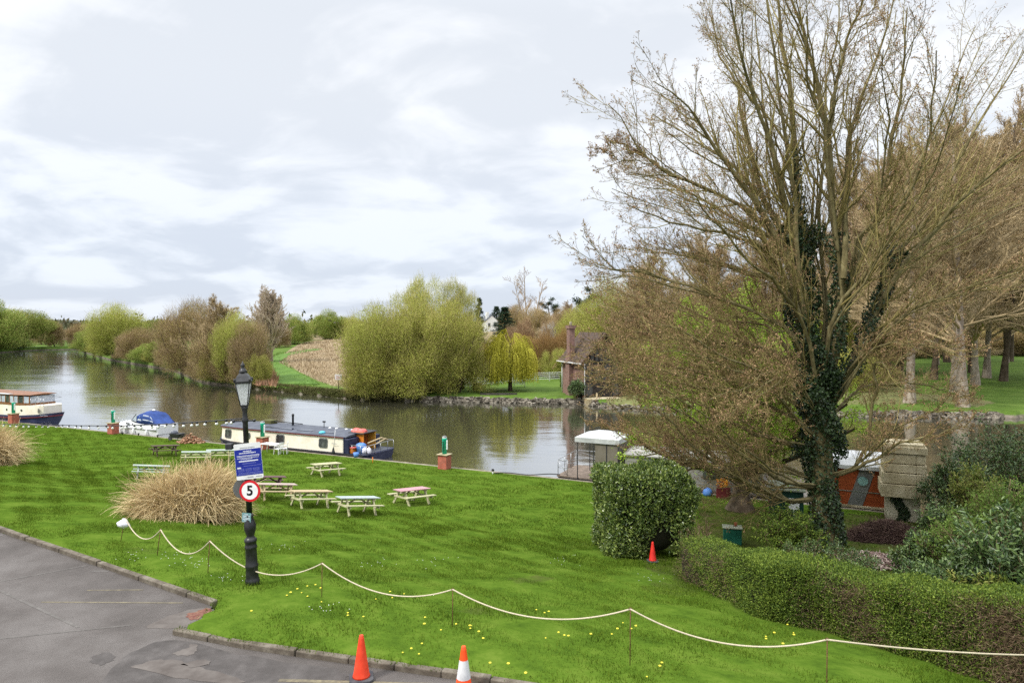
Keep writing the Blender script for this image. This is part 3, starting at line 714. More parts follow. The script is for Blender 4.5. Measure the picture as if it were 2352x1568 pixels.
pr_bl = make_dome(m_tw_br, m_blos, 7, 6, K=50, ntw=3500, nlf=15000, ls=.16, shell=(.3, 1.0), spread=.06)
pr_air = make_dome(m_tw_ol, m_lf_yl, 11, 18, zc=.58, hz=.42, K=130, ntw=5000, nlf=20000, ls=.2, spread=.035, trunk=3, r0=.2, shell=(.35, 1.0), up=.9)
pr_rnd = make_dome(m_tw_ol, m_lf_gn, 12, 13, zc=.55, hz=.45, K=80, ntw=6000, nlf=46000, ls=.25, trunk=1, r0=.28)
pr_up = make_tree(m_tw_gr, m_tw_gr, h=16, a=(.15, .4), per=0, c=(36, 10, 8, 5), tropo=.8, Lb=.5, ntr=5, u0=.08, tw=.009, mb=m_barkg)
pr_bare = make_tree(m_tw_br, m_lf_pn, h=16, a=(.4, 1.05), per=1, lw=.09, c=(32, 12, 10, 6), tropo=.3, Lb=.5, ntr=2, tw=.0065, r0=.22)
pr_tall = make_tree(m_tw_br, m_tw_br, h=20, a=(.5, 1.0), per=0, c=(12, 7, 6, 4), mb=m_barkg, tropo=.5, Lb=.26, ntr=3, u0=.35, tw=.010, decay=.35, r0=.24)
pr_pln = make_tree(m_lf_pn, m_lf_pn, straight=True, h=34, a=(.5, 1.15), per=0, c=(44, 13, 10, 6), mb=m_barkg, tropo=.25, Lb=.40, u0=.2, r0=.42, tw=.011, wig=.13, decay=.6)
def make_conifer(h=14, layers=26, r=3.2, droop=-.15):
    P0, R0 = stem_set(1, h, .01, 0, .02, 8, .22, wig=.01)
    P1, R1 = spawn(P0, R0, layers * 6, .08, .99, 1.25, 1.7, r / h * 1.05, 5, droop, .04, .25, .02, Ldecay=.86)
    P2, R2 = spawn(P1, R1, 9, .15, 1, .4, .9, .3, 3, -.1, .1, .5, .012)
    return Proto([(P0, R0), (P1, R1), (P2, R2)], [6, 3, 3], [foliage(P2, 9, .32, .1, jitter=.1), foliage(P1, 12, .32, .12, jitter=.12)], m_barkb, m_barkb, m_lf_dk)
pr_con = make_conifer()
def make_pine():
    P0, R0 = stem_set(1, 13, .01, .02, .06, 8, .28, wig=.04)
    P1, R1 = spawn(P0, R0, 20, .35, 1, .9, 1.5, .36, 5, .25, .1, .4, .03, Ldecay=.5)
    P2, R2 = spawn(P1, R1, 8, .4, 1, .3, .9, .35, 3, .4, .1, .5, .015)
    return Proto([(P0, R0), (P1, R1), (P2, R2)], [6, 4, 3], [foliage(P2, 26, .34, .14, jitter=.25)], m_barkb, m_barkb, m_lf_dk)
pr_pin = make_pine()
def make_weeping(h=8.0):
    P0, R0 = stem_set(1, h * .55, .01, .02, .05, 7, .26, wig=.05)
    P0 = np.array([resample([(0, 0, 0), (.05, 0, h * .3), (-.1, .1, h * .6), (0, 0, h * .9)], 8)]); R0 = np.linspace(.3, .1, 8)[None]
    P1, R1 = spawn(P0, R0, 26, .35, 1, .5, 1.15, .5, 7, .1, .08, .5, .03, Ldecay=.35)
    n = 1500; B = len(P1)
    bi = rng.integers(0, B, n); q = .3 + .7 * rng.random(n) ** .6
    x = q * 6; i0 = np.clip(x.astype(int), 0, 5); f = (x - i0)[:, None]
    S = P1[bi, i0] * (1 - f) + P1[bi, i0 + 1] * f
    N_ = 9; P2 = np.zeros((n, N_, 3)); P2[:, 0] = S
    out = unit(S * np.array([1, 1, 0])); d = unit(out * .7 + np.array([0, 0, .35]) + rng.normal(size=(n, 3)) * .35)
    low = rng.uniform(1.5, 2.9, n); L = np.maximum(S[:, 2] - low, .5) * 1.12
    for j in range(1, N_):
        d = unit(d + np.array([0, 0, -.95]) + rng.normal(size=(n, 3)) * .05)
        P2[:, j] = P2[:, j - 1] + d * (L / (N_ - 1))[:, None]
    R2 = np.full((n, N_), .014)
    return Proto([(P0, R0), (P1, R1), (P2, R2)], [7, 4, 3], [foliage(P2, 16, .24, .055, outward=1.2, jitter=.05)], m_barkb, m_lf_wp, m_lf_wp)
pr_wp = make_weeping()

# ------------------------------------------------------------------ trees and bushes across the river
def far(pr, name, label, cat, px, wpx, top, base=None, d=None, group=None, dp=None):
    """px: middle, wpx: spread, top/base sight lines"""
    if d is None: d = F * (ZC - 1.0) / (base - HY)
    d = max(d, max(F * ZC / (float(np.interp(px + q_ * wpx, [e[0] for e in EDGE], [e[1] for e in EDGE])) - HY) for q_ in (0, .2)) + 1.2)
    loc = FA(px, d)
    h = ZC - (top - HY) / F * d - loc.z
    loc.z -= .1
    return pr.place(name, label, cat, loc, wpx / F * d, h + .1, group, dp=dp)
g1 = 'trees and bushes along the far river bank'
far(pr_gn, 'river_tree', 'grey green round tree at the far left edge of the river bank', 'tree', -30, 150, 684, 814, group=g1)
far(pr_rnd, 'river_tree', 'smaller grey green tree beside the dark gap far upstream', 'tree', 55, 110, 710, 812, group=g1)
far(pr_gn, 'river_bush', 'low green bush at the water by the upstream bend', 'bush', 20, 90, 772, 816, group=g1)
far(pr_br, 'river_tree', 'dark brown bare tree standing in the upstream gap', 'tree', 128, 34, 738, d=300, group=g1)
far(pr_br, 'river_tree', 'dull brown tree behind the upstream bend', 'tree', 100, 60, 733, d=330, group=g1)
far(pr_br, 'river_tree', 'reddish brown bushy tree left of the yellow green round tree', 'tree', 190, 70, 742, d=310, group=g1)
far(pr_ol, 'river_tree', 'yellow green round crowned tree alone on the bend', 'tree', 272, 118, 698, 824, group=g1)
far(pr_gn, 'river_bush', 'green willow bush leaning over water under the round crowned tree', 'bush', 216, 70, 748, 826, group=g1)
far(pr_br, 'river_bush', 'brown scrub at the water edge right of the round crowned tree', 'bush', 318, 80, 752, 834, group=g1)
far(pr_gn, 'river_bush', 'pale green low bush between brown scrub and the big brown trees', 'bush', 372, 70, 772, 846, group=g1)
far(pr_rnd, 'river_tree', 'green tree behind the scrub left of the big brown trees', 'tree', 365, 80, 732, d=215, group=g1)
far(pr_br, 'river_tree', 'big olive brown tree, leftmost of the large riverside clump', 'tree', 445, 140, 690, 864, group=g1)
far(pr_bare, 'river_tree', 'tallest bare twigged tree in the large brown riverside clump', 'tree', 512, 130, 680, 872, group=g1)
far(pr_br, 'river_bush', 'brown bush hanging over the water in front of the brown clump', 'bush', 500, 110, 752, 884, group=g1)
far(pr_br, 'river_bush', 'brown twiggy bush at the right end of the brown clump', 'bush', 572, 86, 738, 890, group=g1)
far(pr_ol, 'river_bush', 'olive bush filling the middle of the brown clump', 'bush', 548, 100, 716, 876, group=g1)
far(pr_up, 'poplar_tree', 'pale bare upright tree with a nest rising behind the brown clump', 'tree', 616, 86, 660, d=170, group=g1)
far(pr_gn, 'meadow_bush', 'dark green rounded bush at the left of the dry meadow', 'bush', 672, 90, 722, 800, group=g1)
far(pr_br, 'meadow_bush', 'brown bush behind the pale path at the edge of the meadow', 'bush', 636, 60, 738, 806, group=g1)
far(pr_gn, 'meadow_bush', 'green rounded tree at the far end of the dry meadow', 'bush', 752, 92, 712, 781, group=g1)
far(pr_ol, 'meadow_bush', 'small olive bush far behind the meadow beside the big willow', 'bush', 812, 60, 726, 781, group=g1)
g2 = 'large willow thicket opposite the lawn'
far(pr_ol, 'willow', 'broad olive willow at the left of the large thicket', 'tree', 868, 150, 700, 905, group=g2)
far(pr_ol, 'willow', 'tallest olive willow in the middle of the large thicket', 'tree', 948, 170, 676, 902, group=g2)
far(pr_ol, 'willow', 'rounded olive willow at the right of the large thicket', 'tree', 1042, 165, 688, 897, group=g2)
far(pr_ol2, 'willow', 'low willow bush trailing to the water in front of the thicket', 'bush', 866, 150, 796, 917, group=g2)
far(pr_ol2, 'willow', 'low tangled bush at the front of the thicket above the rubble bank', 'bush', 905, 100, 812, 914, group=g2)
far(pr_br, 'willow', 'thin grey brown bush between the thicket and the weeping willow', 'bush', 1078, 70, 786, d=112, group=g2)
g3 = 'pale leafed poplars behind the willow thicket'
far(pr_air, 'poplar', 'pale yellow green poplar rising above the thicket', 'tree', 968, 112, 630, d=128, group=g3)
far(pr_air, 'poplar', 'airy pale poplar right of the taller pale poplar', 'tree', 1050, 92, 638, d=132, group=g3)
far(pr_con, 'spruce', 'narrow dark spruce at the right shoulder of the thicket', 'conifer', 1099, 30, 686, d=190)
far(pr_con, 'conifer', 'broad dark green conifer beside the white gabled house', 'conifer', 1160, 54, 706, d=215)
far(pr_con, 'conifer', 'grey green conifer close behind the white gabled house', 'conifer', 1140, 34, 704, d=330)
far(pr_pin, 'pine', 'small dark pine right of the tall bare trees', 'pine', 1266, 40, 686, d=270)
far(pr_pin, 'pine', 'flat topped dark cedar at the edge of the big bare tree', 'pine', 1345, 56, 664, d=230)
o = far(pr_tall, 'tall_bare_tree', 'tall bare tree with three stems against the sky', 'tree', 1218, 92, 614, d=250)
far(pr_rd, 'red_bush', 'red brown bush below the tall bare tree with three stems', 'bush', 1196, 62, 728, d=200)
far(pr_br, 'brown_bush', 'brown bushy tree directly under the tall bare stems', 'bush', 1232, 80, 706, d=225)
far(pr_br, 'brown_bush', 'brown bare bush left of the white blossom', 'bush', 1180, 60, 700, d=260)
far(pr_bl, 'blossom_bush', 'white blossoming bush behind the orange scrub', 'bush', 1254, 42, 728, d=170)
far(pr_br, 'brown_bush', 'brown wooded clump between pine and cedar', 'bush', 1300, 80, 706, d=240)
far(pr_bare, 'brown_tree', 'thin bare tree top between pine and cedar', 'tree', 1305, 40, 690, d=290)
g4 = 'orange willow scrub behind the white fence'
for i, (px, wd, tp, dd, lb) in enumerate([(1120, 60, 790, 122, 'orange scrub between thicket and weeping willow'), (1205, 80, 768, 135, 'orange twigged scrub behind the weeping willow'),
                                     (1258, 80, 762, 128, 'orange twigged scrub between weeping willow and boathouse chimney'), (1305, 70, 752, 140, 'orange twigged scrub behind the boathouse chimney')]):
    far(pr_or, 'orange_scrub', lb, 'bush', px, wd, tp, d=dd, group=g4)
far(pr_ol, 'olive_bush', 'olive bush with yellow green leaves behind the boathouse roof', 'bush', 1345, 120, 700, d=150)
far(pr_ol2, 'olive_bush', 'low yellow olive bush right beside the boathouse chimney', 'bush', 1275, 60, 800, d=124)
far(pr_ol, 'olive_bush', 'tall olive bush over the boathouse ridge', 'bush', 1430, 130, 690, d=130)
far(pr_wp, 'weeping_willow', 'small yellow green weeping willow on the mown lawn', 'tree', 1172, 116, 764, 894)
g5 = 'bare park trees across the river behind the big tree'
for i, (px, wd, tp, dd, lb) in enumerate([(1480, 190, 575, 112, 'bare park tree right of the boathouse'), (1620, 200, 520, 118, 'bare park tree behind the left limbs of the ivy tree'),
                                     (1770, 200, 500, 116, 'bare park tree behind the ivy covered trunk'), (1930, 180, 480, 122, 'bare park tree just right of the ivy covered trunk')]):
    far(pr_bare, 'park_tree', lb, 'tree', px, wd, tp, d=dd, group=g5)
for i, (px, wd, tp, dd, lb) in enumerate([(1450, 140, 780, 100, 'olive bush beside the boathouse quay'), (1560, 150, 760, 104, 'olive bush seen through the drooping limbs'), (1680, 160, 770, 102, 'olive bush behind the lime green tree'),
                                     (1800, 160, 780, 104, 'olive bush behind the ivy covered trunk'), (1940, 150, 800, 104, 'olive bush left of the nearest plane trunk'), (2010, 100, 835, 110, 'low olive bush under the plane avenue')]):
    far(pr_ol, 'bank_bush', lb, 'bush', px, wd, tp, d=dd, group='bushes along the park bank')
nth = ['first', 'second', 'third', 'fourth', 'fifth', 'sixth', 'seventh', 'eighth', 'ninth', 'tenth', 'eleventh', 'twelfth', 'thirteenth', 'fourteenth', 'fifteenth', 'sixteenth', 'seventeenth', 'eighteenth']
low = [(196, 60, 783, 0), (232, 56, 786, 2), (262, 60, 788, 0), (296, 58, 786, 1), (334, 66, 790, 0), (362, 60, 796, 2), (392, 66, 790, 1), (420, 70, 800, 0), (448, 60, 806, 1), (470, 70, 800, 1), (500, 80, 806, 2), (535, 76, 800, 1), (566, 70, 806, 1), (594, 52, 812, 2)]
for i, (px, wd, tp, kind) in enumerate(low):
    be = float(np.interp(px, [e[0] for e in EDGE], [e[1] for e in EDGE]))
    far((pr_gn, pr_br, pr_ol2)[kind], 'waterside_bush', ['low green', 'low brown', 'low olive'][kind] + ' bush at the waterline, %s going downstream from the bend' % nth[i], 'bush', px, wd, tp, d=F * ZC / (be - HY) + 1.5, group='low bushes along the far waterline')
for i, (px, wd, tp, dd, kind) in enumerate([(1400, 150, 640, 122, 2), (1520, 190, 655, 120, 1), (1640, 190, 640, 124, 2), (1760, 200, 650, 122, 1), (1880, 180, 640, 126, 2), (1990, 170, 610, 135, 1)]):
    far((pr_gn, pr_br, pr_ol)[kind], 'park_thicket', ['', 'brown twiggy', 'olive'][kind] + ' thicket behind the ivy clad tree, %s from the boathouse' % nth[i], 'bush', px, wd, tp, d=dd, group='thicket across the river')
for i, (px, wd, tp, dd) in enumerate([(1960, 230, 330, 128), (2060, 230, 300, 140), (2140, 240, 270, 120), (2230, 250, 250, 135), (2300, 260, 230, 118), (2390, 260, 220, 130), (2180, 240, 330, 165), (2320, 240, 300, 170), (2070, 230, 380, 175)]):
    far(pr_bare, 'park_tree', 'tall bare park tree behind the plane avenue, %s from the ivy clad tree' % nth[i], 'tree', px, wd, tp, d=dd, group='bare trees behind the plane avenue')
for i, (px, wd, tp, dd) in enumerate([(2040, 190, 770, 190), (2150, 190, 760, 200), (2260, 190, 750, 210), (2370, 190, 755, 200), (1950, 190, 760, 180), (2000, 220, 620, 215), (2110, 230, 600, 225), (2220, 230, 580, 230), (2330, 230, 590, 225), (2430, 230, 600, 215)]):
    far(pr_br, 'park_bush', 'brown undergrowth far behind the plane avenue, %s from the ivy clad tree' % nth[i], 'bush', px, wd, tp, d=dd, group='undergrowth behind the plane avenue')
g6 = 'plane trees of the park avenue'
for i, (px, base, wd, hh, lb) in enumerate([(2212, 931, 20, 34, 'pale plane tree with flared trunk nearest the park water edge'), (2089, 922, 20, 33, 'pale plane tree left of the nearest plane tree'),
                                       (2193, 897, 20, 34, 'plane tree with spreading roots just behind the nearest plane tree'), (2240, 882, 20, 33, 'brown trunked plane tree right of the nearest plane tree'),
                                       (2266, 868, 20, 34, 'dark broad trunked plane tree in the shade'), (2310, 838, 20, 32, 'small distant plane tree at the right edge of the park'),
                                       (2420, 880, 22, 36, 'plane tree whose branches enter the frame from the right'), (2150, 842, 20, 32, 'distant plane tree at the end of the avenue'), (2040, 850, 20, 33, 'plane tree left end of the avenue')]):
    d = F * (ZC - .95) / (base - HY)
    pr_pln.place('plane_tree', lb, 'tree', FA(px, d) - Vector((0, 0, .15)), wd, hh, g6)
# far-off wood that reads as one mass
ch = []; n = 36000
px = rng.uniform(-900, 3300, n); dd = rng.uniform(420, 1400, n)
hgt = 9 + 7 * np.sin(px * .021 + dd * .013) + 4 * np.sin(px * .09 + 2 * np.sin(dd * .02))
x = (px - CX) / F * dd; zb = zfar(x, dd); z = zb + rng.random(n) ** .9 * np.maximum(hgt, 4) * .9
C = np.stack([x, dd, z], 1); s_ = dd / 330
Vc, Fc = cards(C, unit(rng.normal(size=(n, 3)) * .7 + np.array([0, 0, .8])), s_ * rng.uniform(1.2, 3.0, n), s_ * rng.uniform(.8, 1.6, n))
m_fw = M('distant_wood', (.045, .055, .024), (.075, .08, .036), (.11, .10, .055), scale=.012, detail=5, rough=1, isl=.4)
o = np_obj('distant_wood', [(Vc, Fc, 0, False)], [m_fw]); tag(o, 'dull green and brown woods low on the horizon', kind='stuff')

# ------------------------------------------------------------------ the big ivy clad tree
tb = G(1893, 1266); D0 = tb.y
def limb(pts, r0, r1, dd=(0, 0), n=14):
    m = len(pts); P = [at(p[0], p[1], D0 + dd[0] + (dd[1] - dd[0]) * (i / (m - 1)) ** 1.1) for i, p in enumerate(pts)]
    return resample(P, n), np.linspace(r0, r1, n)
LIMBS = [
 ([(1893, 1275), (1893, 1180), (1890, 1100), (1885, 1000), (1875, 900), (1868, 850)], .50, .33, (0, 0)),
 ([(1870, 880), (1850, 760), (1840, 640), (1835, 500), (1828, 400), (1815, 250), (1800, 120), (1785, 0), (1778, -90)], .27, .03, (0, 1)),
 ([(1885, 950), (1928, 760), (1937, 640), (1905, 440), (1905, 303), (1879, 243), (1868, 150), (1849, 65), (1814, 0), (1795, -70)], .22, .025, (0, -1.5)),
 ([(1905, 310), (1914, 217), (1927, 152), (1957, 65), (1983, 0), (1998, -60)], .10, .025, (-1, -2)),
 ([(1937, 640), (1940, 498), (1948, 390), (1953, 303), (1970, 260), (1996, 173), (2044, 52), (2060, -20)], .15, .025, (-.8, 2.0)),
 ([(1928, 800), (1974, 554), (2009, 498), (2035, 412), (2048, 303), (2070, 217), (2078, 130), (2084, 20)], .14, .025, (0, -3)),
 ([(1905, 930), (1950, 850), (2000, 740), (2044, 628), (2087, 546), (2148, 477), (2221, 325), (2286, 217), (2351, 117)], .20, .025, (0, 3)),
 ([(2000, 745), (2070, 615), (2156, 511), (2243, 433), (2342, 347), (2400, 280)], .13, .025, (.8, -2)),
 ([(2010, 720), (2050, 650), (2135, 572), (2243, 520), (2351, 459)], .10, .025, (1, 4)),
 ([(1905, 940), (2009, 800), (2113, 787), (2208, 798)], .08, .02, (0, -3)),
 ([(1930, 880), (2030, 760), (2150, 690), (2290, 640), (2380, 600)], .09, .02, (0, -4.5)),
 ([(1890, 1085), (1955, 1078), (1990, 1020), (2005, 930), (2013, 878), (2013, 826), (2050, 850), (2090, 800)], .10, .018, (-.2, -2.0)),
 ([(1892, 1090), (1957, 1080), (2000, 1055), (2048, 1026), (2113, 1004), (2170, 989), (2230, 980)], .10, .015, (-.2, -2.8)),
 ([(1868, 830), (1830, 650), (1771, 520), (1714, 433), (1662, 360), (1610, 286), (1576, 243), (1498, 190)], .17, .02, (0, -2)),
 ([(1850, 700), (1810, 560), (1766, 472), (1731, 381), (1705, 277), (1692, 204), (1653, 121), (1632, 26)], .15, .022, (0, 2.5)),
 ([(1842, 620), (1818, 500), (1792, 416), (1757, 295), (1723, 195), (1697, 121), (1680, 26), (1672, -40)], .13, .022, (0, -3.5)),
 ([(1840, 640), (1762, 477), (1679, 377), (1576, 312), (1498, 260)], .11, .02, (0, 4)),
 ([(1858, 780), (1810, 590), (1766, 524), (1658, 455), (1567, 412), (1485, 364), (1446, 303), (1398, 234)], .13, .018, (0, -1)),
 ([(1567, 412), (1485, 364), (1450, 345), (1411, 320)], .05, .015, (-.6, 0)),
 ([(1860, 760), (1801, 576), (1701, 511), (1593, 451), (1515, 412), (1450, 400)], .12, .018, (0, 3.5)),
 ([(1862, 800), (1788, 607), (1680, 542), (1550, 511), (1441, 468)], .11, .018, (0, -4)),
 ([(1865, 820), (1801, 666), (1723, 627), (1615, 597), (1520, 578), (1450, 570)], .11, .016, (0, 2)),
 ([(1872, 880), (1823, 774), (1766, 731), (1680, 696), (1576, 657), (1460, 628), (1410, 618), (1392, 595)], .12, .015, (0, -2.5)),
 ([(1875, 910), (1810, 831), (1723, 809), (1671, 800), (1576, 774), (1480, 731), (1398, 714)], .11, .016, (0, 3)),
 ([(1886, 1010), (1831, 965), (1801, 917), (1723, 844), (1645, 809), (1563, 757), (1470, 740)], .10, .016, (0, -4.5)),
 ([(1888, 1045), (1866, 1030), (1766, 1008), (1680, 969), (1593, 922), (1485, 904), (1376, 887)], .11, .015, (0, 1.5)),
 ([(1888, 1115), (1831, 1112), (1766, 1086), (1706, 1043), (1628, 987), (1550, 939), (1470, 905)], .13, .016, (0, -3)),
 ([(1889, 1140), (1818, 1151), (1766, 1125), (1701, 1099), (1628, 1052), (1576, 1008), (1498, 939), (1420, 930)], .14, .016, (0, -1.5)),
 ([(1701, 1099), (1615, 1073), (1528, 1039), (1441, 1008), (1380, 985)], .06, .014, (-1, .5)),
 ([(1888, 1110), (1766, 1060), (1680, 1026), (1506, 1000), (1389, 975)], .09, .014, (0, 3.5)),
 ([(1880, 960), (1850, 900), (1800, 860), (1740, 900), (1690, 940), (1620, 960)], .07, .015, (-.2, -5)),
 ([(1876, 900), (1900, 700), (1880, 520), (1890, 380), (1900, 200), (1925, 60), (1935, -60)], .13, .022, (0, 5)),
 ([(1876, 900), (1860, 700), (1850, 560), (1800, 420), (1760, 260), (1740, 120), (1735, 0)], .12, .022, (0, 6)),
 ([(1880, 900), (1930, 720), (1990, 560), (2080, 420), (2150, 300), (2190, 180), (2240, 60)], .12, .022, (0, 6)),
 ([(1880, 900), (1910, 740), (1990, 620), (2060, 500), (2120, 380), (2140, 250), (2150, 120)], .11, .022, (0, -5.5)),
 ([(1880, 920), (1850, 760), (1790, 660), (1720, 600), (1650, 520), (1600, 450)], .10, .02, (0, -6)),
 ([(1886, 1000), (1800, 900), (1700, 860), (1600, 850), (1500, 830), (1420, 810)], .09, .016, (0, 5.5)),
 ([(1886, 1000), (1960, 900), (2060, 880), (2150, 890), (2230, 900)], .07, .016, (0, 4)),
 ([(1880, 940), (1780, 760), (1660, 740), (1560, 700), (1460, 680), (1390, 660)], .09, .016, (0, 6)),
 ([(1880, 960), (1780, 900), (1640, 860), (1500, 835), (1388, 818)], .08, .014, (0, -1)),
 ([(1876, 915), (1760, 800), (1620, 785), (1480, 780), (1384, 768)], .08, .014, (0, .5)),
 ([(1886, 1000), (1760, 930), (1620, 890), (1480, 868), (1378, 858)], .08, .014, (0, -2.5)),
]
t0 = [limb(*l) for l in LIMBS]
for rep_ in range(2):
    for k_, l in enumerate(LIMBS[1:]):
        low_left = l[0][-1][0] < 1720 and l[0][-1][1] > 540
        if rep_ and not low_left: continue
        a_, b_ = limb(l[0][:-1] if (low_left and len(l[0]) > 4 and not 680 < l[0][-1][1] < 920) else l[0], l[1] * .5, l[2] * .75, (l[3][0], l[3][1] + random.choice((-1, 1)) * random.uniform(1.2, 3.2)))
        q_ = np.linspace(0, 1, len(a_))[:, None]
        drift = rng.normal(size=3) * np.array([.6, .2, .6]) + rng.normal(size=3) * .15
        wob = np.stack([np.sin(q_[:, 0] * 7 + rng.random() * 6), np.sin(q_[:, 0] * 5 + rng.random() * 6), np.sin(q_[:, 0] * 8 + rng.random() * 6)], 1) * .12
        t0.append((a_ + (drift[None] * q_ ** 1.2 + wob * q_) * (.7 if low_left else 1.0), b_))
P0 = np.array([a for a, _ in t0]); R0 = np.array([b for _, b in t0])
R0[1:] *= .86; R0[0, 0] *= 1.5; R0[0, 1] *= 1.18
jit = rng.normal(size=P0.shape) * .05; jit[:, 0] = 0; jit[0] = 0
P0 = P0 + jit
Pl, Rl = P0[1:], R0[1:]
P1, R1 = spawn(Pl, Rl, 12, .16, .97, .3, .7, .26, 8, .45, .09, .5, .010, Ldecay=.45)
P2, R2 = spawn(P1, R1, 8, .12, 1, .35, .9, .36, 5, .35, .12, .5, .006, Ldecay=.4)
P2b, R2b = spawn(Pl, Rl, 16, .25, 1, .4, 1.1, .10, 5, .4, .12, .35, .006, Ldecay=.3)
PP2 = np.concatenate([P2, P2b]); RR2 = np.concatenate([R2, R2b])
P3, R3 = spawn(PP2, RR2, 4, .15, 1, .4, 1.0, .42, 4, .3, .15, .6, .0038, Ldecay=.3)
big = thing('ivy_clad_tree', 'huge budding multi stemmed tree with ivy covered trunk', 'tree', tb)
O = np.array(tb)
def rel(P): return P - O
np_obj('trunk', [(*tubes(rel(P0[:1]), R0[:1], 14), 0, True), (*tubes(rel(Pl), Rl, 7), 0, True)], [m_bark], big)
np_obj('branches', [(*tubes(rel(P1), R1, 5), 0, True), (*tubes(rel(P2), R2, 3), 0, False), (*tubes(rel(P2b), R2b, 3), 0, False), (*tubes(rel(P3), R3, 3), 0, False)], [m_twig], big)
tips = P3[:, -1]; td = unit(P3[:, -1] - P3[:, -2]); bc = []
for k in range(3):
    c_ = tips + rng.normal(size=tips.shape) * .02 - td * rng.uniform(0, .08, (len(tips), 1))
    bc.append(cards(rel(c_), unit(td + rng.normal(size=td.shape) * .6), rng.uniform(.03, .075, len(tips)), rng.uniform(.018, .04, len(tips))))
mid = P3[:, 2] + rng.normal(size=tips.shape) * .01
bc.append(cards(rel(mid), unit(td + rng.normal(size=td.shape) * .8), rng.uniform(.03, .05, len(tips)), .02))
tw2 = PP2[:, -1]; d2 = unit(PP2[:, -1] - PP2[:, -2])
for k in range(4):
    bc.append(cards(rel(tw2 + rng.normal(size=tw2.shape) * .03), unit(d2 + rng.normal(size=d2.shape) * .7), rng.uniform(.04, .09, len(tw2)), .035))
np_obj('buds', [(*b_, 0, False) for b_ in bc], [m_bud], big)
# ivy: leaves wrapped around trunk and the two ivy clad stems
iv = []
def ivy_on(P, Rr, u0, u1, n, thick):
    N = len(P); u = u0 + (u1 - u0) * rng.random(n); x = u * (N - 1); i = np.clip(x.astype(int), 0, N - 2); f = (x - i)[:, None]
    c_ = P[i] * (1 - f) + P[i + 1] * f; r = (Rr[i] * (1 - f[:, 0]) + Rr[i + 1] * f[:, 0]); T = unit(P[i + 1] - P[i])
    o_ = unit(np.cross(T, rng.normal(size=(n, 3))))
    lump = .5 + .8 * (np.sin(c_[:, 2] * 2.1 + 3 * o_[:, 0]) * .5 + .5) * (np.sin(c_[:, 2] * .9 + 2 + 2 * o_[:, 1]) * .5 + .5)
    keep = lump > .45 + .25 * rng.random(n)
    c_ = c_ + o_ * (r * .95 + thick * lump * rng.random(n) ** .5)[:, None]
    D = unit(o_ * .5 + rng.normal(size=(n, 3)) * .6 - np.array([0, 0, .5]))
    iv.append(ovals(rel(c_[keep]), D[keep], unit(o_ + rng.normal(size=(n, 3)) * .5)[keep], rng.uniform(.07, .14, keep.sum()), rng.uniform(.07, .12, keep.sum())))
ivy_on(P0[0], R0[0], .06, .5, 5200, .3); ivy_on(P0[0], R0[0], .5, 1, 8500, .62)
ivy_on(P0[1], R0[1], .0, .36, 11000, .62); ivy_on(P0[1], R0[1], .36, .55, 900, .15); ivy_on(P0[2], R0[2], .0, .28, 3000, .3)
ivy_on(P0[6], R0[6], .12, .46, 3000, .3)
np_obj('ivy', [(*v, 0, False) for v in iv], [m_ivy], big)

# lime green tree between the big tree and the quay
lt = G(1700, 1172); D1 = lt.y
Pt = np.array([resample([lt, lt + Vector((.1, .1, 1.6)), lt + Vector((-.1, 0, 3.2)), lt + Vector((.3, .2, 6)), lt + Vector((0, .3, 9))], 10)]); Rt = np.linspace(.5, .12, 10)[None]; Rt[0, 0] = .8
P1, R1 = spawn(Pt, Rt, 46, .2, 1, .6, 1.4, .74, 8, .25, .1, .4, .02, Ldecay=.45)
P2, R2 = spawn(P1, R1, 9, .2, 1, .35, .9, .4, 5, .15, .12, .5, .01)
P3, R3 = spawn(P2, R2, 7, .15, 1, .4, .9, .45, 4, .1, .15, .6, .006)
lime = thing('lime_tree', 'lime green leafed tree by the quay behind the ivy clad tree', 'tree', lt); O = np.array(lt)
np_obj('trunk', [(*tubes(rel(Pt), Rt, 10), 0, True), (*tubes(rel(P1), R1, 5), 0, True)], [m_barkb], lime)
Vl, Fl = foliage(rel(P3), 22, .14, .07, jitter=.16)
np_obj('crown', [(*tubes(rel(P2), R2, 3), 0, False), (*tubes(rel(P3), R3, 3), 0, False), (Vl, Fl, 1, False)], [m_twig, m_lime], lime)

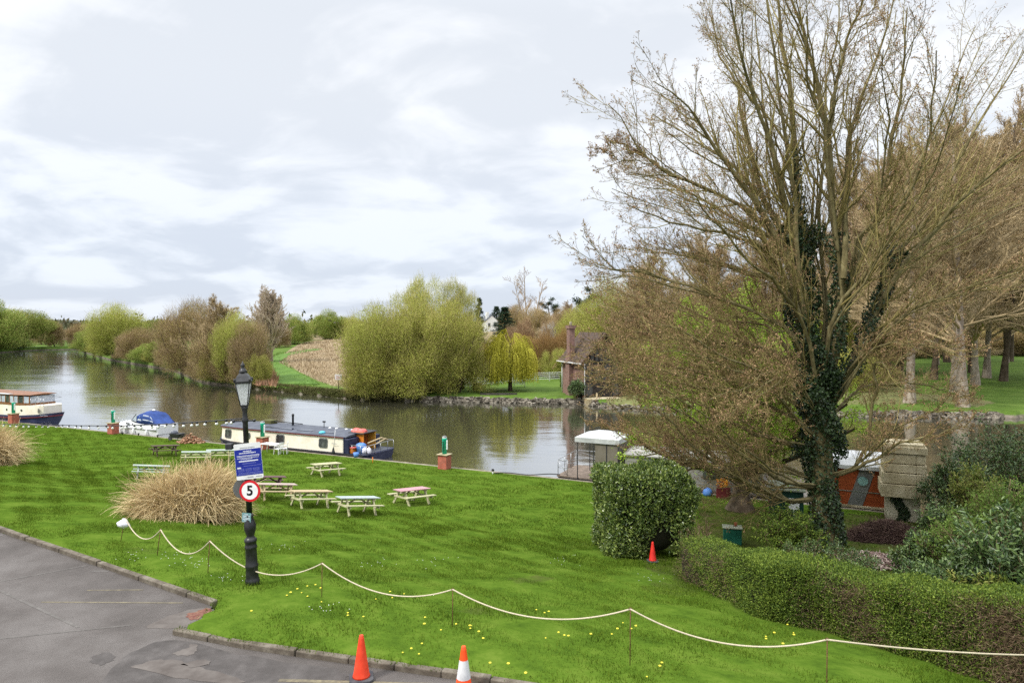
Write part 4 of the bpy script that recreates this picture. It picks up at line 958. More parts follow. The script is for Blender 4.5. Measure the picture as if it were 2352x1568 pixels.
# ------------------------------------------------------------------ hedges and shrubs
def core_box(poly_pts, h0, h1): pass
def hull_leaves(n, hw, hd, h, m='box'):
    pass
lb0 = G(1385, 1282); lb1 = G(1500, 1302)
def laurel_block():
    """clipped laurel: a rounded block set at an angle"""
    a = G(1404, 1281); W = (1610 - 1404) / F * a.y * 1.0; Dp = 2.3; H = 2.98
    root = thing('laurel_hedge', 'tall clipped laurel block with glossy leaves on the lawn', 'hedge', (a.x, a.y, a.z - .1), rad(9))
    def surf(n):
        # points on a clipped block with softened edges, local x 0..W, y 0..Dp, z 0..H
        ar = np.array([W * H, W * H * .5, Dp * H, Dp * H, W * Dp]); f = rng.choice(5, n, p=ar / ar.sum()); u = rng.random(n); v = rng.random(n)
        X = np.zeros((n, 3)); nr = np.zeros((n, 3))
        for k, (ax, val, sg) in enumerate(((1, 0, -1), (1, Dp, 1), (0, 0, -1), (0, W, 1), (2, H, 1))):
            m_ = f == k; dims = [d_ for d_ in (0, 1, 2) if d_ != ax]; size = (W, Dp, H)
            X[m_, ax] = val; nr[m_, ax] = sg; X[m_, dims[0]] = u[m_] * size[dims[0]]; X[m_, dims[1]] = v[m_] * size[dims[1]]
        r_ = .3; lo = np.array([r_, r_, -9]); hi = np.array([W - r_, Dp - r_, H - r_]); c_ = np.clip(X, lo, hi); d_ = X - c_
        ln = np.linalg.norm(d_, axis=1, keepdims=True); X = np.where(ln > 1e-6, c_ + d_ / np.maximum(ln, 1e-6) * np.minimum(ln, r_), X); nr = unit(np.where(ln > 1e-6, d_ / np.maximum(ln, 1e-6), nr) + nr * .3)
        lump = .09 * np.sin(X[:, 0] * 3.1 + 1) * np.sin(X[:, 2] * 2.7) + .07 * np.sin(X[:, 1] * 4 + X[:, 2] * 3.3) + .05 * np.sin(X[:, 0] * 7 + X[:, 2] * 5)
        X = X + nr * lump[:, None]
        X[:, 0] += .1 * (X[:, 2] / H - .5) * np.where(X[:, 0] < W / 2, -1, 1); return X, nr
    X, nr = surf(30000)
    gp = np.sin(X[:, 0] * 8.3 + 2 * np.sin(X[:, 2] * 5)) * np.sin(X[:, 2] * 9.1 + X[:, 1] * 6) > .35
    kk_ = ~gp | (rng.random(len(X)) < .45); X, nr = X[kk_], nr[kk_]
    inn = rng.random(len(X)) ** 2 * .3
    X = X - nr * inn[:, None] + nr * rng.uniform(-.02, .09, (len(X), 1))
    # the lower right corner is thin: the dark gap where a cone stands
    hole = np.exp(-((X[:, 0] - W * .6) / .45) ** 2 - ((X[:, 2] - .35) / .7) ** 2) * (X[:, 1] < Dp * .6)
    X[:, 1] += .55 * hole
    keep = (rng.random(len(X)) > hole * 1.6) & (X[:, 2] > 0.02)
    X, nr = X[keep], nr[keep]; n = len(X)
    D = unit(nr * .45 + rng.normal(size=(n, 3)) * .55 + np.array([0, 0, .35]))
    V1, F1 = ovals(X, D, unit(nr + rng.normal(size=(n, 3)) * .6), rng.uniform(.06, .165, n), rng.uniform(.032, .07, n))
    np_obj('leaves', [(V1, F1, 0, False)], [m_laur], root)
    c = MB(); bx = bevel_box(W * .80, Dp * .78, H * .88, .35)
    c.add(bx[0], bx[1], True, Matrix.Translation((W * .47, Dp / 2 + .12, H * .46))); c.build('branches', m_shade_core, root)  # solid filler, not branchwork; deep shade behind the leaves is painted near-black
    return root
laurel_block()

def long_hedge():
    """low box hedge following a bent line down the slope"""
    mid = [G(1556, 1322), G(1650, 1372), G(1750, 1420), G(1880, 1448), G(2020, 1490), G(2160, 1531), G(2300, 1578)]
    e = mid[-1] - mid[-2]; mid.append(mid[-1] + e * 1.1); mid.append(mid[-1] + e * 1.3)
    C = resample(mid, 120); tg = unit(np.gradient(C, axis=0) * np.array([1, 1, 0])); away = np.stack([-tg[:, 1], tg[:, 0], 0 * tg[:, 0]], 1)
    sgn = np.sign(away[60, 1]); away = away * sgn
    W = 1.2
    def hh(u): return 1.16 + .5 * u + .10 * np.sin(u * 9) + .05 * np.sin(u * 37 + 1) - .10 * np.exp(-((u - .10) / .03) ** 2)
    root = thing('box_hedge', 'long low clipped hedge with brown patches curving beside the lawn', 'hedge', (C[0][0], C[0][1], 0)); Ol = np.array([C[0][0], C[0][1], 0])
    n = 190000
    u = rng.random(n) ** .8; x = u * 119; i = np.clip(x.astype(int), 0, 118); f = (x - i)[:, None]
    base = C[i] * (1 - f) + C[i + 1] * f; av = unit(away[i]); tv = tg[i]
    H = hh(u); zone = rng.random(n)
    top = zone < .36; front = (zone >= .36) & (zone < .88); back = zone >= .88
    v = rng.random(n); w_ = np.where(top, rng.random(n), np.where(front, 0, 1))
    bulge = .06 * np.sin(u * 60 + v * 5) + .05 * np.sin(u * 23 + 2) * np.sin(v * 7)
    z = np.where(top, 1.0, v) * H
    rnd = np.where(~top & (z > H - .25), ((z - (H - .25)) / .25) ** 2 * .14, 0)
    rt = np.where(top, -.14 * (np.maximum(np.abs(w_ - .5) * 2 - .75, 0) / .25) ** 2, 0)
    offn = np.where(front, -1.0, np.where(back, 1.0, 0))
    pos = base + av * (w_ * W + offn * (bulge - rnd))[:, None]
    gz = zlawn(base[:, 0], base[:, 1]); gz2 = zlawn(pos[:, 0], pos[:, 1]); pos[:, 2] = np.where(top, gz, np.where(back, gz2 + (gz - gz2) * v, gz)) + z + rt + np.where(top, .5 * bulge, 0)
    nr = av * offn[:, None] + np.array([0, 0, 1.0]) * top[:, None]; nr = unit(nr)
    pos = pos - nr * (rng.random(n) ** 2 * .14)[:, None] + nr * rng.uniform(-.02, .07, (n, 1))
    # bare brown patches where twigs show
    br = (np.sin(u * 17 + .5) * .5 + .5) * (np.sin(u * 41 + v * 3) * .3 + .7) * np.where(front, 1.0, .25) + .55 * np.exp(-((u - .70) / .13) ** 2) * front
    drop = (np.sin(u * 130 + 3 * np.sin(v * 6)) * np.sin(v * 9 + u * 45) > .25) & ~top & (rng.random(n) < .6)
    pos[drop] -= nr[drop] * .10
    twig = rng.random(n) < np.clip(br * .8 - .18, 0, .8)
    lf = ~twig
    D = unit(nr * .6 + rng.normal(size=(n, 3)) * .6 + np.array([0, 0, .35]))
    V1, F1 = cards(pos[lf] - Ol, D[lf], rng.uniform(.03, .06, lf.sum()), rng.uniform(.018, .032, lf.sum()))
    V2, F2 = cards(pos[twig] - Ol, D[twig], rng.uniform(.06, .18, twig.sum()), .008)
    np_obj('leaves', [(V1, F1, 0, False)], [m_hedge], root); np_obj('twigs', [(V2, F2, 0, False)], [m_hedtw], root)
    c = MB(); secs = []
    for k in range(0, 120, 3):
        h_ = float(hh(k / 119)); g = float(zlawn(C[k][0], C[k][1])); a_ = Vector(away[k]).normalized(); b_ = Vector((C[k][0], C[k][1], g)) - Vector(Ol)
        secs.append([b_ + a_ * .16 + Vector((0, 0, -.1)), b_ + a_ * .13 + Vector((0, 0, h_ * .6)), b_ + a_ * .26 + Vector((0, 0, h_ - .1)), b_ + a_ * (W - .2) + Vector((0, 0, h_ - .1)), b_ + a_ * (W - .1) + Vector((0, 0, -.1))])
    c.loft(secs); c.build('branches', m_shade_core, root)  # closed filler instead of branchwork; its dark colour draws shade in leaf gaps
long_hedge()

def shrub(name, label, px, py, w, h, mat, n, L, W, kind='oval', tw=m_hedtw, group=None, dp=.8, gap=.5, loc=None):
    """shrub: shoots from the ground, whorls of leaves on the shoots"""
    p = G(px, py) if loc is None else loc
    root = thing(name, label, 'shrub', p, random.uniform(0, 6.28), group)
    ns = max(10, int(n / 260))
    P0, R0 = stem_set(ns, h, w * .22, .05, 1.05, 6, .025, trop=.35, wig=.12)
    ext = np.abs(P0[..., :2]).max() + .01; P0[..., :2] *= (w / 2 * .95) / ext; P0[..., 2] *= h * .95 / P0[..., 2].max()
    P1, R1 = spawn(P0, R0, 7, .25, 1, .3, 1.0, .38, 4, .25, .12, .6, .007, Ldecay=.3)
    P2, R2 = spawn(P1, R1, 4, .3, 1, .3, 1.0, .5, 3, .3, .12, .7, .005, Ldecay=.3)
    A = np.concatenate([P2[:, -1], P2[:, 1], P1[:, -1]]); T = np.concatenate([unit(P2[:, -1] - P2[:, -2])] * 2 + [unit(P1[:, -1] - P1[:, -2])])
    per = max(1, int(n / len(A))); C = np.repeat(A, per, 0); T = np.repeat(T, per, 0); m_ = len(C)
    C = C + rng.normal(size=(m_, 3)) * L * gap
    C[:, 2] = np.maximum(C[:, 2], .03)
    D = unit(T * .5 + rng.normal(size=(m_, 3)) * .7 + np.array([0, 0, .1]))
    if kind == 'oval': Vx, Fx = ovals(C, D, unit(np.array([0, 0, 1.0]) + rng.normal(size=(m_, 3)) * .5), L * rng.uniform(.6, 1.25, m_), W * rng.uniform(.7, 1.2, m_))
    else: Vx, Fx = cards(C, D, L * rng.uniform(.6, 1.3, m_), W * rng.uniform(.7, 1.3, m_))
    np_obj('stems', [(*tubes(P0, R0, 5), 0, True), (*tubes(P1, R1, 3), 0, False), (*tubes(P2, R2, 3), 0, False)], [tw], root)
    np_obj('leaves', [(Vx, Fx, 0, False)], [mat], root)
    return root
gs = 'mixed shrubs beside the stone pillar'
shrub('laurel_shrub', 'dark laurel shrub rising right of the stone pillar', 2200, 1225, 3.0, 3.2, m_laurd, 9000, .15, .06, group=gs)
shrub('laurel_shrub', 'dark evergreen shrub at the top right by the water', 2300, 1200, 5.0, 4.4, m_laurd, 12000, .17, .07, group=gs)
shrub('laurel_shrub', 'shrub with yellow green leaf tips beside the stone pillar', 2238, 1250, 2.6, 3.1, m_yell, 5200, .15, .06, group=gs)
shrub('cherry_laurel', 'large leaved cherry laurel at the right edge above the hedge', 2345, 1425, 2.6, 2.7, m_laurd, 6500, .20, .065, group=gs)
shrub('feathery_shrub', 'bright green feathery shrub behind the cherry laurel', 2312, 1310, 3.6, 3.1, m_fern, 16000, .11, .045, 'card', group=gs)
shrub('feathery_shrub', 'lower bright green shrub in the middle of the thicket', 2225, 1345, 2.6, 2.1, m_fern, 11000, .10, .04, 'card', group=gs)
shrub('ivy_shrub', 'dark ivy mound spilling from the foot of the stone pillar', 2188, 1275, 2.4, 1.8, m_laurd, 11000, .11, .07, group=gs)
shrub('ivy_shrub', 'dark green mound above the wood chip pile', 2140, 1325, 2.6, 1.35, m_laurd, 10000, .11, .06, group=gs)
shrub('rhododendron', 'glossy dark leaves just behind the hedge below the mound', 2160, 1392, 2.2, 1.15, m_laurd, 5200, .15, .06, group=gs)
shrub('rhododendron', 'olive low shrub between hedge and cherry laurel', 2265, 1420, 2.0, 1.2, m_yell, 4000, .13, .055, group=gs)
shrub('rhododendron', 'dark glossy shrub under the bright feathery shrub', 2255, 1380, 2.2, 1.6, m_laurd, 6000, .16, .06, group=gs)
shrub('holly_shrub', 'dull green shrub left of the ivy covered trunk', 1812, 1290, 2.9, 1.75, m_hedge, 15000, .085, .05, group='shrubs under the ivy clad tree')
shrub('dark_yew_bush', 'low dark bush at the foot of the ivy covered trunk', 1900, 1335, 3.3, 1.0, m_laurd, 15000, .07, .03, 'card', group='shrubs under the ivy clad tree')
shrub('sapling', 'bare brown sapling stems between laurel block and low hedge', 1610, 1300, 1.2, 1.5, m_hedtw, 500, .06, .01, 'card', group='shrubs under the ivy clad tree')
shrub('sapling', 'tall pale sapling shoots above the evergreen shrub at the right', 2318, 1170, 1.4, 3.3, m_bud, 260, .06, .03, 'card', group='shrubs under the ivy clad tree')

# dry pampas clumps
def pampas(name, label, px, py, w, h, n):
    p = G(px, py); root = thing(name, label, 'grass clump', p, 0)
    a = rng.random(n) * 6.283; rr = np.sqrt(rng.random(n)) * .78
    b0 = np.stack([np.cos(a) * rr * w / 2, np.sin(a) * rr * w / 2 * .75, np.zeros(n)], 1)
    N_ = 6; P = np.zeros((n, N_, 3)); P[:, 0] = b0
    tj = rng.integers(0, 16, n); tcx = rng.uniform(-.31, .31, 16) * w; tcy = rng.uniform(-.28, .28, 16) * w; tl_ = rng.normal(size=(16, 3)) * .28
    b0 = np.stack([tcx[tj] + rng.normal(size=n) * .13, tcy[tj] + rng.normal(size=n) * .13, np.zeros(n)], 1); P[:, 0] = b0; a = rng.random(n) * 6.283; rr = np.clip(rng.random(n) ** .6 * .9, 0, 1)
    lean = rr * .6 + .05; d = unit(np.stack([np.cos(a) * lean, np.sin(a) * lean, np.full(n, 1.2)], 1) + rng.normal(size=(n, 3)) * .33 + tl_[tj] * np.array([1, 1, 0]))
    drp = rng.uniform(.4, 2.6, n); a = a + rng.normal(size=n) * .7
    L = h * rng.uniform(.55, 1.3, n) * (1.15 - .2 * rr)
    for j in range(1, N_):
        d = unit(d + np.array([0, 0, -.13 * j / 2]) * (.4 + rr)[:, None] * drp[:, None] + np.stack([np.cos(a), np.sin(a), 0 * a], 1) * .06 * rr[:, None] + rng.normal(size=(n, 3)) * .17)
        P[:, j] = P[:, j - 1] + d * (L / (N_ - 1))[:, None]
    P[:, :, 2] = np.maximum(P[:, :, 2], .02)
    sd2 = unit(np.cross(P[:, -1] - P[:, 0], rng.normal(size=(n, 3)))); wd = np.linspace(.014, .004, N_)[None, :, None]
    V1 = np.stack([P - sd2[:, None] * wd, P + sd2[:, None] * wd], 2).reshape(-1, 3)
    b = (np.arange(n) * N_ * 2)[:, None] + (np.arange(N_ - 1) * 2)[None]
    F1 = np.stack([b, b + 1, b + 3, b + 2], -1).reshape(-1, 4)
    np_obj('blades', [(V1, F1, 0, False)], [m_straw], root)
    return root
pampas('pampas_clump', 'large dry straw coloured pampas clump behind the lamp post', 438, 1188, 3.05, 1.68, 17000)
pampas('pampas_clump', 'dry straw coloured pampas clump cut by the left edge', -30, 1062, 3.0, 2.05, 7000)

# ------------------------------------------------------------------ lawn blades, tufts, flowers
def blades(n, t0, t1, s0, s1, hmin, hmax, wd, clump=1.0):
    t = rng.uniform(t0, t1, n); s = s0 + (s1 - s0) * rng.random(n)
    x = Q0[0] + U[0] * t + NB[0] * s; y = Q0[1] + U[1] * t + NB[1] * s
    vis = (np.abs(x / y * F) < 1330) & (y > 7) & ~inside(x, y, APOLY)
    x, y = x[vis], y[vis]; n = len(x)
    thin = np.sin(x * .63 + 1.7 * np.sin(y * .41)) * np.sin(y * .77 + 1.3 * np.sin(x * .5 + 2)) + .4 * np.sin(x * 2.3 + y * 1.9)
    kp = rng.random(n) > np.clip((thin - .45) * 1.1, 0, .75); x, y = x[kp], y[kp]; n = len(x)
    den = .5 + .5 * np.sin(x * 1.7 + 2 * np.sin(y * .9)) * np.sin(y * 2.3 + 1.5 * np.sin(x * 1.1)) + .35 * np.sin(x * 5.1 + y * 3.7)
    h = hmin + (hmax - hmin) * np.clip(den, 0, 1) ** clump * rng.uniform(.5, 1.1, n)
    C = np.stack([x, y, zlawn(x, y) - .01], 1)
    d = unit(rng.normal(size=(n, 3)) * .38 + np.array([0, 0, 1.0])); sd2 = unit(np.cross(d, rng.normal(size=(n, 3))))
    V1 = np.stack([C - sd2 * wd, C + sd2 * wd, C + d * h[:, None]], 1).reshape(-1, 3)
    return V1, np.arange(len(V1)).reshape(-1, 3)
b1 = blades(560000, -32, 26, 15, 36, .03, .115, .0065); b2 = blades(200000, -60, 24, .3, 20, .05, .13, .016)
lg = np_obj('lawn_grass', [(*b1, 0, False), (*b2, 0, False)], [m_blade]); tag(lg, 'short bright green grass covering the sloping lawn', kind='stuff')
m_dan = M('dandelion_yellow', (.6, .48, .03), (.72, .62, .06), (.8, .72, .14), scale=30, rough=.8)
m_dst = M('flower_stalk', (.08, .15, .03), (.12, .2, .05), rough=.8)
f_ = MB(); f_.lathe([(.006, 0), (.022, .004), (.028, .012), (.02, .02), (.006, .022)], 9, (0, 0, .07)); fo = f_.build('dandelion', m_dan)
tag(fo, 'single yellow dandelion flower open in the grass', 'flower', 'dandelions scattered over the lawn')
k = 0
spots = [(700, 1356), (660, 1378), (730, 1378), (800, 1420), (880, 1372), (925, 1378), (515, 1410), (1000, 1440), (1130, 1460), (1170, 1520), (1290, 1470), (1370, 1455), (1440, 1440), (1200, 1545), (1900, 1462), (1760, 1480), (1830, 1455), (960, 1500), (600, 1500), (1075, 1440), (1500, 1540), (1250, 1410)]
for sx, sy in spots:
    for j in range(random.randint(1, 4)):
        p = G(sx + random.gauss(0, 22), sy + random.gauss(0, 9))
        if inside(np.array([p.x]), np.array([p.y]), APOLY)[0] or p.y < 9: continue
        o = fo if k == 0 else fo.copy()
        if k: col.objects.link(o)
        o.location = p; o.scale = [random.uniform(.65, 1.1)] * 3; k += 1
m_dai = M('daisy_white', (.6, .6, .55), (.7, .7, .66), rough=.8)
C = []
for sx, sy in [(430, 1290), (470, 1300), (520, 1330), (410, 1280), (750, 1400), (990, 1290), (860, 1300), (1500, 1330), (640, 1260), (300, 1280), (1290, 1285)]:
    for j in range(12):
        p = G(sx + random.gauss(0, 26), sy + random.gauss(0, 8)); C.append((p.x, p.y, p.z + .06))
C = np.array(C); th = np.arange(6) * math.pi / 3
V1 = (C[:, None, :] + np.stack([np.cos(th), np.sin(th), 0 * th], 1)[None] * .011).reshape(-1, 3)
o = np_obj('daisies', [(V1, np.arange(len(V1)).reshape(-1, 6), 0, False)], [m_dai]); tag(o, 'tiny white daisies sprinkled through the lawn', kind='stuff')

def far_blades(poly_px, n, h0, h1, wd, name, label, mat):
    pp = [GP(*p) for p in poly_px]; xs = [p.x for p in pp]; ys = [p.y for p in pp]
    lo_, hi_ = min(ys), max(ys); y = 1 / rng.uniform(1 / hi_, 1 / lo_, n); x = rng.uniform(min(xs), max(xs), n)
    k_ = inside(x, y, pp); x, y = x[k_], y[k_]; n = len(x)
    C = np.stack([x, y, zfar(x, y)], 1); d = unit(rng.normal(size=(n, 3)) * .4 + np.array([0, 0, 1.0])); sd2 = unit(np.cross(d, rng.normal(size=(n, 3))))
    wd = wd * y / 100; h = rng.uniform(h0, h1, n) * (1 + .4 * np.sin(x * .7) * np.sin(y * .23))
    V1 = np.stack([C - sd2 * wd[:, None], C + sd2 * wd[:, None], C + d * h[:, None]], 1).reshape(-1, 3)
    o = np_obj(name, [(V1, np.arange(len(V1)).reshape(-1, 3), 0, False)], [mat]); tag(o, label, kind='stuff')
m_dryb = M('dry_meadow_blade', (0.2525, 0.1863, 0.1087), (0.3861, 0.295, 0.1786), (0.5346, 0.4502, 0.295), scale=.12, rough=.95, isl=.5)
far_blades([(640, 835), (700, 786), (790, 779), (850, 790), (840, 892), (770, 890), (722, 872), (680, 850)], 60000, .25, .8, .05, 'meadow_grass', 'rough dry tan grass of the meadow across the river', m_dryb)
m_redb = M('reed_blade', (.24, .11, .06), (.34, .18, .10), (.42, .27, .17), scale=.3, rough=.95, isl=.6)
far_blades([(600, 890), (604, 872), (608, 840), (612, 820), (640, 810), (700, 800), (735, 800), (650, 820), (650, 840), (700, 862), (735, 884), (700, 893)], 30000, .1, .32, .05, 'path_grass', 'green mown grass of the path curving through the meadow', M('path_blade', (.05, .115, .010), (.085, .165, .016), (.12, .20, .03), scale=.3, rough=.95, isl=.5))
far_blades([(588, 886), (600, 846), (620, 848), (640, 872), (636, 890)], 9000, .5, 1.3, .06, 'dry_reeds', 'reddish brown dead reeds at the bend of the far bank', m_redb)
n = 30000; px = rng.uniform(560, 980, n); be = np.interp(px, [e[0] for e in EDGE], [e[1] for e in EDGE]); dd = F * ZC / (be - HY) + rng.random(n) ** 1.5 * 3.2
x = (px - CX) / F * dd; z = np.minimum(zfar(x, dd), .05 + (dd - F * ZC / (be - HY)) * .75)
C = np.stack([x, dd, z], 1); d = unit(rng.normal(size=(n, 3)) * .5 + np.array([0, -.35, .7])); sd2 = unit(np.cross(d, rng.normal(size=(n, 3)))); hh_ = rng.uniform(.15, .6, n)
V1 = np.stack([C - sd2 * .035, C + sd2 * .035, C + d * hh_[:, None]], 1).reshape(-1, 3)
m_bkg = M('bank_blade', (.07, .075, .02), (.12, .14, .03), (.2, .18, .08), scale=.4, rough=.9, isl=.6)
o = np_obj('bank_grass', [(V1, np.arange(len(V1)).reshape(-1, 3), 0, False)], [m_bkg]); tag(o, 'rough overhanging grass on the low earth bank across the river', kind='stuff')
# ------------------------------------------------------------------ object materials
m_black = M('black_gloss_paint', (.008, .008, .009), (.014, .014, .015), (.03, .03, .032), scale=8, rough=.38, spec=.5, bump=.1, bscale=30)
m_dark = M('dark_metal', (.02, .02, .022), (.035, .035, .038), rough=.5)
m_milk = M('milk_glass', (.8, .82, .84), (.86, .87, .88), (.88, .89, .9), scale=2, rough=.3, spec=.5, transl=.62)
m_white = M('white_paint', (.62, .62, .60), (.74, .74, .72), (.8, .8, .79), scale=3, detail=6, rough=.45)
m_wplas = M('white_plastic', (.68, .68, .67), (.8, .8, .79), rough=.4)
m_blue = M('sign_blue', (.012, .022, .22), (.016, .03, .28), rough=.35)
m_sred = M('sign_red', (.50, .012, .02), (.58, .016, .025), rough=.35)
m_sgrey = M('sign_back_grey', (.13, .13, .13), (.18, .18, .175), rough=.5, metal=.3)
m_teal = M('sign_teal', (.10, .22, .23), (.15, .28, .29), (.2, .33, .33), scale=20, rough=.45)
m_txt = M('sign_letter_white', (.7, .72, .8), rough=.5)
m_txtb = M('sign_letter_black', (.008, .008, .008), rough=.5)
m_txtg = M('sign_letter_grey', (.28, .3, .33), rough=.5)
m_txtl = M('sign_letter_pale_blue', (.25, .28, .6), rough=.5)
m_rope = M('cream_rope', (.33, .28, .19), (.47, .41, .29), (.58, .51, .38), scale=60, rough=.9, stretch=(1, 1, 1))
m_rust = M('rusty_iron', (.06, .035, .02), (.13, .06, .03), (.2, .1, .05), scale=20, rough=.85)
m_cone = M('orange_red_plastic', (.52, .035, .012), (.66, .05, .016), (.72, .07, .03), scale=7, detail=6, rough=.5)
m_coner = M('bright_red_orange_plastic', (.78, .06, .012), (.85, .08, .015), rough=.42)
m_rubber = M('dark_rubber', (.035, .035, .042), (.06, .06, .068), (.1, .1, .1), scale=6, rough=.8)
m_refl = M('reflective_sleeve', (.42, .42, .43), (.6, .6, .6), (.7, .7, .7), scale=5, detail=7, rough=.35)
m_brick = brick_mat('red_brick', (.40, .055, .028), (.52, .085, .04), (.36, .22, .16))
m_brick2 = brick_mat('old_brick', (.15, .05, .038), (.25, .10, .075), (.30, .25, .21))
m_green = M('service_green', (.012, .36, .23), (.02, .46, .30), rough=.4)
m_cream = M('cream_paint', (0.6572, 0.5876, 0.4608), (0.7632, 0.7006, 0.576), (0.8162, 0.7684, 0.6656), scale=1.2, detail=7, rough=.5)
m_navy = M('navy_paint', (.010, .013, .035), (.016, .02, .05), (.03, .035, .07), scale=2, rough=.45)
m_slate = M('slate_roof_paint', (.045, .05, .065), (.07, .078, .10), (.1, .11, .13), scale=1.5, detail=6, rough=.5)
m_maroon = M('maroon_trim', (.12, .015, .02), (.16, .025, .03), rough=.5)
m_glassd = M('dark_window_glass', (.02, .022, .024), (.05, .055, .055), (.12, .13, .12), scale=2.5, rough=.08, spec=.6)
m_frame = M('pewter_frame', (.12, .13, .13), (.2, .21, .21), rough=.4, metal=.5)
m_solar = M('solar_panel', (.012, .016, .03), (.025, .03, .05), scale=3, rough=.15, spec=.6)
m_orange = M('orange_timber', (.50, .14, .015), (.62, .2, .02), (.7, .26, .03), scale=3, rough=.5)
m_amber = M('amber_panel', (.62, .30, .03), (.7, .36, .05), rough=.5)
m_btarp = M('blue_tarpaulin', (.06, .16, .45), (.09, .22, .55), (.14, .3, .62), scale=3, rough=.5, bump=.4, bscale=8)
m_pink = M('pink_red_tarpaulin', (.5, .07, .06), (.62, .13, .11), (.7, .25, .22), scale=5, rough=.6, bump=.5, bscale=12)
m_cblue = M('canvas_blue', (.012, .032, .13), (.018, .048, .19), (.03, .07, .24), scale=2.5, rough=.75, bump=.3, bscale=6)
m_vinyl = M('clear_vinyl', (.28, .32, .40), (.42, .46, .54), (.6, .63, .68), scale=3, rough=.12, spec=.6)
m_gel = M('white_gelcoat', (.68, .69, .70), (.76, .77, .78), rough=.25)
m_hullb = M('hull_slate_blue', (.035, .045, .10), (.05, .06, .13), (.07, .08, .16), scale=1.5, rough=.4)
m_varn = M('varnished_wood', (.12, .05, .02), (.2, .085, .035), (.28, .13, .06), scale=3, rough=.45)
m_steel = M('steel_tube', (.3, .31, .32), (.42, .43, .44), rough=.35, metal=.7)
m_pwhite = M('pvc_white_roof', (.34, .35, .35), (.46, .47, .47), (.56, .56, .56), scale=1.5, detail=6, rough=.55)
m_taupe = M('taupe_blind', (.12, .105, .08), (.155, .135, .105), (.18, .16, .13), scale=1.2, rough=.8)
m_greyw = M('grey_weathered_boards', (.16, .155, .14), (.24, .23, .21), (.34, .33, .30), scale=2, detail=7, rough=.85, stretch=(.3, .3, 8))
m_deck = M('deck_boards', (.11, .085, .065), (.17, .13, .10), (.23, .18, .14), scale=3, rough=.8)
m_redw = M('orange_red_boards', (0.204, 0.03825, 0.0102), (0.289, 0.0595, 0.0153), (0.3655, 0.0935, 0.0255), scale=2.2, detail=8, rough=.65, stretch=(.5, .5, 9), bump=.3, bscale=6)
m_greyp = M('grey_panel', (.11, .115, .115), (.16, .165, .165), rough=.5)
m_port = M('porthole_glass', (.12, .26, .27), (.22, .38, .38), rough=.1, spec=.6)
m_concs = M('weathered_concrete_slab', (0.238, 0.196, 0.112), (0.42, 0.357, 0.224), (0.588, 0.518, 0.364), scale=1.3, detail=9, rough=.92, bump=.3, bscale=14)
m_rend = M('cream_render', (.3, .27, .19), (.5, .45, .34), (.6, .55, .44), scale=1.6, detail=8, rough=.9)
m_pgreen = M('cabinet_green', (.008, .075, .05), (.012, .10, .065), (.02, .13, .09), scale=3, rough=.5)
m_dgreen = M('shed_green', (.006, .03, .022), (.010, .045, .033), rough=.55)
m_lid = M('lid_pale', (.16, .19, .13), (.24, .26, .19), (.3, .31, .24), scale=3, rough=.7)
m_terr = M('terracotta', (.28, .07, .03), (.38, .1, .045), rough=.8)
m_bagw = M('white_bag', (.62, .6, .68), (.75, .73, .8), (.82, .8, .86), scale=9, rough=.45, bump=.5, bscale=30)
m_tile = M('clay_roof_tiles', (0.04125, 0.0285, 0.0225), (0.07125, 0.04875, 0.0375), (0.105, 0.075, 0.05625), scale=2.5, detail=8, rough=.9, stretch=(1, 1, 4), bump=.6, bscale=12)
m_timb = M('black_timber', (.012, .010, .008), (.025, .02, .017), (.05, .042, .035), scale=3, rough=.8)
m_infill = M('grey_infill', (.06, .056, .05), (.1, .095, .085), rough=.9)
m_brown = M('brown_board', (.09, .04, .025), (.14, .065, .04), rough=.8)
m_log = M('split_logs', (.22, .10, .055), (.36, .19, .11), (.5, .32, .2), scale=4, rough=.9, isl=.7)
m_chip = M('wood_chips', (.10, .06, .05), (.2, .14, .12), (.42, .34, .3), scale=3, rough=.95, isl=.85)
m_brush = M('dead_brush', (.055, .028, .024), (.09, .05, .04), (.14, .09, .065), scale=2, rough=.95, isl=.7)

# ------------------------------------------------------------------ lamp post
lp = G(580, 1337)
lamp = thing('street_lamp', 'black cast iron lamp post with white lantern on the lawn', 'street lamp', lp, 0)
LEAN = Matrix.Rotation(rad(-2.4), 4, 'Y') @ Matrix.Rotation(rad(0.5), 4, 'X')
lamp.matrix_world = Matrix.Translation(lp) @ LEAN
S = lp.y / F                    # metres per sight unit at the lamp
def hz(py): return (1337 - py) * S
MB().lathe([(.165, -.1), (.165, .05), (.15, .09), (.142, .12), (.135, .34), (.146, .37), (.146, .41), (.132, .44), (.126, .78), (.138, .80), (.14, .84), (.125, .87), (.125, .93), (.14, .95), (.14, 1.0), (.11, 1.03),
            (.085, 1.07), (.088, 1.10), (.13, 1.22), (.135, 1.32), (.11, 1.42), (.075, 1.50), (.09, 1.53), (.09, 1.56), (.066, 1.6)], 20).build('base', m_black, lamp)
MB().lathe([(.066, 1.59), (.058, 3.7), (.07, 3.72), (.075, 3.77), (.058, 3.80), (.052, 3.95), (.07, 4.02), (.082, 4.08)], 16).build('shaft', m_black, lamp)
MB().tube([(-.26, 0, 3.74), (.2, 0, 3.74)], .017, 8).lathe([(.028, -.03), (.036, 0), (.028, .03)], 10, (-.27, 0, 3.74)).lathe([(.028, -.03), (.036, 0), (.028, .03)], 10, (.21, 0, 3.74)).build('ladder_bar', m_black, lamp)
h0, h1 = 4.09, 4.62
R4 = rad(45 + 12)
lan = MB().lathe([(.10, h0 + .015), (.205, h1)], 4, rot=R4, smooth=False).build('lantern', m_milk, lamp)
fr = MB()
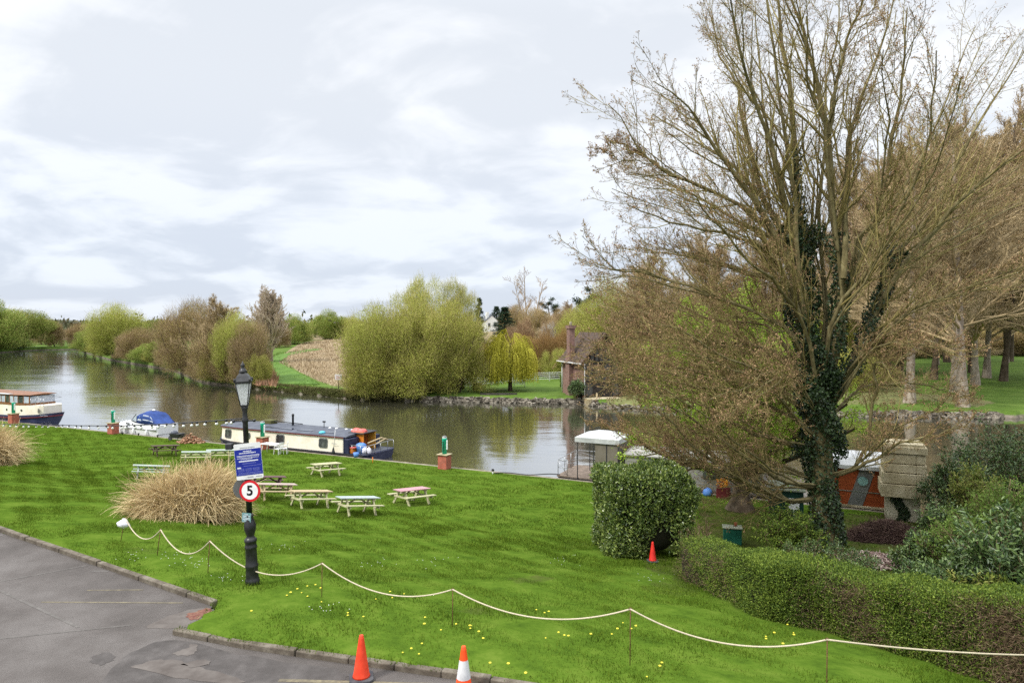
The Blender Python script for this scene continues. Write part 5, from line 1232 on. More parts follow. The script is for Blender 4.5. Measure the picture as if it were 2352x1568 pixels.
for i in range(4):
    a = R4 + i * math.pi / 2; b_ = R4 + (i + 1) * math.pi / 2
    fr.tube([(.108 * math.cos(a), .108 * math.sin(a), h0), (.213 * math.cos(a), .213 * math.sin(a), h1)], .012, 6)
    for r_, z_ in ((.108, h0 + .01), (.213, h1)): fr.bar((r_ * math.cos(a), r_ * math.sin(a), z_), (r_ * math.cos(b_), r_ * math.sin(b_), z_), .024, .024)
fr.build('frame', m_black, lan)
rf = MB().lathe([(.25, h1 + .005), (.255, h1 + .04), (.17, h1 + .16), (.10, h1 + .23)], 4, rot=R4, smooth=False).lathe([(.09, h1 + .22), (.095, h1 + .26), (.06, h1 + .31), (.035, h1 + .36), (.05, h1 + .39), (.045, h1 + .42), (.015, h1 + .46), (.004, h1 + .5)], 12)
for i in range(4):
    a = R4 + i * math.pi / 2; rf.lathe([(.012, 0), (.03, .025), (.022, .06), (.004, .09)], 8, (.235 * math.cos(a), .235 * math.sin(a), h1 + .03))
rf.build('roof', m_black, lamp)
fl = MB().box(-.46, -.30, -.09, .05, 3.10, 3.24, bev=.015).bar((-.30, -.02, 3.16), (0, 0, 3.13), .03, .03); fl.build('floodlight', m_dark, lamp)
def on_lamp(name, label, cat, px, py, dz, tilt, yaw=0.0, fwd=.09):
    o = thing(name, label, cat)
    p = at(px, py, lp.y - fwd); o.matrix_world = Matrix.Translation(p) @ Matrix.Rotation(yaw, 4, 'Z') @ Matrix.Rotation(tilt, 4, 'Y') @ Matrix.Rotation(rad(90), 4, 'X')
    return o                     # local x right, y up, z towards the viewer
def rr(w, h, r, n=5):
    pts = []
    for cx_, cy_, a0 in ((w / 2 - r, h / 2 - r, 0), (-w / 2 + r, h / 2 - r, 90), (-w / 2 + r, -h / 2 + r, 180), (w / 2 - r, -h / 2 + r, 270)):
        for i in range(n + 1): a = rad(a0 + 90 * i / n); pts.append((cx_ + r * math.cos(a), cy_ + r * math.sin(a)))
    return pts
bw, bh = 59 * S, 82 * S
isg = on_lamp('information_sign', 'blue and white mooring notice fixed high on the lamp post', 'sign', 571, 1058.5, 0, rad(-5.5), rad(8))
MB().prism(rr(bw, bh, .03), -.004, .004).build('board', m_wplas, isg)
MB().prism([(-bw / 2 * .985, -bh * .385), (bw / 2 * .985, -bh * .385), (bw / 2 * .985, bh * .34), (-bw / 2 * .985, bh * .34)], .0045, .006).build('blue_panel', m_blue, isg)
tx = MB()
def words(mb, x0, x1, y, h, z=.0075, sp=.35, seed=0):
    r_ = random.Random(int(y * 1e4) + seed); x = x0
    while x < x1 - h:
        wd = min(r_.uniform(1.2, 4.5) * h, x1 - x)
        mb.box(x, x + wd, y - h / 2, y + h / 2, z - .001, z); x += wd + h * sp
words(tx, -bw * .17, bw * .14, bh * .285, .020); words(tx, -bw * .32, bw * .30, bh * .235, .022)
tx.box(-bw * .36, bw * .36, -bh * .005, bh * .028, .0065, .0078)
for yy, a_, b_ in ((.165, -.43, .42), (.14, -.40, .42), (.098, -.41, .40), (.07, -.28, .16)): words(tx, bw * a_, bw * b_, bh * yy, .011)
tx.box(-bw * .44, -bw * .30, -bh * .185, -bh * .145, .0065, .0078)
tx.build('lettering', m_txt, isg)
tp = MB(); words(tp, -bw * .24, bw * .28, -bh * .055, .009); words(tp, -bw * .2, bw * .45, -bh * .125, .007)
for c_ in (-.42, -.14, .14):
    for k in range(3): words(tp, bw * c_, bw * (c_ + .24), -bh * (.205 + .03 * k), .006, seed=k)
for k in range(3): words(tp, -bw * .42, bw * .44, -bh * (.31 + .022 * k), .005, seed=k)
tp.build('small_print', m_txtl, isg)
tg = MB(); words(tg, -bw * .28, bw * .27, bh * .385, .016); words(tg, -bw * .1, bw * .12, -bh * .44, .02); words(tg, bw * .22, bw * .44, -bh * .44, .015); tg.build('logo_text', m_txtg, isg)
ssg = on_lamp('speed_sign', 'round red bordered speed limit sign showing 5', 'sign', 574, 1127, 0, rad(-1), rad(-4), .10)
Rr = 24.5 * S
MB().lathe([(Rr, -.004), (Rr, .004)], 40, smooth=False).build('red_ring', m_sred, ssg)
MB().lathe([(Rr * .78, .0042), (Rr * .78, .0055)], 40, smooth=False).build('white_disc', m_wplas, ssg)
fc = bpy.data.curves.new('numeral', 'FONT'); fc.body = '5'; fc.size = Rr * 1.28; fc.align_x = 'CENTER'; fc.align_y = 'CENTER'; fc.extrude = .001; fc.offset = Rr * .035
tmp_ = bpy.data.objects.new('numeral_curve', fc); me_ = bpy.data.meshes.new_from_object(tmp_); bpy.data.objects.remove(tmp_)
me_.materials.clear(); me_.materials.append(m_txtb); fo_ = bpy.data.objects.new('numeral', me_); col.objects.link(fo_); fo_.parent = ssg; fo_.location = (0, 0, .0075)
sbk = on_lamp('speed_sign_reverse', 'plain grey back of a second round sign behind the 5 sign', 'sign', 561, 1121, 0, 0, rad(14), -.08)
MB().lathe([(Rr, -.004), (Rr, .004)], 40, smooth=False).build('disc', m_sgrey, sbk); MB().bar((0, -.1, -.01), (0, .1, -.01), .04, .02).build('bracket', m_dark, sbk)
tsg = on_lamp('small_plate', 'small teal notice plate low on the lamp post', 'sign', 566, 1188, 0, rad(2), rad(-10))
MB().prism(rr(.225, .215, .01), -.003, .003).build('plate', m_teal, tsg)
tw_ = MB(); words(tw_, -.05, .05, .07, .012, .005); words(tw_, -.09, .09, .035, .012, .005); words(tw_, -.09, .08, -.005, .012, .005); words(tw_, -.09, .09, -.04, .012, .005); words(tw_, -.06, .06, -.075, .012, .005); tw_.build('lettering', m_txt, tsg)

# festoon lights from the lamp away to the left
A = at(556, 961, lp.y); Bp = at(-170, 946, 44.0)
fest = thing('festoon_lights', 'string of festoon bulbs hanging from the lamp post towards the left', 'string lights', A)
n = 160; u = np.linspace(0, 1, n); W_ = np.array(A)[None] * (1 - u[:, None]) + np.array(Bp)[None] * u[:, None]
W_[:, 2] -= 4 * .42 * u * (1 - u) + .14 * np.abs(np.sin(u * math.pi * 3)) * .3
wm = MB(); wm.tube([tuple(p - np.array(A)) for p in W_], .014, 5); wm.build('wire', m_dark, fest)
arc = 0; nxt = .35; bulb0 = None; m_bulb = M('bulb_glass', (.62, .63, .58), (.75, .76, .7), rough=.15, spec=.6)
for i in range(1, n):
    arc += np.linalg.norm(W_[i] - W_[i - 1])
    if arc > nxt:
        nxt += .42 + .03 * arc
        if bulb0 is None:
            bulb0 = MB().lathe([(.02, -.14), (.042, -.115), (.045, -.09), (.026, -.055)], 10).build('bulb', m_bulb, fest)
            sk0 = MB().lathe([(.03, -.06), (.034, -.0), (.02, .02)], 8).build('socket', m_dark, bulb0)
            o = bulb0
        else:
            o = bulb0.copy(); col.objects.link(o); s_ = sk0.copy(); col.objects.link(s_); s_.parent = o; o.parent = fest
        o.location = Vector(W_[i] - np.array(A)); o.rotation_euler = (random.uniform(-.5, .5), random.uniform(-.5, .5), 0); o.scale = (.82,) * 3

# ------------------------------------------------------------------ rope barrier
posts = [(288, 1190, 276, 1243), (369, 1216, 360, 1277), (482, 1242, 477, 1315), (740, 1293, 739, 1374), (1040, 1353, 1039, 1437), (1448, 1398, 1447, 1522), (1900, 1468, 1899, 1590), (2620, 1500, 2620, 1622)]
desc = ['thin rusty pin with a white bag at the far left of the rope', 'second thin rope pin from the white bag', 'rope pin just left of the lamp post', 'rope pin just right of the lamp post, beside yellow dandelions', 'rope pin between the lamp post and the plain cone line', 'tall rope pin right of the striped cone', 'rope pin beside the foot of the box hedge', 'rope pin out past the right end of the hedge']
tops = []
for (tx_, ty_, bx_, by_), lb in zip(posts, desc):
    g = G(bx_, by_); t_ = at(tx_, ty_, g.y)
    o = thing('rope_post', lb, 'rope post', g, 0, 'iron pins carrying the rope')
    MB().tube([(0, 0, -.1), tuple((t_ - g) * .5), tuple(t_ - g)], .009, 6).build('pin', m_rust, o)
    MB().tube([tuple((t_ - g) + Vector((.028 * math.cos(a), 0, .028 * math.sin(a)))) for a in np.linspace(0, 6.0, 9)], .006, 5).build('eye', m_rust, o)
    tops.append(t_)
sags = [1236, 1270, 1318, 1363, 1418, 1477, 1530]
rb = MB()
for i in range(len(tops) - 1):
    a, b = tops[i], tops[i + 1]; L = (b - a).length
    mid = (a + b) / 2; pym = HY + (ZC - mid.z) / mid.y * F; sg = max(.08, (sags[i] - pym) / F * mid.y) if i < 6 else .12
    sg = min(sg, .5)
    rb.tube([a.lerp(b, q) + Vector((0, 0, -4 * sg * q * (1 - q))) for q in np.linspace(0, 1, 26)], .0145, 7)
rope = rb.build('barrier_rope', m_rope); tag(rope, 'cream rope sagging from pin to pin across the lawn', 'rope')
bg_p = tops[0]
bag = MB(); n = 14; 
for j in range(1):
    secs = []
    for z_, r_ in ((.03, .02), (0, .035), (-.03, .09), (-.09, .15), (-.15, .16), (-.2, .10), (-.22, .03)):
        secs.append([(r_ * math.cos(a) * (1 + .25 * math.sin(3 * a + z_ * 30)), r_ * .7 * math.sin(a) * (1 + .2 * math.cos(2 * a)), z_ + .02 * math.sin(4 * a)) for a in np.linspace(0, 2 * math.pi, n, endpoint=False)])
    bag.loft(secs, closed=True)
bo = bag.build('plastic_bag', m_bagw); bo.location = bg_p + Vector((-.02, -.06, -.02)); tag(bo, 'white plastic bag tied to the leftmost rope pin', 'bag')

# ------------------------------------------------------------------ traffic cones
def cone(name, label, loc, striped, mat, rz=.3, sc=1.0, group=None):
    o = thing(name, label, 'traffic cone', loc, rz, group); o.scale = (sc,) * 3
    b = MB(); b.prism([(-.2, -.14), (-.14, -.2), (.14, -.2), (.2, -.14), (.2, .14), (.14, .2), (-.14, .2), (-.2, .14)], 0, .055); b.build('base', m_rubber, o, bevel=.012)
    MB().lathe([(.15, .055), (.142, .085), (.134, .10), (.045, .70), (.043, .712), (.036, .72), (.036, .75), (.028, .755)], 24).build('body', mat, o)
    if striped: MB().lathe([(.1165, .235), (.0705, .535)], 24, caps=False).build('sleeve', m_refl, o)
    return o
gc = 'traffic cones along the kerb'
c1 = onplane(830, 1559, ZA); cone('traffic_cone', 'plain faded orange cone on a dark rubber base by the kerb', c1, False, m_cone, .25, .98, gc)
c2 = onplane(1065, 1588, ZA); cone('traffic_cone', 'orange cone with a grey white reflective sleeve by the kerb', c2, True, m_coner, .1, .98, gc)
c3 = G(1499, 1289); cone('traffic_cone', 'red cone standing in the gap beside the laurel block', c3, False, M('faded_red_plastic', (.45, .016, .012), (.6, .025, .016), rough=.55), .1, .92)

# ------------------------------------------------------------------ picnic tables
def wood(name, c): return M(name, tuple(x * .72 for x in c), c, tuple(min(1, x * 1.25) for x in c), scale=3.5, detail=7, rough=.85, stretch=(1, 6, 6), bump=.3, bscale=14)
w_pale = wood('pale_pine', (.42, .40, .24)); w_tan = wood('tan_pine', (.42, .33, .2)); w_grey = wood('grey_green_pine', (.34, .39, .34)); w_blue = wood('blue_grey_top', (.36, .41, .41))
w_pink = wood('faded_pink', (.44, .25, .27)); w_pinkg = wood('pinkish_grey', (.40, .32, .28)); w_dark = wood('dark_stained', (.085, .06, .04)); w_dk2 = wood('purple_brown', (.11, .065, .06))
gt = 'picnic tables on the lawn'
def picnic(label, px, py, rz, top, frame, L=1.85, sc=1.0):
    o = thing('picnic_table', label, 'picnic table', (0, 0, 0), rz, gt)
    g = G(px, py); o.location = g
    # follow the slope of the lawn
    e = .5; gx = (zlawn(g.x + e, g.y) - zlawn(g.x - e, g.y)) / (2 * e); gy = (zlawn(g.x, g.y + e) - zlawn(g.x, g.y - e)) / (2 * e)
    nrm = Vector((-gx, -gy, 1)).normalized(); q = Vector((0, 0, 1)).rotation_difference(nrm)
    o.rotation_mode = 'QUATERNION'; o.rotation_quaternion = q @ Matrix.Rotation(rz, 3, 'Z').to_quaternion(); o.scale = (sc,) * 3
    t = MB()
    for k in range(5): t.box(-L / 2, L / 2, -.37 + k * .149, -.37 + k * .149 + .138, .705, .745)
    t.build('table_top', top, o)
    for sg in (-1, 1):
        b = MB()
        for k in range(2): b.box(-L / 2, L / 2, sg * .71 - .135 + k * .138, sg * .71 - .135 + k * .138 + .128, .43, .468)
        b.build('bench', frame if top is not w_dark else top, o)
    for sx in (-1, 1):
        x = sx * (L / 2 - .3); f = MB()
        for sg in (-1, 1): f.bar((x, sg * .66, 0), (x, sg * .2, .70), .055, .12, up=(0, 1, 0))
        f.bar((x + .046 * sx, -.84, .385), (x + .046 * sx, .84, .385), .045, .09); f.bar((x + .046 * sx, -.36, .655), (x + .046 * sx, .36, .655), .045, .09)
        f.bar((x - .05 * sx, 0, .40), (x - .55 * sx, 0, .68), .045, .07)
        f.build('leg_frame', frame, o)
    return o
rz0 = rad(40)
picnic('dark brown picnic table nearest the moored cruiser', 378, 1046, rz0, w_dark, w_dark)
picnic('grey green picnic table, left one of the end to end pair', 449, 1062, rad(24), w_grey, w_pale)
picnic('grey green picnic table, right one of the end to end pair', 505, 1057, rad(24), w_grey, w_pale)
picnic('pale green picnic table half hidden behind the pampas clump', 344, 1099, rad(26), w_grey, w_grey)
picnic('yellowish picnic table standing alone below the narrowboat window', 748, 1091, rz0 + .1, w_pale, w_pale)
picnic('dark purple brown picnic table just behind the speed sign', 612, 1126, rad(26), w_dk2, w_dk2)
picnic('pinkish grey picnic table right beside the speed sign', 632, 1146, rad(30), w_pinkg, w_tan)
picnic('tan topped picnic table in the middle of the row of three', 711, 1164, rad(38), w_tan, w_pale)
picnic('blue grey topped picnic table at the right end of the row', 819, 1180, rad(36), w_blue, w_pale)
picnic('pink topped picnic table alone on the right of the lawn', 945, 1156, rz0 + .1, w_pink, w_pale)

# white plastic garden furniture beside the boat
g = G(622, 1040)
o = thing('garden_table', 'white garden table on the grass beside the narrowboat', 'table', g, rad(-20)); MB().box(-.75, .75, -.4, .4, .7, .74, bev=.01).build('table_top', m_wplas, o)
for sx in (-1, 1):
    for sy in (-1, 1): MB().tube([(sx * .62, sy * .3, 0), (sx * .55, sy * .28, .7)], .03, 6).build('leg', w_tan if sx > 0 else m_wplas, o)
def chair(label, px, py, rz):
    o = thing('garden_chair', label, 'chair', G(px, py), rz, 'white garden chairs beside the narrowboat')
    MB().box(-.23, .23, -.23, .23, .42, .445, bev=.01).build('seat', m_wplas, o)
    b = MB()
    for k in range(5): b.bar((-.2 + k * .1, -.24, .45), (-.2 + k * .1, -.31, .88), .05, .015)
    b.bar((-.23, -.315, .9), (.23, -.315, .9), .03, .05); b.build('backrest', m_wplas, o)
    for sx in (-1, 1):
        MB().bar((sx * .24, -.26, .64), (sx * .24, .22, .64), .045, .025).build('armrest', m_wplas, o)
        for sy in (-1, 1): MB().bar((sx * .26, sy * .26, 0), (sx * .22, sy * .22, .64 if sy > 0 else .44), .035, .035).build('leg', m_wplas, o)
chair('white garden chair nearest the white garden table', 640, 1043, rad(60)); chair('white garden chair farther right from the white garden table', 652, 1042, rad(100))

# ------------------------------------------------------------------ mooring service posts on brick piers
def service_post(label, px, s, py_top_brick=None):
    t = tq(px); r = (px - CX) / F
    # where the sight line meets the line s metres inside the quay
    t = (Q0[1] * r + NB[1] * s * r - Q0[0] - NB[0] * s) / (U[0] - U[1] * r)
    p = qpos(t, s); p.z = float(zlawn(p.x, p.y))
    o = thing('service_post', label, 'mooring post', p, QROT, 'green service posts on brick piers along the quay')
    MB().box(-.34, .34, -.34, .34, -.2, .98).build('brick_pier', m_brick, o)
    MB().box(-.42, .42, -.42, .42, .98, 1.04, bev=.015).build('coping', m_concs, o)
    pt = MB(); pt.lathe([(.165, 1.04), (.165, 2.05), (.175, 2.07), (.175, 2.12)], 14); pt.build('post', m_green, o)
    MB().lathe([(.158, 2.12), (.158, 2.22)], 14).build('white_band', m_wplas, o); MB().lathe([(.165, 2.22), (.14, 2.27), (.05, 2.3)], 14).build('cap', m_sgrey, o)
    l_ = MB()
    for k in range(7): l_.box(-.05 + .02 * (k % 2), .05, -.172, -.166, 1.25 + k * .1, 1.31 + k * .1)
    l_.build('lettering', m_txtb, o)
    MB().box(.17, .26, -.06, .03, 1.35, 2.0, bev=.02).box(.19, .24, -.05, .0, .75, 1.0).build('conduit', m_wplas, o)
service_post('green service post standing clear of boats at the open quay', 1021, .55)
service_post('green service post between the lamp post and the narrowboat chimney', 603, .45)
service_post('green service post at the bow of the blue canopied cruiser', 260, .5)
service_post('green service post in front of the passenger boat', 31, .5)

# small quay things
g = G(1132, 1088); o = thing('mooring_bollard', 'small black and white mooring stub on the grass edge', 'bollard', g); MB().lathe([(.05, -.05), (.05, .2)], 8).build('stem', m_wplas, o); MB().lathe([(.09, .2), (.1, .28), (.06, .34)], 10).build('head', m_dark, o)
a, b = G(1136, 1088), qpos(tq(1290), .3, .72)
hs = MB().tube([a.lerp(b, q) + Vector((0, 0, .06 + .05 * math.sin(q * 9))) for q in np.linspace(0, 1, 20)], .035, 6).build('mooring_hose', m_dark); tag(hs, 'black hose lying along the quay edge to the landing stage', 'hose')
g = G(856, 1063); o = MB().lathe([(.03, -.1), (.035, .42)], 8, tuple(g)).build('mooring_pin', m_orange); tag(o, 'orange mooring pin in the grass off the narrowboat stern', 'mooring pin')
for px_, py_, lb in ((281, 998, 'mooring stub at the cruiser bow'), (318, 1000, 'mooring stub amidships of the cruiser'), (362, 1004, 'mooring stub at the cruiser stern')):
    g = G(px_, py_); o = MB().lathe([(.04, -.1), (.05, .1), (.1, .14), (.1, .2), (.03, .24)], 10, tuple(g)).build('mooring_stub', m_dark); tag(o, 'short dark ' + lb, 'bollard', 'mooring stubs beside the cruiser')
g = G(407, 1012); wbw = thing('wheelbarrow', 'dark wheelbarrow with a load parked at the quay edge', 'wheelbarrow', g, rad(-20))
MB().loft([[(-.55, -.2, .3), (-.55, .2, .3), (-.6, .3, .62), (-.6, -.3, .62)], [(.35, -.25, .3), (.35, .25, .3), (.6, .36, .66), (.6, -.36, .66)]], smooth=False, closed=True).build('tray', m_dark, wbw)
MB().tube([(-.8, 0, .2), (.3, -.24, .3), (1.0, -.28, .62)], .02, 6).tube([(-.8, 0, .2), (.3, .24, .3), (1.0, .28, .62)], .02, 6).build('handle', m_dark, wbw)
MB().lathe([(.2, -.04), (.2, .04)], 14, M=Matrix.Translation((-.78, 0, .2)) @ Matrix.Rotation(rad(90), 4, 'X')).build('wheel', m_rubber, wbw)
MB().bar((.3, -.22, 0), (.3, -.22, .3), .03, .03).bar((.3, .22, 0), (.3, .22, .3), .03, .03).build('leg', m_dark, wbw)
MB().lathe([(.3, .55), (.33, .7), (.2, .82), (.05, .88)], 9, (-.3, 0, 0)).build('load', m_slate, wbw)
g = G(438, 1017); lv = []
for k in range(190):
    a_ = random.uniform(0, 6.28); r_ = random.random() ** .5; x_, y_ = r_ * 1.15 * math.cos(a_), r_ * .7 * math.sin(a_); z_ = (1 - r_) * .8 * random.random() + .06
    b_ = random.uniform(0, 6.28); L_ = .16; lv.append(((x_, y_, z_), (x_ + L_ * math.cos(b_), y_ + L_ * math.sin(b_), z_ + random.uniform(-.05, .05))))
lb_ = MB()
for p_, q_ in lv: lb_.tube([p_, q_], random.uniform(.04, .07), 5)
o = lb_.build('log_pile', m_log); o.location = g; tag(o, 'heap of split logs on the grass by the narrowboat bow', 'log pile')

# ------------------------------------------------------------------ hull helper
def hull(sts, mat, name, parent, low=-.35, rake=0.0):
    """stations (x, half breadth, sheer z, keel half breadth, centre y)"""
    rk = lambda x: x - rake * max(0.0, 1 + x / 3.0)
    secs = [[(rk(x), cy - kb, low), (rk(x) * .6 + x * .4, cy - hb * .9, .3 * zs), (x, cy - hb, zs), (x, cy + hb, zs), (rk(x) * .6 + x * .4, cy + hb * .9, .3 * zs), (rk(x), cy + kb, low)] for x, hb, zs, kb, cy in sts]
    return MB().loft(secs, smooth=False, closed=True).build(name, mat, parent)

# ------------------------------------------------------------------ wide beam narrowboat
tS = tq(890)
nb = thing('narrowboat', 'long cream and navy narrowboat with slate roof moored at the quay', 'narrowboat', qpos(tS, -.25, 0), QROT)
BW = 3.9; C0 = BW / 2 + .1
hull([(-2.1, .5 * BW - .5, .62, .9, C0), (-2.5, .5 * BW, .6, 1.4, C0), (-13.5, .5 * BW, .58, 1.6, C0), (-16.6, .5 * BW * .95, .62, 1.3, C0), (-18.0, .5 * BW * .8, .72, .9, C0), (-19.3, .12, .85, .05, C0)], m_navy, 'hull', nb)
MB().loft([[(x, C0 - h - .03, z - .1), (x, C0 - h - .03, z), (x, C0 - h + .1, z), (x, C0 - h + .1, z - .1)] for x, h, z in [(-2.5, .5 * BW, .6), (-13.5, .5 * BW, .58), (-16.6, .475 * BW, .62), (-18.0, .4 * BW, .72)]], False, True).build('rubbing_strake', m_dark, nb)
CS = [(-4.4, .5 * BW - .14), (-14.6, .5 * BW - .14), (-16.6, .5 * BW * .92 - .12), (-17.9, .5 * BW * .8 - .05)]
ZT = 1.78
MB().loft([[(x, C0 - h, .45), (x, C0 - h + .1, ZT), (x, C0 + h - .1, ZT), (x, C0 + h, .45)] for x, h in CS], False, True).build('cabin', m_cream, nb)
roof = MB().loft([[(x, C0 - h - .02, ZT + .004), (x, C0 - h - .02, ZT + .05)] + [(x, C0 + (h + .02) * math.sin(a), ZT + .05 + .16 * math.cos(a)) for a in np.linspace(-1.3, 1.3, 7)] + [(x, C0 + h + .02, ZT + .05), (x, C0 + h + .02, ZT + .004)] for x, h in [(-4.2, CS[0][1])] + CS[1:3] + [(-18.0, CS[3][1])]], False, True).build('roof', m_slate, nb)
MB().loft([[(x, C0 - h - .035, ZT - .05), (x, C0 - h - .035, ZT + .02), (x, C0 - h + .06, ZT + .02), (x, C0 - h + .06, ZT - .05)] for x, h in CS], False, True).build('roof_trim', m_maroon, nb)
def side_y(x): return C0 - np.interp(-x, [-c[0] for c in CS], [c[1] for c in CS])
def window(x, w_, h_, zc_, glass=m_glassd, rnd=.1, kind='window'):
    y = float(side_y(x)); a = math.atan2(float(side_y(x + .1)) - y, .1)
    Mx = Matrix.Translation((x, y + .05 * (zc_ - .56) / 1.2, zc_)) @ Matrix.Rotation(a, 4, 'Z') @ Matrix.Rotation(rad(90) - .08, 4, 'X')
    f = MB().prism(rr(w_ + .1, h_ + .1, rnd + .04), -.03, .03, Mx).build(kind, m_frame, nb)
    MB().prism(rr(w_, h_, rnd), .032, .036, Mx).build('pane', glass, f)
window(-17.0, .72, .62, 1.22); window(-14.5, .4, .42, 1.25, rnd=.19, kind='porthole'); window(-10.95, .74, .6, 1.22); window(-6.5, .76, .62, 1.22)
# stern bulkhead with orange doors
MB().box(-4.4, -4.33, .12, BW + .08, .45, ZT + .04).build('bulkhead', m_navy, nb)
MB().box(-4.33, -4.22, 1.55, 2.95, .5, 2.02).build('doorway', M('dim_cabin_interior', (.25, .06, .012), (.38, .11, .02), (.05, .02, .01), scale=3, rough=.8), nb)
MB().box(-4.25, -3.55, 1.5, 1.55, .5, 2.05).build('door', m_orange, nb)
d2 = MB().box(-4.25, -3.5, 2.95, 3.0, .5, 2.02); d2.build('door', m_amber, nb)
MB().box(-4.35, -3.9, .15, 1.45, .5, 1.7, bev=.03).build('locker', m_navy, nb); MB().box(-4.3, -3.7, 3.05, 3.85, .5, 1.62, bev=.03).build('locker', m_navy, nb)
MB().box(-4.9, -3.45, 1.3, 3.2, ZT + .18, ZT + .24, bev=.02).build('hatch', m_dark, nb)
MB().box(-4.3, -2.25, .35, BW - .15, .55, .60).build('deck', m_slate, nb)
rl = MB()
for x_ in (-3.7, -2.9, -2.35): rl.tube([(x_, .3, .6), (x_, .3, 1.25)], .022, 6); rl.tube([(x_, BW - .1, .6), (x_, BW - .1, 1.25)], .022, 6)
rl.tube([(-4.3, .3, 1.25), (-2.35, .3, 1.25), (-2.2, 1.0, 1.3), (-2.2, BW - 1, 1.3), (-2.35, BW - .1, 1.25), (-4.3, BW - .1, 1.25)], .024, 6)
for y_ in (1.1, 1.9, 2.8): rl.tube([(-2.2, y_, .6), (-2.2, y_, 1.3)], .02, 6)
rl.build('stern_rail', m_steel, nb)
MB().tube([(-2.5, 2.0, .6), (-2.5, 2.0, 1.35), (-3.2, 2.0, 1.45)], .035, 7).build('tiller', m_dark, nb)
MB().tube([(-2.9, 1.2, 1.32), (-2.5, 2.4, 1.6), (-2.3, 3.0, 1.35)], .06, 7).tube([(-2.4, 1.6, 1.25), (-2.35, 2.8, 1.5)], .05, 6).build('canopy_hoop', w_tan, nb)
MB().loft([[(-3.3 + .42 * math.cos(a), .9 + .35 * math.sin(a), z_) for a in np.linspace(0, 6.28, 10, endpoint=False)] for z_ in (.6, 1.0, 1.25)] + [[(-3.3 + .22 * math.cos(a), .9 + .18 * math.sin(a), 1.36) for a in np.linspace(0, 6.28, 10, endpoint=False)]], True, True).build('blue_cover', m_btarp, nb)
wbg = MB()
for x_, y_, r_ in ((-2.85, .75, .22), (-2.6, .95, .18), (-2.4, .75, .16)): wbg.lathe([(r_ * .7, .6), (r_, .75), (r_ * .8, .98), (r_ * .2, 1.08)], 9, (x_, y_, 0))
wbg.build('white_sack', m_bagw, nb)
MB().box(-4.0, -3.6, .3, .75, .6, 1.0, bev=.04).build('seat_box', m_orange, nb); MB().box(-4.0, -3.5, .25, .7, 1.0, 1.08, bev=.03).build('seat_cushion', m_pink, nb)
MB().lathe([(.09, 1.85), (.085, 2.75), (.12, 2.76), (.1, 2.92), (.04, 2.95)], 12, (-11.8, 2.6, 0)).build('chimney', m_dark, nb)
for k, x_ in enumerate((-12.6, -10.9, -8.9, -6.7)):
    MB().box(x_ - .75, x_ + .75, .75, 1.75, ZT + .16, ZT + .195).build('solar_panel', m_solar, nb)
MB().lathe([(.28, ZT + .12), (.26, ZT + .24), (.12, ZT + .3), (.03, ZT + .31)], 12, (-6.9, .62, 0)).build('blue_bundle', M('turquoise_cover', (.06, .35, .5), (.1, .45, .6), rough=.5), nb)
MB().loft([[(x, 2.0 + .35 * math.sin(a) * s_, ZT + .24 + max(0, .26 * math.cos(a) * s_)) for a in np.linspace(-1.6, 1.6, 8)] for x, s_ in ((-5.0, .6), (-4.7, 1.1), (-4.3, .9), (-3.9, 1.0), (-3.65, .5))], True, False, True).build('red_tarp', m_pink, nb)
MB().box(-14.9, -13.9, 2.2, 3.0, ZT + .19, ZT + .5, bev=.03).build('planter_box', M('mossy_box', (.05, .05, .02), (.09, .09, .03), rough=.9), nb)
MB().bar((-14.0, 2.6, ZT + .42), (-11.0, 2.9, ZT + .3), .06, .06).build('boat_pole', m_dark, nb)
MB().tube([(-8.6, 2.8, ZT + .15), (-8.6, 2.8, ZT + .7)], .03, 6).box(-8.72, -8.48, 2.74, 2.86, ZT + .6, ZT + .72).build('aerial', m_dark, nb)
for x_ in (-7.9, -7.2, -6.2, -5.6): MB().lathe([(.12, ZT + .16), (.13, ZT + .23), (.05, ZT + .26)], 10, (x_, 2.7, 0)).build('mushroom_vent', m_wplas, nb)
fb = MB()
for k in range(9): fb.lathe([(.14, 0), (.18, .1), (.14, .2)], 9, (-18.0 + random.uniform(-.5, .4), C0 - .5 + random.uniform(-.5, .5), .75 + random.uniform(0, .5)))
fb.build('bow_clutter', m_dark, nb)
nt_ = MB(); words(nt_, 0, .5, 0, .05); nm = nt_.build('boat_name', m_txtg, nb); nm.matrix_local = Matrix.Translation((-5.55, .14, 1.28)) @ Matrix.Rotation(rad(90), 4, 'X')
p = qpos(tS - 4.95, .12, .62); o = thing('boat_mop', 'mop leaning on the cream side near the narrowboat stern', 'mop', p, QROT)
MB().tube([(0, 0, 0), (.03, .2, 1.9)], .018, 6).build('handle', m_steel, o); MB().lathe([(.16, 0), (.12, .15), (.05, .42), (.02, .5)], 9).build('head', m_dark, o)
g = G(863, 1056); o = MB().lathe([(.16, -.05), (.22, .3)], 12, tuple(qpos(tS - 2.6, .35, .62))).build('blue_bucket', m_btarp); tag(o, 'blue bucket at the quay edge by the narrowboat stern', 'bucket')

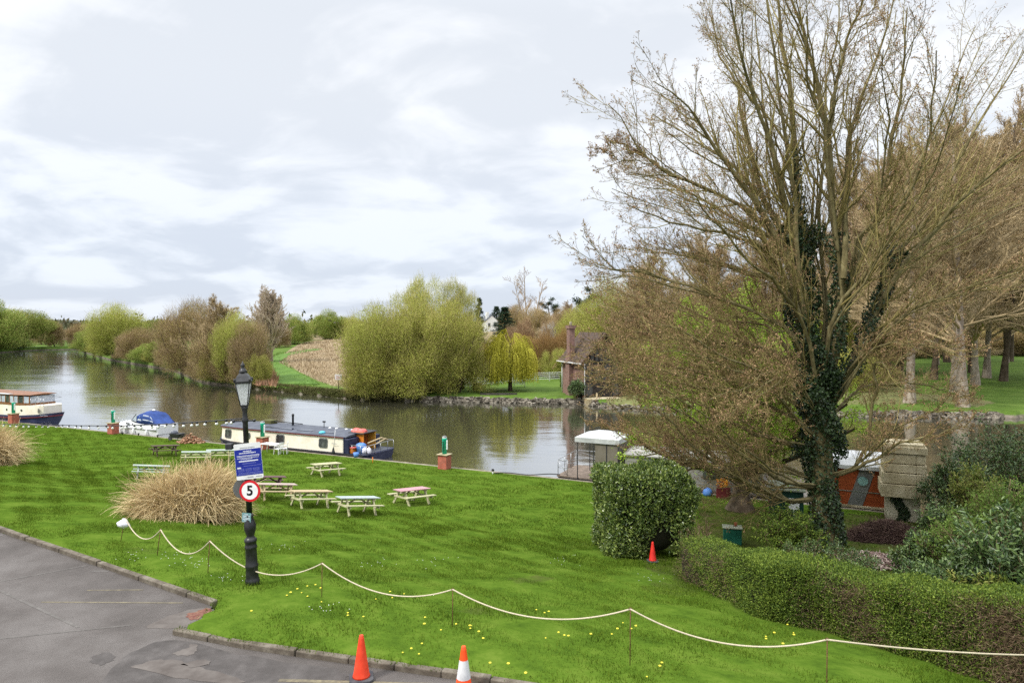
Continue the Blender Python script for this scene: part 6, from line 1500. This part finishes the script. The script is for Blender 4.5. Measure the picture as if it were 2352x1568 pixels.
# ------------------------------------------------------------------ blue canopied cruiser
t0_, t1_ = tq(275), tq(389)
cr = thing('cabin_cruiser', 'small white cabin cruiser under a blue canvas canopy', 'motor boat', qpos(t1_ - 2.2, -.3, 0), QROT)
CL = t1_ - 2.2 - tq(262); hbw = 1.2; cyc = 1.25; cr.scale = (1, 1, .9)
hull([(0, hbw * .92, 1.12, .9, cyc), (-1.0, hbw, 1.1, 1.0, cyc), (-3.6, hbw, 1.12, .9, cyc), (-5.2, hbw * .78, 1.2, .4, cyc), (-6.2, hbw * .42, 1.28, .12, cyc), (-CL, .05, 1.34, .02, cyc)], m_gel, 'hull', cr)
MB().loft([[(x, cyc - h, z0), (x, cyc - h * .8, z1), (x, cyc + h * .8, z1), (x, cyc + h, z0)] for x, h, z0, z1 in ((-2.9, 1.02, 1.1, 1.82), (-3.9, 1.0, 1.12, 1.78), (-5.2, .72, 1.2, 1.62), (-6.3, .32, 1.28, 1.4))], False, True).build('cabin', m_gel, cr)
MB().box(-.15, .05, cyc - hbw * .9, cyc + hbw * .9, .55, 1.55, bev=.05).build('transom', m_gel, cr)
MB().loft([[(x, cyc - hbw + .03, 1.1), (x, cyc - hbw * .95, z), (x, cyc - hbw * .88, z), (x, cyc - hbw * .9, 1.1)] for x, z in ((-.05, 1.5), (-1.5, 1.52), (-3.2, 1.6))], False, True).build('coaming', m_gel, cr)
MB().box(-CL + .6, -.1, cyc - hbw - .03, cyc - hbw + .06, 1.02, 1.07).build('rubbing_strip', m_sgrey, cr)
for x_ in (-4.3, -3.4): MB().box(x_ - .22, x_ + .22, cyc - .985, cyc - .88, 1.36, 1.52, bev=.03).build('cabin_window', m_glassd, cr)
# canopy: arched canvas with a sloping front and back
CP = [(-.25, 1.5, 1.55, .98), (-.9, 2.35, 1.55, 1.0), (-1.3, 2.68, 1.55, 1.02), (-2.3, 2.78, 1.55, 1.02), (-2.9, 2.55, 1.62, 1.0), (-3.9, 1.95, 1.75, .8)]
secs = [[(x, cyc - h, zb), (x, cyc - h * .97, zb + (zt - zb) * .55)] + [(x, cyc + h * .9 * math.sin(a), zb + (zt - zb) * (.72 + .28 * math.cos(a * 1.0))) for a in np.linspace(-1.35, 1.35, 7)] + [(x, cyc + h * .97, zb + (zt - zb) * .55), (x, cyc + h, zb)] for x, zt, zb, h in CP]
cnp = MB().loft(secs, True, True).build('canopy', m_cblue, cr)
def cpt(x, q, out=.014):
    zt = np.interp(-x, [-c[0] for c in CP], [c[1] for c in CP]); zb = np.interp(-x, [-c[0] for c in CP], [c[2] for c in CP]); h = np.interp(-x, [-c[0] for c in CP], [c[3] for c in CP])
    pr = [(0, -h), (.55, -h * .97), (.79, -h * .88)]
    return (x, cyc + float(np.interp(q, [p_[0] for p_ in pr], [p_[1] for p_ in pr])) - out, float(zb + (zt - zb) * q))
for pts_ in ([(-1.25, .32), (-2.1, .32), (-2.1, .76), (-1.35, .76)], [(-2.25, .25), (-2.85, .25), (-2.55, .66)], [(-.7, .4), (-1.15, .34), (-1.2, .76), (-.95, .74)]):
    q = MB(); a_ = [cpt(*p_) for p_ in pts_]; b_ = [(p_[0], p_[1] + .012, p_[2]) for p_ in a_]; n = len(a_)
    q.add(a_ + b_, [tuple(range(n)), tuple(range(n, 2 * n))[::-1]] + [(i, n + i, n + (i + 1) % n, (i + 1) % n) for i in range(n)]); q.build('clear_window', m_vinyl, cnp)
MB().tube([(-3.9, cyc - .82, 1.75), (-3.0, cyc - .98, 2.5)], .035, 6).tube([(-3.9, cyc - .82, 1.76), (-2.9, cyc - 1.0, 1.66)], .035, 6).build('windscreen_frame', m_dark, cr)
q = MB(); q.add([(-3.8, cyc - .87, 1.8), (-2.95, cyc - 1.015, 1.72), (-2.92, cyc - .99, 2.42), (-3.1, cyc - .97, 2.34)], [(0, 1, 2, 3)]); q.build('windscreen', m_vinyl, cr)
MB().lathe([(.14, 2.78), (.15, 2.86), (.08, 2.92)], 10, (-1.9, cyc, 0)).build('navigation_light', m_wplas, cr)
rl = MB(); rl.tube([(-3.9, cyc - 1.0, 1.72), (-5.2, cyc - .8, 1.85), (-6.3, cyc - .42, 1.92), (-6.75, cyc, 1.95), (-6.3, cyc + .42, 1.92), (-5.2, cyc + .8, 1.85)], .02, 6)
for x_, y_, z_ in ((-5.2, .8, 1.25), (-6.3, .42, 1.3)): rl.tube([(x_, cyc - y_, z_), (x_, cyc - y_, z_ + .6)], .016, 6)
rl.build('bow_rail', m_steel, cr)
for x_ in (-1.2, -3.0, -4.6): MB().lathe([(.03, 1.05), (.09, .95), (.1, .7), (.09, .5), (.03, .42)], 9, (x_, cyc - hbw - .1, 0)).build('fender', m_wplas, cr)

# ------------------------------------------------------------------ passenger boat at the left edge
tb_ = tq(146)
pb = thing('passenger_boat', 'cream and blue river passenger boat with wooden windows, bow pointing right', 'passenger boat', qpos(tb_ - 3.9, -.5, 0), QROT)
pc = 1.9; pb.scale = (1, 1, .92)
hull([(0, .08, 1.62, .02, pc), (-.9, .62, 1.5, .25, pc), (-2.4, 1.3, 1.32, .8, pc), (-5, 1.75, 1.12, 1.3, pc), (-9, 1.85, 1.05, 1.5, pc), (-22, 1.85, 1.05, 1.5, pc)], m_hullb, 'hull', pb, rake=1.3)
MB().loft([[(x, pc - h - .05, z - .28), (x, pc - h - .05, z - .2), (x, pc - h + .05, z - .2), (x, pc - h + .05, z - .28)] for x, h, z in ((.02, .1, 1.55), (-.9, .60, 1.42), (-2.4, 1.28, 1.26), (-5, 1.73, 1.07), (-9, 1.83, 1.0), (-22, 1.83, 1.0))], False, True).build('rubbing_strake', m_maroon, pb)
MB().loft([[(x, pc - h, z0), (x, pc - h * .96, z1), (x, pc + h * .96, z1), (x, pc + h, z0)] for x, h, z0, z1 in ((-1.9, .95, 1.3, 2.3), (-2.3, 1.2, 1.28, 2.32), (-5, 1.66, 1.1, 2.26), (-9, 1.76, 1.04, 2.25), (-22, 1.76, 1.04, 2.25))], False, True).build('lower_cabin', m_cream, pb)
MB().loft([[(x, pc - h, 2.27), (x, pc - h, 2.52), (x, pc + h, 2.52), (x, pc + h, 2.27)] for x, h in ((-3.6, 1.3), (-5, 1.62), (-9, 1.72), (-22, 1.72))], False, True).build('coaming', m_varn, pb)
SC = lambda x: float(np.interp(-x, [3.6, 5, 9, 22], [1.26, 1.58, 1.68, 1.68]))
x = -3.7; i = 0
while x > -22:
    w_ = .72; a_, b_ = SC(x), SC(x - w_)
    MB().loft([[(x - .05, pc - a_ - .012, 2.54), (x - .05, pc - a_ - .012, 3.26), (x - .05, pc - a_ + .03, 3.26), (x - .05, pc - a_ + .03, 2.54)], [(x - w_ + .05, pc - b_ - .012, 2.54), (x - w_ + .05, pc - b_ - .012, 3.26), (x - w_ + .05, pc - b_ + .03, 3.26), (x - w_ + .05, pc - b_ + .03, 2.54)]], False, True).build('saloon_window', m_vinyl if i % 3 != 1 else m_glassd, pb)
    MB().box(x - .06, x + .06, pc - a_ - .03, pc - a_ + .05, 2.52, 3.32).build('mullion', m_varn, pb)
    x -= w_; i += 1
MB().box(-3.72, -3.66, pc - 1.25, pc + 1.25, 2.52, 3.3).build('front_screen', m_vinyl, pb)
MB().box(-21.9, -3.8, pc - 1.2, pc + 1.2, 2.52, 2.6).build('saloon_floor', m_varn, pb)
MB().box(-21.9, -3.8, pc + 1.2, pc + 1.25, 2.6, 3.3).build('far_side', m_varn, pb)
MB().loft([[(x, pc - h, z), (x, pc - h, z + .05), (x, pc, z + .14), (x, pc + h, z + .05), (x, pc + h, z)] for x, h, z in ((-3.45, 1.3, 3.42), (-5.4, 1.66, 3.40), (-9, 1.78, 3.33), (-22, 1.78, 3.33))], False, True).build('roof', m_varn, pb)
MB().loft([[(x, pc - h, z), (x, pc - h, z + .05), (x, pc - h + .5, z + .05), (x, pc - h + .5, z)] for x, h, z in ((-6.6, 1.75, 3.44), (-22, 1.8, 3.42))], False, True).build('roof_cover', m_pwhite, pb)
rl = MB(); 
for x_ in (-3.5, -2.9, -2.3, -1.9): rl.tube([(x_, pc - np.interp(-x_, [1.9, 3.6], [.9, 1.3]), 2.3), (x_, pc - np.interp(-x_, [1.9, 3.6], [.9, 1.3]), 3.1)], .02, 6)
rl.tube([(-3.6, pc - 1.3, 3.1), (-1.9, pc - .9, 3.1), (-1.9, pc + .9, 3.1), (-3.6, pc + 1.3, 3.1)], .025, 6).tube([(-3.6, pc - 1.3, 2.7), (-1.9, pc - .9, 2.7), (-1.9, pc + .9, 2.7)], .016, 6); rl.build('fore_rail', m_steel, pb)
for x_, z_ in ((-4.6, 1.72), (-7.0, 1.68)):
    y_ = pc - np.interp(-x_, [2.3, 5, 9], [1.2, 1.66, 1.76]) * .985
    MB().lathe([(.13, -.02), (.13, .02)], 14, M=Matrix.Translation((x_, y_ - .005, z_)) @ Matrix.Rotation(rad(90), 4, 'X')).build('porthole', m_glassd, pb)
q = MB().box(-2.9, -2.05, -.02, .02, -.24, .24); wn_ = q.build('cabin_window', m_glassd, pb); wn_.location = (0, 0, 0); wn_.matrix_local = Matrix.Translation((-2.47, pc - 1.17, 1.76)) @ Matrix.Rotation(-.28, 4, 'Z') @ Matrix.Translation((2.47, 0, 0))
q = MB(); r_ = random.Random(4)
for k in range(7): q.bar((k * .11, 0, r_.uniform(-.02, .02)), (k * .11 + .09, 0, r_.uniform(-.03, .06) + .06 * (k == 0)), .012, .035)
nm = q.build('boat_name', m_txt, pb); nm.matrix_local = Matrix.Translation((-2.0, pc - 1.2, 1.22)) @ Matrix.Rotation(.52, 4, 'Z') @ Matrix.Translation((0, -.02, 0))

# ------------------------------------------------------------------ landing stage boat with canopy (behind the laurel block)
ta, tz = tq(1272), tq(1775)
ls = thing('houseboat', 'floating landing stage with white canopy, taupe blinds and grey cabin', 'houseboat', qpos(ta, -.3, 0), QROT)
LL = tz - ta
hull([(0, 1.6, .5, 1.5, 2.0), (1, 2.0, .5, 1.8, 2.0), (LL - 1, 2.0, .5, 1.8, 2.0), (LL, 1.6, .5, 1.5, 2.0)], m_dark, 'hull', ls)
MB().box(.05, LL - .1, .1, 3.9, .502, .58).build('deck', m_deck, ls)
xa, xb = tq(1322) - ta, tq(1416) - ta
cpx = MB()
cpx.loft([[(xa - .15, -.05, 2.9), (xb + .1, -.05, 2.9), (xb + .1, 2.6, 2.9), (xa - .15, 2.6, 2.9)], [(xa - .15, -.05, 3.2), (xb + .1, -.05, 3.2), (xb + .1, 2.6, 3.2), (xa - .15, 2.6, 3.2)], [(xa + .9, .9, 3.5), (xb - 1.0, .9, 3.5), (xb - 1.0, 1.7, 3.5), (xa + .9, 1.7, 3.5)]], False, True)
cpx.build('canopy_roof', m_pwhite, ls)
for x_, y_ in ((xa, .05), (xa, 2.5), (xa + 1.1, .05), (xb, .05), (xb, 2.5)): MB().bar((x_, y_, .5), (x_, y_, 2.97), .05, .05).build('canopy_post', m_dark, ls)
xm = (xa + 1.2 + xb) / 2
MB().box(xa + 1.2, xm - .04, .06, .10, .62, 2.85).build('blind', m_taupe, ls); MB().box(xm + .04, xb - .02, .06, .10, .62, 2.85).build('blind', m_taupe, ls)
MB().bar((xm, .08, .5), (xm, .08, 2.95), .07, .06).build('mullion', m_dark, ls)
MB().box(xb - .06, xb - .02, .2, 2.4, .62, 2.85).build('end_screen', m_taupe, ls)
def rail(pts, hh, name):
    m_ = MB()
    for a_, b_ in zip(pts[:-1], pts[1:]):
        a_ = Vector((*a_, .58)); b_ = Vector((*b_, .58)); n = max(1, int((b_ - a_).length / 1.1))
        for k in range(n + 1): p_ = a_.lerp(b_, k / n); m_.tube([p_, p_ + Vector((0, 0, hh))], .022, 6)
        m_.tube([a_ + Vector((0, 0, hh)), b_ + Vector((0, 0, hh))], .024, 6); m_.tube([a_ + Vector((0, 0, hh * .5)), b_ + Vector((0, 0, hh * .5))], .016, 6)
        m_.tube([a_ + Vector((0, 0, hh * .95)), b_ + Vector((0, 0, .05))], .014, 6)
    m_.build(name, m_steel, ls)
rail([(.1, .2), (.1, 3.8), (xb, 3.8)], 1.05, 'railing'); rail([(.1, .2), (.75, .2)], 1.0, 'gate')
cab = MB().box(xb + .4, LL - .6, .25, 3.7, .58, 2.25); cab.build('cabin', m_greyw, ls)
MB().loft([[(x_, .1, 2.255), (x_, .1, 2.33), (x_, 2.0, 2.55), (x_, 3.85, 2.33), (x_, 3.85, 2.255)] for x_ in (xb + .3, LL - .4)], False, True).build('cabin_roof', m_greyw, ls)
for k in range(3):
    x_ = xb + 1.4 + k * 1.9; MB().box(x_, x_ + 1.0, .235, .26, 1.2, 1.95).build('cabin_window', m_glassd, ls)
p = qpos(tq(1628), .35); p.z = float(zlawn(p.x, p.y)); o = MB().lathe([(.24, 0), (.3, .16), (.25, .34), (.1, .45), (.03, .48)], 11).build('blue_sack', m_btarp); o.location = p; tag(o, 'blue sack on the quay between laurel block and red planter', 'sack')
p = qpos(tq(1664), .4); p.z = float(zlawn(p.x, p.y)); o = thing('red_planter', 'dark red planter with orange flowers on the quay', 'planter', p, QROT)
MB().box(-.36, .36, -.3, .3, 0, .62, bev=.02).build('box', m_maroon, o)
C = rng.normal(size=(420, 3)) * np.array([.2, .17, .16]) + np.array([0, 0, .85]); Vx, Fx = cards(C, rand_dirs(420), .09, .07); np_obj('flowers', [(Vx, Fx, 0, False)], [M('orange_flower', (.55, .14, .01), (.7, .25, .015), (.75, .4, .03), isl=.8)], o)

# ------------------------------------------------------------------ red boarded houseboat
tc0, tc1 = tq(1905), tq(2085)
rbm = thing('houseboat', 'orange red boarded houseboat with white roof and slanted grey porthole panel', 'houseboat', qpos(tc0, -.3, 0), QROT)
RL = tc1 - tc0
hull([(0, 1.5, .5, 1.4, 1.8), (RL, 1.5, .5, 1.4, 1.8)], m_dark, 'hull', rbm)
MB().box(.1, RL - .1, .3, 3.3, .502, 2.55).build('cabin', m_redw, rbm)
MB().loft([[(x_, .1, 2.55), (x_, .12, 2.75), (x_, .6, 3.12), (x_, 1.8, 3.3), (x_, 3.0, 3.12), (x_, 3.48, 2.75), (x_, 3.5, 2.55)] for x_ in (-.1, RL + .1)], False, True).build('roof', m_pwhite, rbm)
MB().box(-.05, RL + .05, .26, .31, 1.30, 1.34).build('handrail', m_steel, rbm)
MB().box(-.1, RL, .18, .42, .44, .56).build('rubbing_strake', m_concs, rbm)
xs0, xs1 = tq(1992) - tc0, tq(1962) - tc0
q = MB(); a_ = [(xs1 - .33, .27, .56), (xs1 + .42, .27, .56), (xs0 + .40, .27, 2.5), (xs0 - .35, .27, 2.5)]; b_ = [(p_[0], .31, p_[2]) for p_ in a_]
q.add(a_ + b_, [(0, 1, 2, 3), (7, 6, 5, 4)] + [(i, 4 + i, 4 + (i + 1) % 4, (i + 1) % 4) for i in range(4)]); q.build('slanted_panel', m_greyp, rbm)
xp = (xs0 + xs1) / 2 + .12; Mx = Matrix.Translation((xp, .262, 1.92)) @ Matrix.Rotation(rad(90), 4, 'X')
pf = MB().lathe([(.30, -.02), (.30, .02)], 20, M=Mx).build('porthole', m_frame, rbm); MB().lathe([(.25, .021), (.25, .03)], 20, M=Mx).build('pane', m_port, pf)

# ------------------------------------------------------------------ stone pillar with slab courses
sp_ = G(2074, 1190); spd = sp_.y; k_ = spd / F
pil = thing('stone_pillar', 'weathered pillar house clad in overlapping concrete slabs on rendered legs', 'pillar', sp_, rad(-24))
def pz(py): return ZC - (py - HY) * k_ - sp_.z
zt_ = [pz(1015), pz(1036), pz(1078), pz(1101), pz(1132)]
wA = .92
MB().box(-wA * .86, wA * .75, -wA * .8, wA * .8, -.3, zt_[4] + .02).build('base', m_rend, pil)
for i_, (z1_, z0_, g_) in enumerate(((pz(1037), pz(1058), -.02), (pz(1059.5), pz(1078), .03), (pz(1079.5), pz(1103), .09), (pz(1104.5), pz(1133), .16))):
    for (xa_, xb_, ya_, yb_) in ((-wA - g_, wA * .52, -wA - g_, -wA + .1 - g_), (wA * .53, wA + g_, -wA - g_ + .02, -wA + .12), (-wA - g_, -wA + .1, -wA + .1, wA), (wA - .1 + g_, wA + g_ + .02, -wA + .12, wA)):
        MB().box(xa_, xb_, ya_, yb_, z0_, z1_, bev=.02).build('slab', m_concs, pil)
MB().box(-wA + .1, wA - .1, -wA + .1, wA - .05, zt_[4], zt_[1] - .02).build('core', m_shade_core, pil)  # recessed and near-black, so slab gaps draw the shadow under each course
MB().box(-wA - .06, wA + .06, -wA - .06, wA + .06, zt_[1] + .01, zt_[0] - .1, bev=.03).box(-wA + .05, wA - .05, -wA + .05, wA - .05, zt_[0] - .1, zt_[0] + .02).build('coping', m_concs, pil)
iv2 = []
n = 900; C = np.stack([rng.uniform(-.45, .05, n), -wA * .8 - rng.uniform(0, .06, n), rng.uniform(0, zt_[4], n)], 1); C[:, 0] += .18 * np.sin(C[:, 2] * 4)
Vx, Fx = ovals(C, rand_dirs(n), np.tile(np.array([[0, -1.0, .2]]), (n, 1)) + rng.normal(size=(n, 3)) * .4, .075, .07); np_obj('ivy', [(Vx, Fx, 0, False)], [m_ivy], pil)

# ------------------------------------------------------------------ green cabinets
g = G(1806, 1182); gcb = thing('garden_shed', 'dark green low shed with pale sloping lid and white sign', 'shed', g, QROT + .05)
MB().box(-.82, .82, -.5, .5, 0, 1.35).build('body', m_dgreen, gcb); MB().loft([[(x_, -.62, 1.36), (x_, -.62, 1.42), (x_, .6, 1.62), (x_, .6, 1.56)] for x_ in (-.92, .92)], False, True).build('lid', m_lid, gcb)
MB().box(.12, .62, -.53, -.503, .45, 1.0).build('sign', m_wplas, gcb); MB().bar((.36, -.53, 0), (.36, -.53, .45), .05, .03).build('sign_post', m_wplas, gcb)
g = G(1682, 1247); gbx = thing('utility_box', 'green metal utility box with a pale lid behind the hedge', 'box', g, rad(-14))
MB().box(-.36, .36, -.24, .24, 0, .66, bev=.012).build('body', m_pgreen, gbx); MB().box(-.40, .40, -.28, .28, .66, .70, bev=.01).build('lid', m_lid, gbx)
o = MB().lathe([(.05, 0), (.075, .14), (.06, .15)], 10).build('plant_pot', m_terr); o.location = g + Vector((.15, .05, .70)); tag(o, 'small terracotta pot standing on the green utility box', 'pot')

# brush heap and wood chips
def heap(name, label, cat, px, py, w, d, h, n, L, r, mat, rz=0.0):
    g = G(px, py); m_ = n; a_ = rng.random(m_) * 6.283; q_ = np.sqrt(rng.random(m_))
    x = q_ * w / 2 * np.cos(a_); y = q_ * d / 2 * np.sin(a_); c, s2 = math.cos(rz), math.sin(rz)
    z = h * (1 - q_ ** 1.6) * rng.random(m_) ** .35 + .02
    C = np.stack([x * c - y * s2, x * s2 + y * c, z], 1)
    C[:, 2] += zlawn(C[:, 0] + g.x, C[:, 1] + g.y) - g.z
    D = unit(rng.normal(size=(m_, 3)) * np.array([1, 1, .35])); Lx = L * rng.uniform(.4, 1.4, m_)
    P = np.stack([C - D * Lx[:, None] / 2, C + rng.normal(size=(m_, 3)) * .02, C + D * Lx[:, None] / 2], 1)
    Rx = np.full((m_, 3), r) * rng.uniform(.5, 1.4, (m_, 1))
    o = np_obj(name, [(*tubes(P, Rx, 3), 0, False)], [mat]); o.location = g; return tag(o, label, cat)
heap('brush_heap', 'dark reddish brush heap in front of the stone pillar', 'brush heap', 2035, 1236, 4.2, 2.2, .8, 5200, .55, .009, m_brush, .35)
heap('wood_chip_pile', 'pale pinkish wood chips and bark pile behind the hedge', 'wood pile', 2005, 1290, 2.9, 2.0, .32, 3600, .22, .022, m_chip, -.1)

# ------------------------------------------------------------------ across the river: boathouse
dB = F * (ZC - .9) / (912 - HY) ; cornr = FA(1343, dB)
bh_ = thing('boathouse', 'old brick and timber boathouse with steep tiled roof and tall chimney', 'boathouse', (cornr.x, cornr.y, .7), rad(17))
# local +x along the gable end to the right, +y along the ridge away from the water
GW, BL, EZ, RZ = 5.6, 8.0, 5.0, 8.8
MB().box(0, .3, .32, BL, -.2, EZ).build('brick_wall', m_brick2, bh_)
MB().box(.3, GW - .3, BL - .3, BL, -.2, EZ).build('rear_wall', m_brick2, bh_); MB().box(GW - .3, GW, .3, BL, -.2, EZ).build('side_wall', m_brick2, bh_)
MB().add([(.05, .2, EZ), (GW - .05, .2, EZ), (GW / 2, .2, RZ - .25), (.05, .45, EZ), (GW - .05, .45, EZ), (GW / 2, .45, RZ - .25)], [(0, 1, 2), (5, 4, 3), (0, 3, 4, 1), (1, 4, 5, 2), (2, 5, 3, 0)]).build('gable', m_infill, bh_)
MB().box(.25, GW - .25, .25, .4, .3, EZ - .02).build('front_infill', m_infill, bh_)
tf = MB()
for x_ in (.12, 1.4, 2.6, 4.0, 5.2, GW - .12): tf.box(x_ - .12, x_ + .12, .08, .245, 0, EZ)
for z_ in (.2, 2.3, EZ - .12): tf.box(0, GW, .06, .24, z_ - .12, z_ + .12)
for x_ in np.linspace(.9, GW - .9, 7): tf.box(x_ - .07, x_ + .07, .08, .195, EZ, EZ + (RZ - EZ) * (1 - abs(x_ - GW / 2) / (GW / 2)) - .25)
tf.bar((.1, .1, EZ), (GW / 2, .1, RZ), .25, .22, up=(0, 1, 0)).bar((GW - .1, .1, EZ), (GW / 2, .1, RZ), .25, .22, up=(0, 1, 0)); tf.build('timber_frame', m_timb, bh_)
MB().box(1.55, 3.8, .05, .1, .3, 2.1).build('door', m_timb, bh_)
MB().loft([[(-.75, y_, EZ - .25), (-.2, y_, EZ + .15), (GW / 2, y_, RZ), (GW + .2, y_, EZ + .15), (GW + .75, y_, EZ - .25), (GW + .7, y_, EZ - .38), (GW / 2, y_, RZ - .2), (-.7, y_, EZ - .38)] for y_ in (-.55, BL + .4)], False, True).build('roof', m_tile, bh_)
MB().bar((-.8, -.6, EZ - .34), (-.8, BL + .4, EZ - .34), .12, .12).tube([(-.06, -.12, EZ - .35), (-.06, -.12, 0)], .06, 7).tube([(-.08, BL + .1, EZ - .35), (-.08, BL + .1, 0)], .06, 7).build('gutter', m_white, bh_)
ch_ = MB().box(-.62, .28, 4.0, 5.4, -.2, EZ + .5).box(-.5, .28, 4.15, 5.25, EZ + .5, 9.3).box(-.62, .4, 4.03, 5.37, 9.3, 9.75).build('chimney', m_brick2, bh_)
MB().lathe([(.2, 9.75), (.17, 10.2), (.2, 10.25)], 10, (-.1, 4.7, 0)).build('chimney_pot', m_rend, ch_)
MB().box(-.3, 4.5, -1.9, .2, -.75, .15, bev=.04).build('stone_landing', m_concs, bh_)
p = at(1371, 925, F * (ZC - .3) / (925 - HY)); o = MB().lathe([(.13, -1.2), (.12, 1.6)], 8, (p.x, p.y, 0)).build('mooring_pile', w_tan); tag(o, 'pale timber pile in the water by the boathouse landing', 'pile')
def box_hedge(label, a, b, w_, h_, mat, n, L=.16):
    A_, B_ = FA(*a), FA(*b); d_ = B_ - A_; Lh = d_.length; o = thing('clipped_hedge', label, 'hedge', A_, math.atan2(d_.y, d_.x))
    P_ = np.stack([rng.uniform(0, Lh, n), rng.uniform(-w_ / 2, w_ / 2, n), rng.uniform(0, h_, n)], 1)
    f_ = rng.integers(0, 4, n); P_[f_ == 0, 2] = h_; P_[f_ == 1, 1] = -w_ / 2; P_[f_ == 2, 0] = 0; P_[f_ == 3, 1] = -w_ / 2
    P_ += rng.normal(size=(n, 3)) * .04; Vx, Fx = cards(P_, unit(rng.normal(size=(n, 3)) + np.array([0, -.3, .5])), L * rng.uniform(.6, 1.3, n), L * .6)
    np_obj('leaves', [(Vx, Fx, 0, False)], [mat], o); MB().box(.06, Lh - .06, -w_ / 2 + .08, w_ / 2 - .08, 0, h_ - .08).build('branches', m_shade_core, o)  # plain filler box, no branchwork; inner shade of the hedge is its colour
    return o
box_hedge('long dark clipped hedge in front of the willow thicket', (940, 99.5), (1062, 104.5), 1.6, 1.7, m_laurd, 9000)
box_hedge('bright green clipped hedge along the boathouse wall', (1296, 108), (1334, 91.5), 1.2, 1.9, m_fern, 9000)
shrub('round_bush', 'rounded dark bush at the boathouse corner', 0, 0, 2.2, 2.3, m_laurd, 4000, .2, .1, 'card', loc=FA(1322, 90.5))
# white post and rail fence
fn = thing('rail_fence', 'white post and rail fence around the far mown lawn', 'fence', (0, 0, 0))
run = [FA(1005, 101), FA(1062, 104), FA(1130, 111), FA(1200, 116), FA(1292, 119)]
prev = None; kk = 0
for a_, b_ in zip(run[:-1], run[1:]):
    n_ = max(1, round((b_ - a_).length / 2.2))
    for i_ in range(n_):
        p_ = a_.lerp(b_, i_ / n_); q_ = a_.lerp(b_, (i_ + 1) / n_); p_.z = float(zfar(p_.x, p_.y)); q_.z = float(zfar(q_.x, q_.y))
        MB().bar(p_ - Vector((0, 0, .1)), p_ + Vector((0, 0, 1.45)), .13, .13, up=(0, 1, 0)).build('post', m_white, fn)
        r3 = MB()
        for z_ in (.35, .72, 1.08, 1.40): r3.bar(p_ + Vector((0, -.09, z_)), q_ + Vector((0, -.09, z_)), .05, .11)
        r3.build('rail', m_white, fn)
p = FA(1096, 103); o = thing('brown_crate', 'brown boarded box on the far lawn in front of the fence', 'crate', p, .1); MB().box(-.7, .7, -.4, .4, 0, .95).build('boards', m_brown, o, bevel=.02); MB().box(-.75, .75, -.45, .45, .95, 1.02).build('lid', m_varn, o)
p = FA(1193, 106.5); o = thing('garden_bench', 'wooden bench behind the weeping willow trunk', 'bench', p, .05)
MB().box(-.9, .9, -.25, .25, .42, .47).build('seat', w_grey, o); bk = MB()
for z_ in (.6, .75, .9): bk.box(-.9, .9, .22, .26, z_, z_ + .1)
bk.build('backrest', w_grey, o)
for sx in (-.85, .85): MB().box(sx - .04, sx + .04, -.24, -.16, 0, .64).build('leg', w_grey, o); MB().box(sx - .04, sx + .04, .18, .26, 0, 1.0).build('leg', w_grey, o)
p = FA(1145, 95.5); o = thing('rowing_boat', 'dark upturned punt lying on the grass under the weeping willow', 'boat', p, .04)
MB().loft([[(x_, -h_, 0), (x_, -h_ * .7, .22), (x_, h_ * .7, .22), (x_, h_, 0)] for x_, h_ in ((-2.6, .2), (-1.5, .42), (1.2, .42), (2.6, .2))], False, True).build('hull', m_timb, o)
p = FA(777, 103); o = thing('river_sign', 'white notice board on a post beside the far meadow', 'sign', p, 0)
MB().box(-.5, .5, -.03, .03, 1.5, 2.3).build('board', m_wplas, o); MB().bar((0, .06, -.3), (0, .06, 1.9), .1, .1, up=(0, 1, 0)).build('post', m_timb, o)
q = MB(); 
for z_ in (2.12, 1.95, 1.78, 1.65): words(q, -.38, .38, z_, .07)
for v in q.v: v.y, v.z = -.032 + (v.z - .0075) * .5, v.y
q.build('lettering', M('notice_red', (.45, .12, .14), rough=.6), o)
# white houses on the far slope
def house(label, px, d, wpx, h, rz, z0=None):
    p = FA(px, d); w_ = wpx / F * d; o = thing('white_house', label, 'house', p, rz)
    MB().box(-w_ / 2, w_ / 2, 0, 7, -1, h).add([(-w_ / 2, 0, h), (w_ / 2, 0, h), (0, 0, h + w_ * .42), (-w_ / 2, 7, h), (w_ / 2, 7, h), (0, 7, h + w_ * .42)], [(0, 1, 2), (5, 4, 3), (1, 4, 5, 2), (2, 5, 3, 0)]).build('wall', m_white, o)
    MB().loft([[(-w_ / 2 - .4, y_, h - .2), (0, y_, h + w_ * .42 + .1), (w_ / 2 + .4, y_, h - .2), (w_ / 2 + .4, y_, h - .02), (0, y_, h + w_ * .42 + .32), (-w_ / 2 - .4, y_, h - .02)] for y_ in (-.15, 7.3)], False, True).build('roof', m_slate, o)
    c_ = MB().box(-w_ * .38, -w_ * .18, 1.2, 2.4, h, h + w_ * .42 + 1.6); c_.build('chimney', m_white, o)
    for x_ in (-w_ * .22, w_ * .22): MB().box(x_ - .5, x_ + .5, -.05, .02, h * .45, h * .8).build('window', m_glassd, o)
house('white gabled house with chimney behind the conifers', 1130, 300, 30, 4.6, .35)
house('white house mostly hidden behind the brown bushes', 1205, 292, 18, 2.5, -.2)
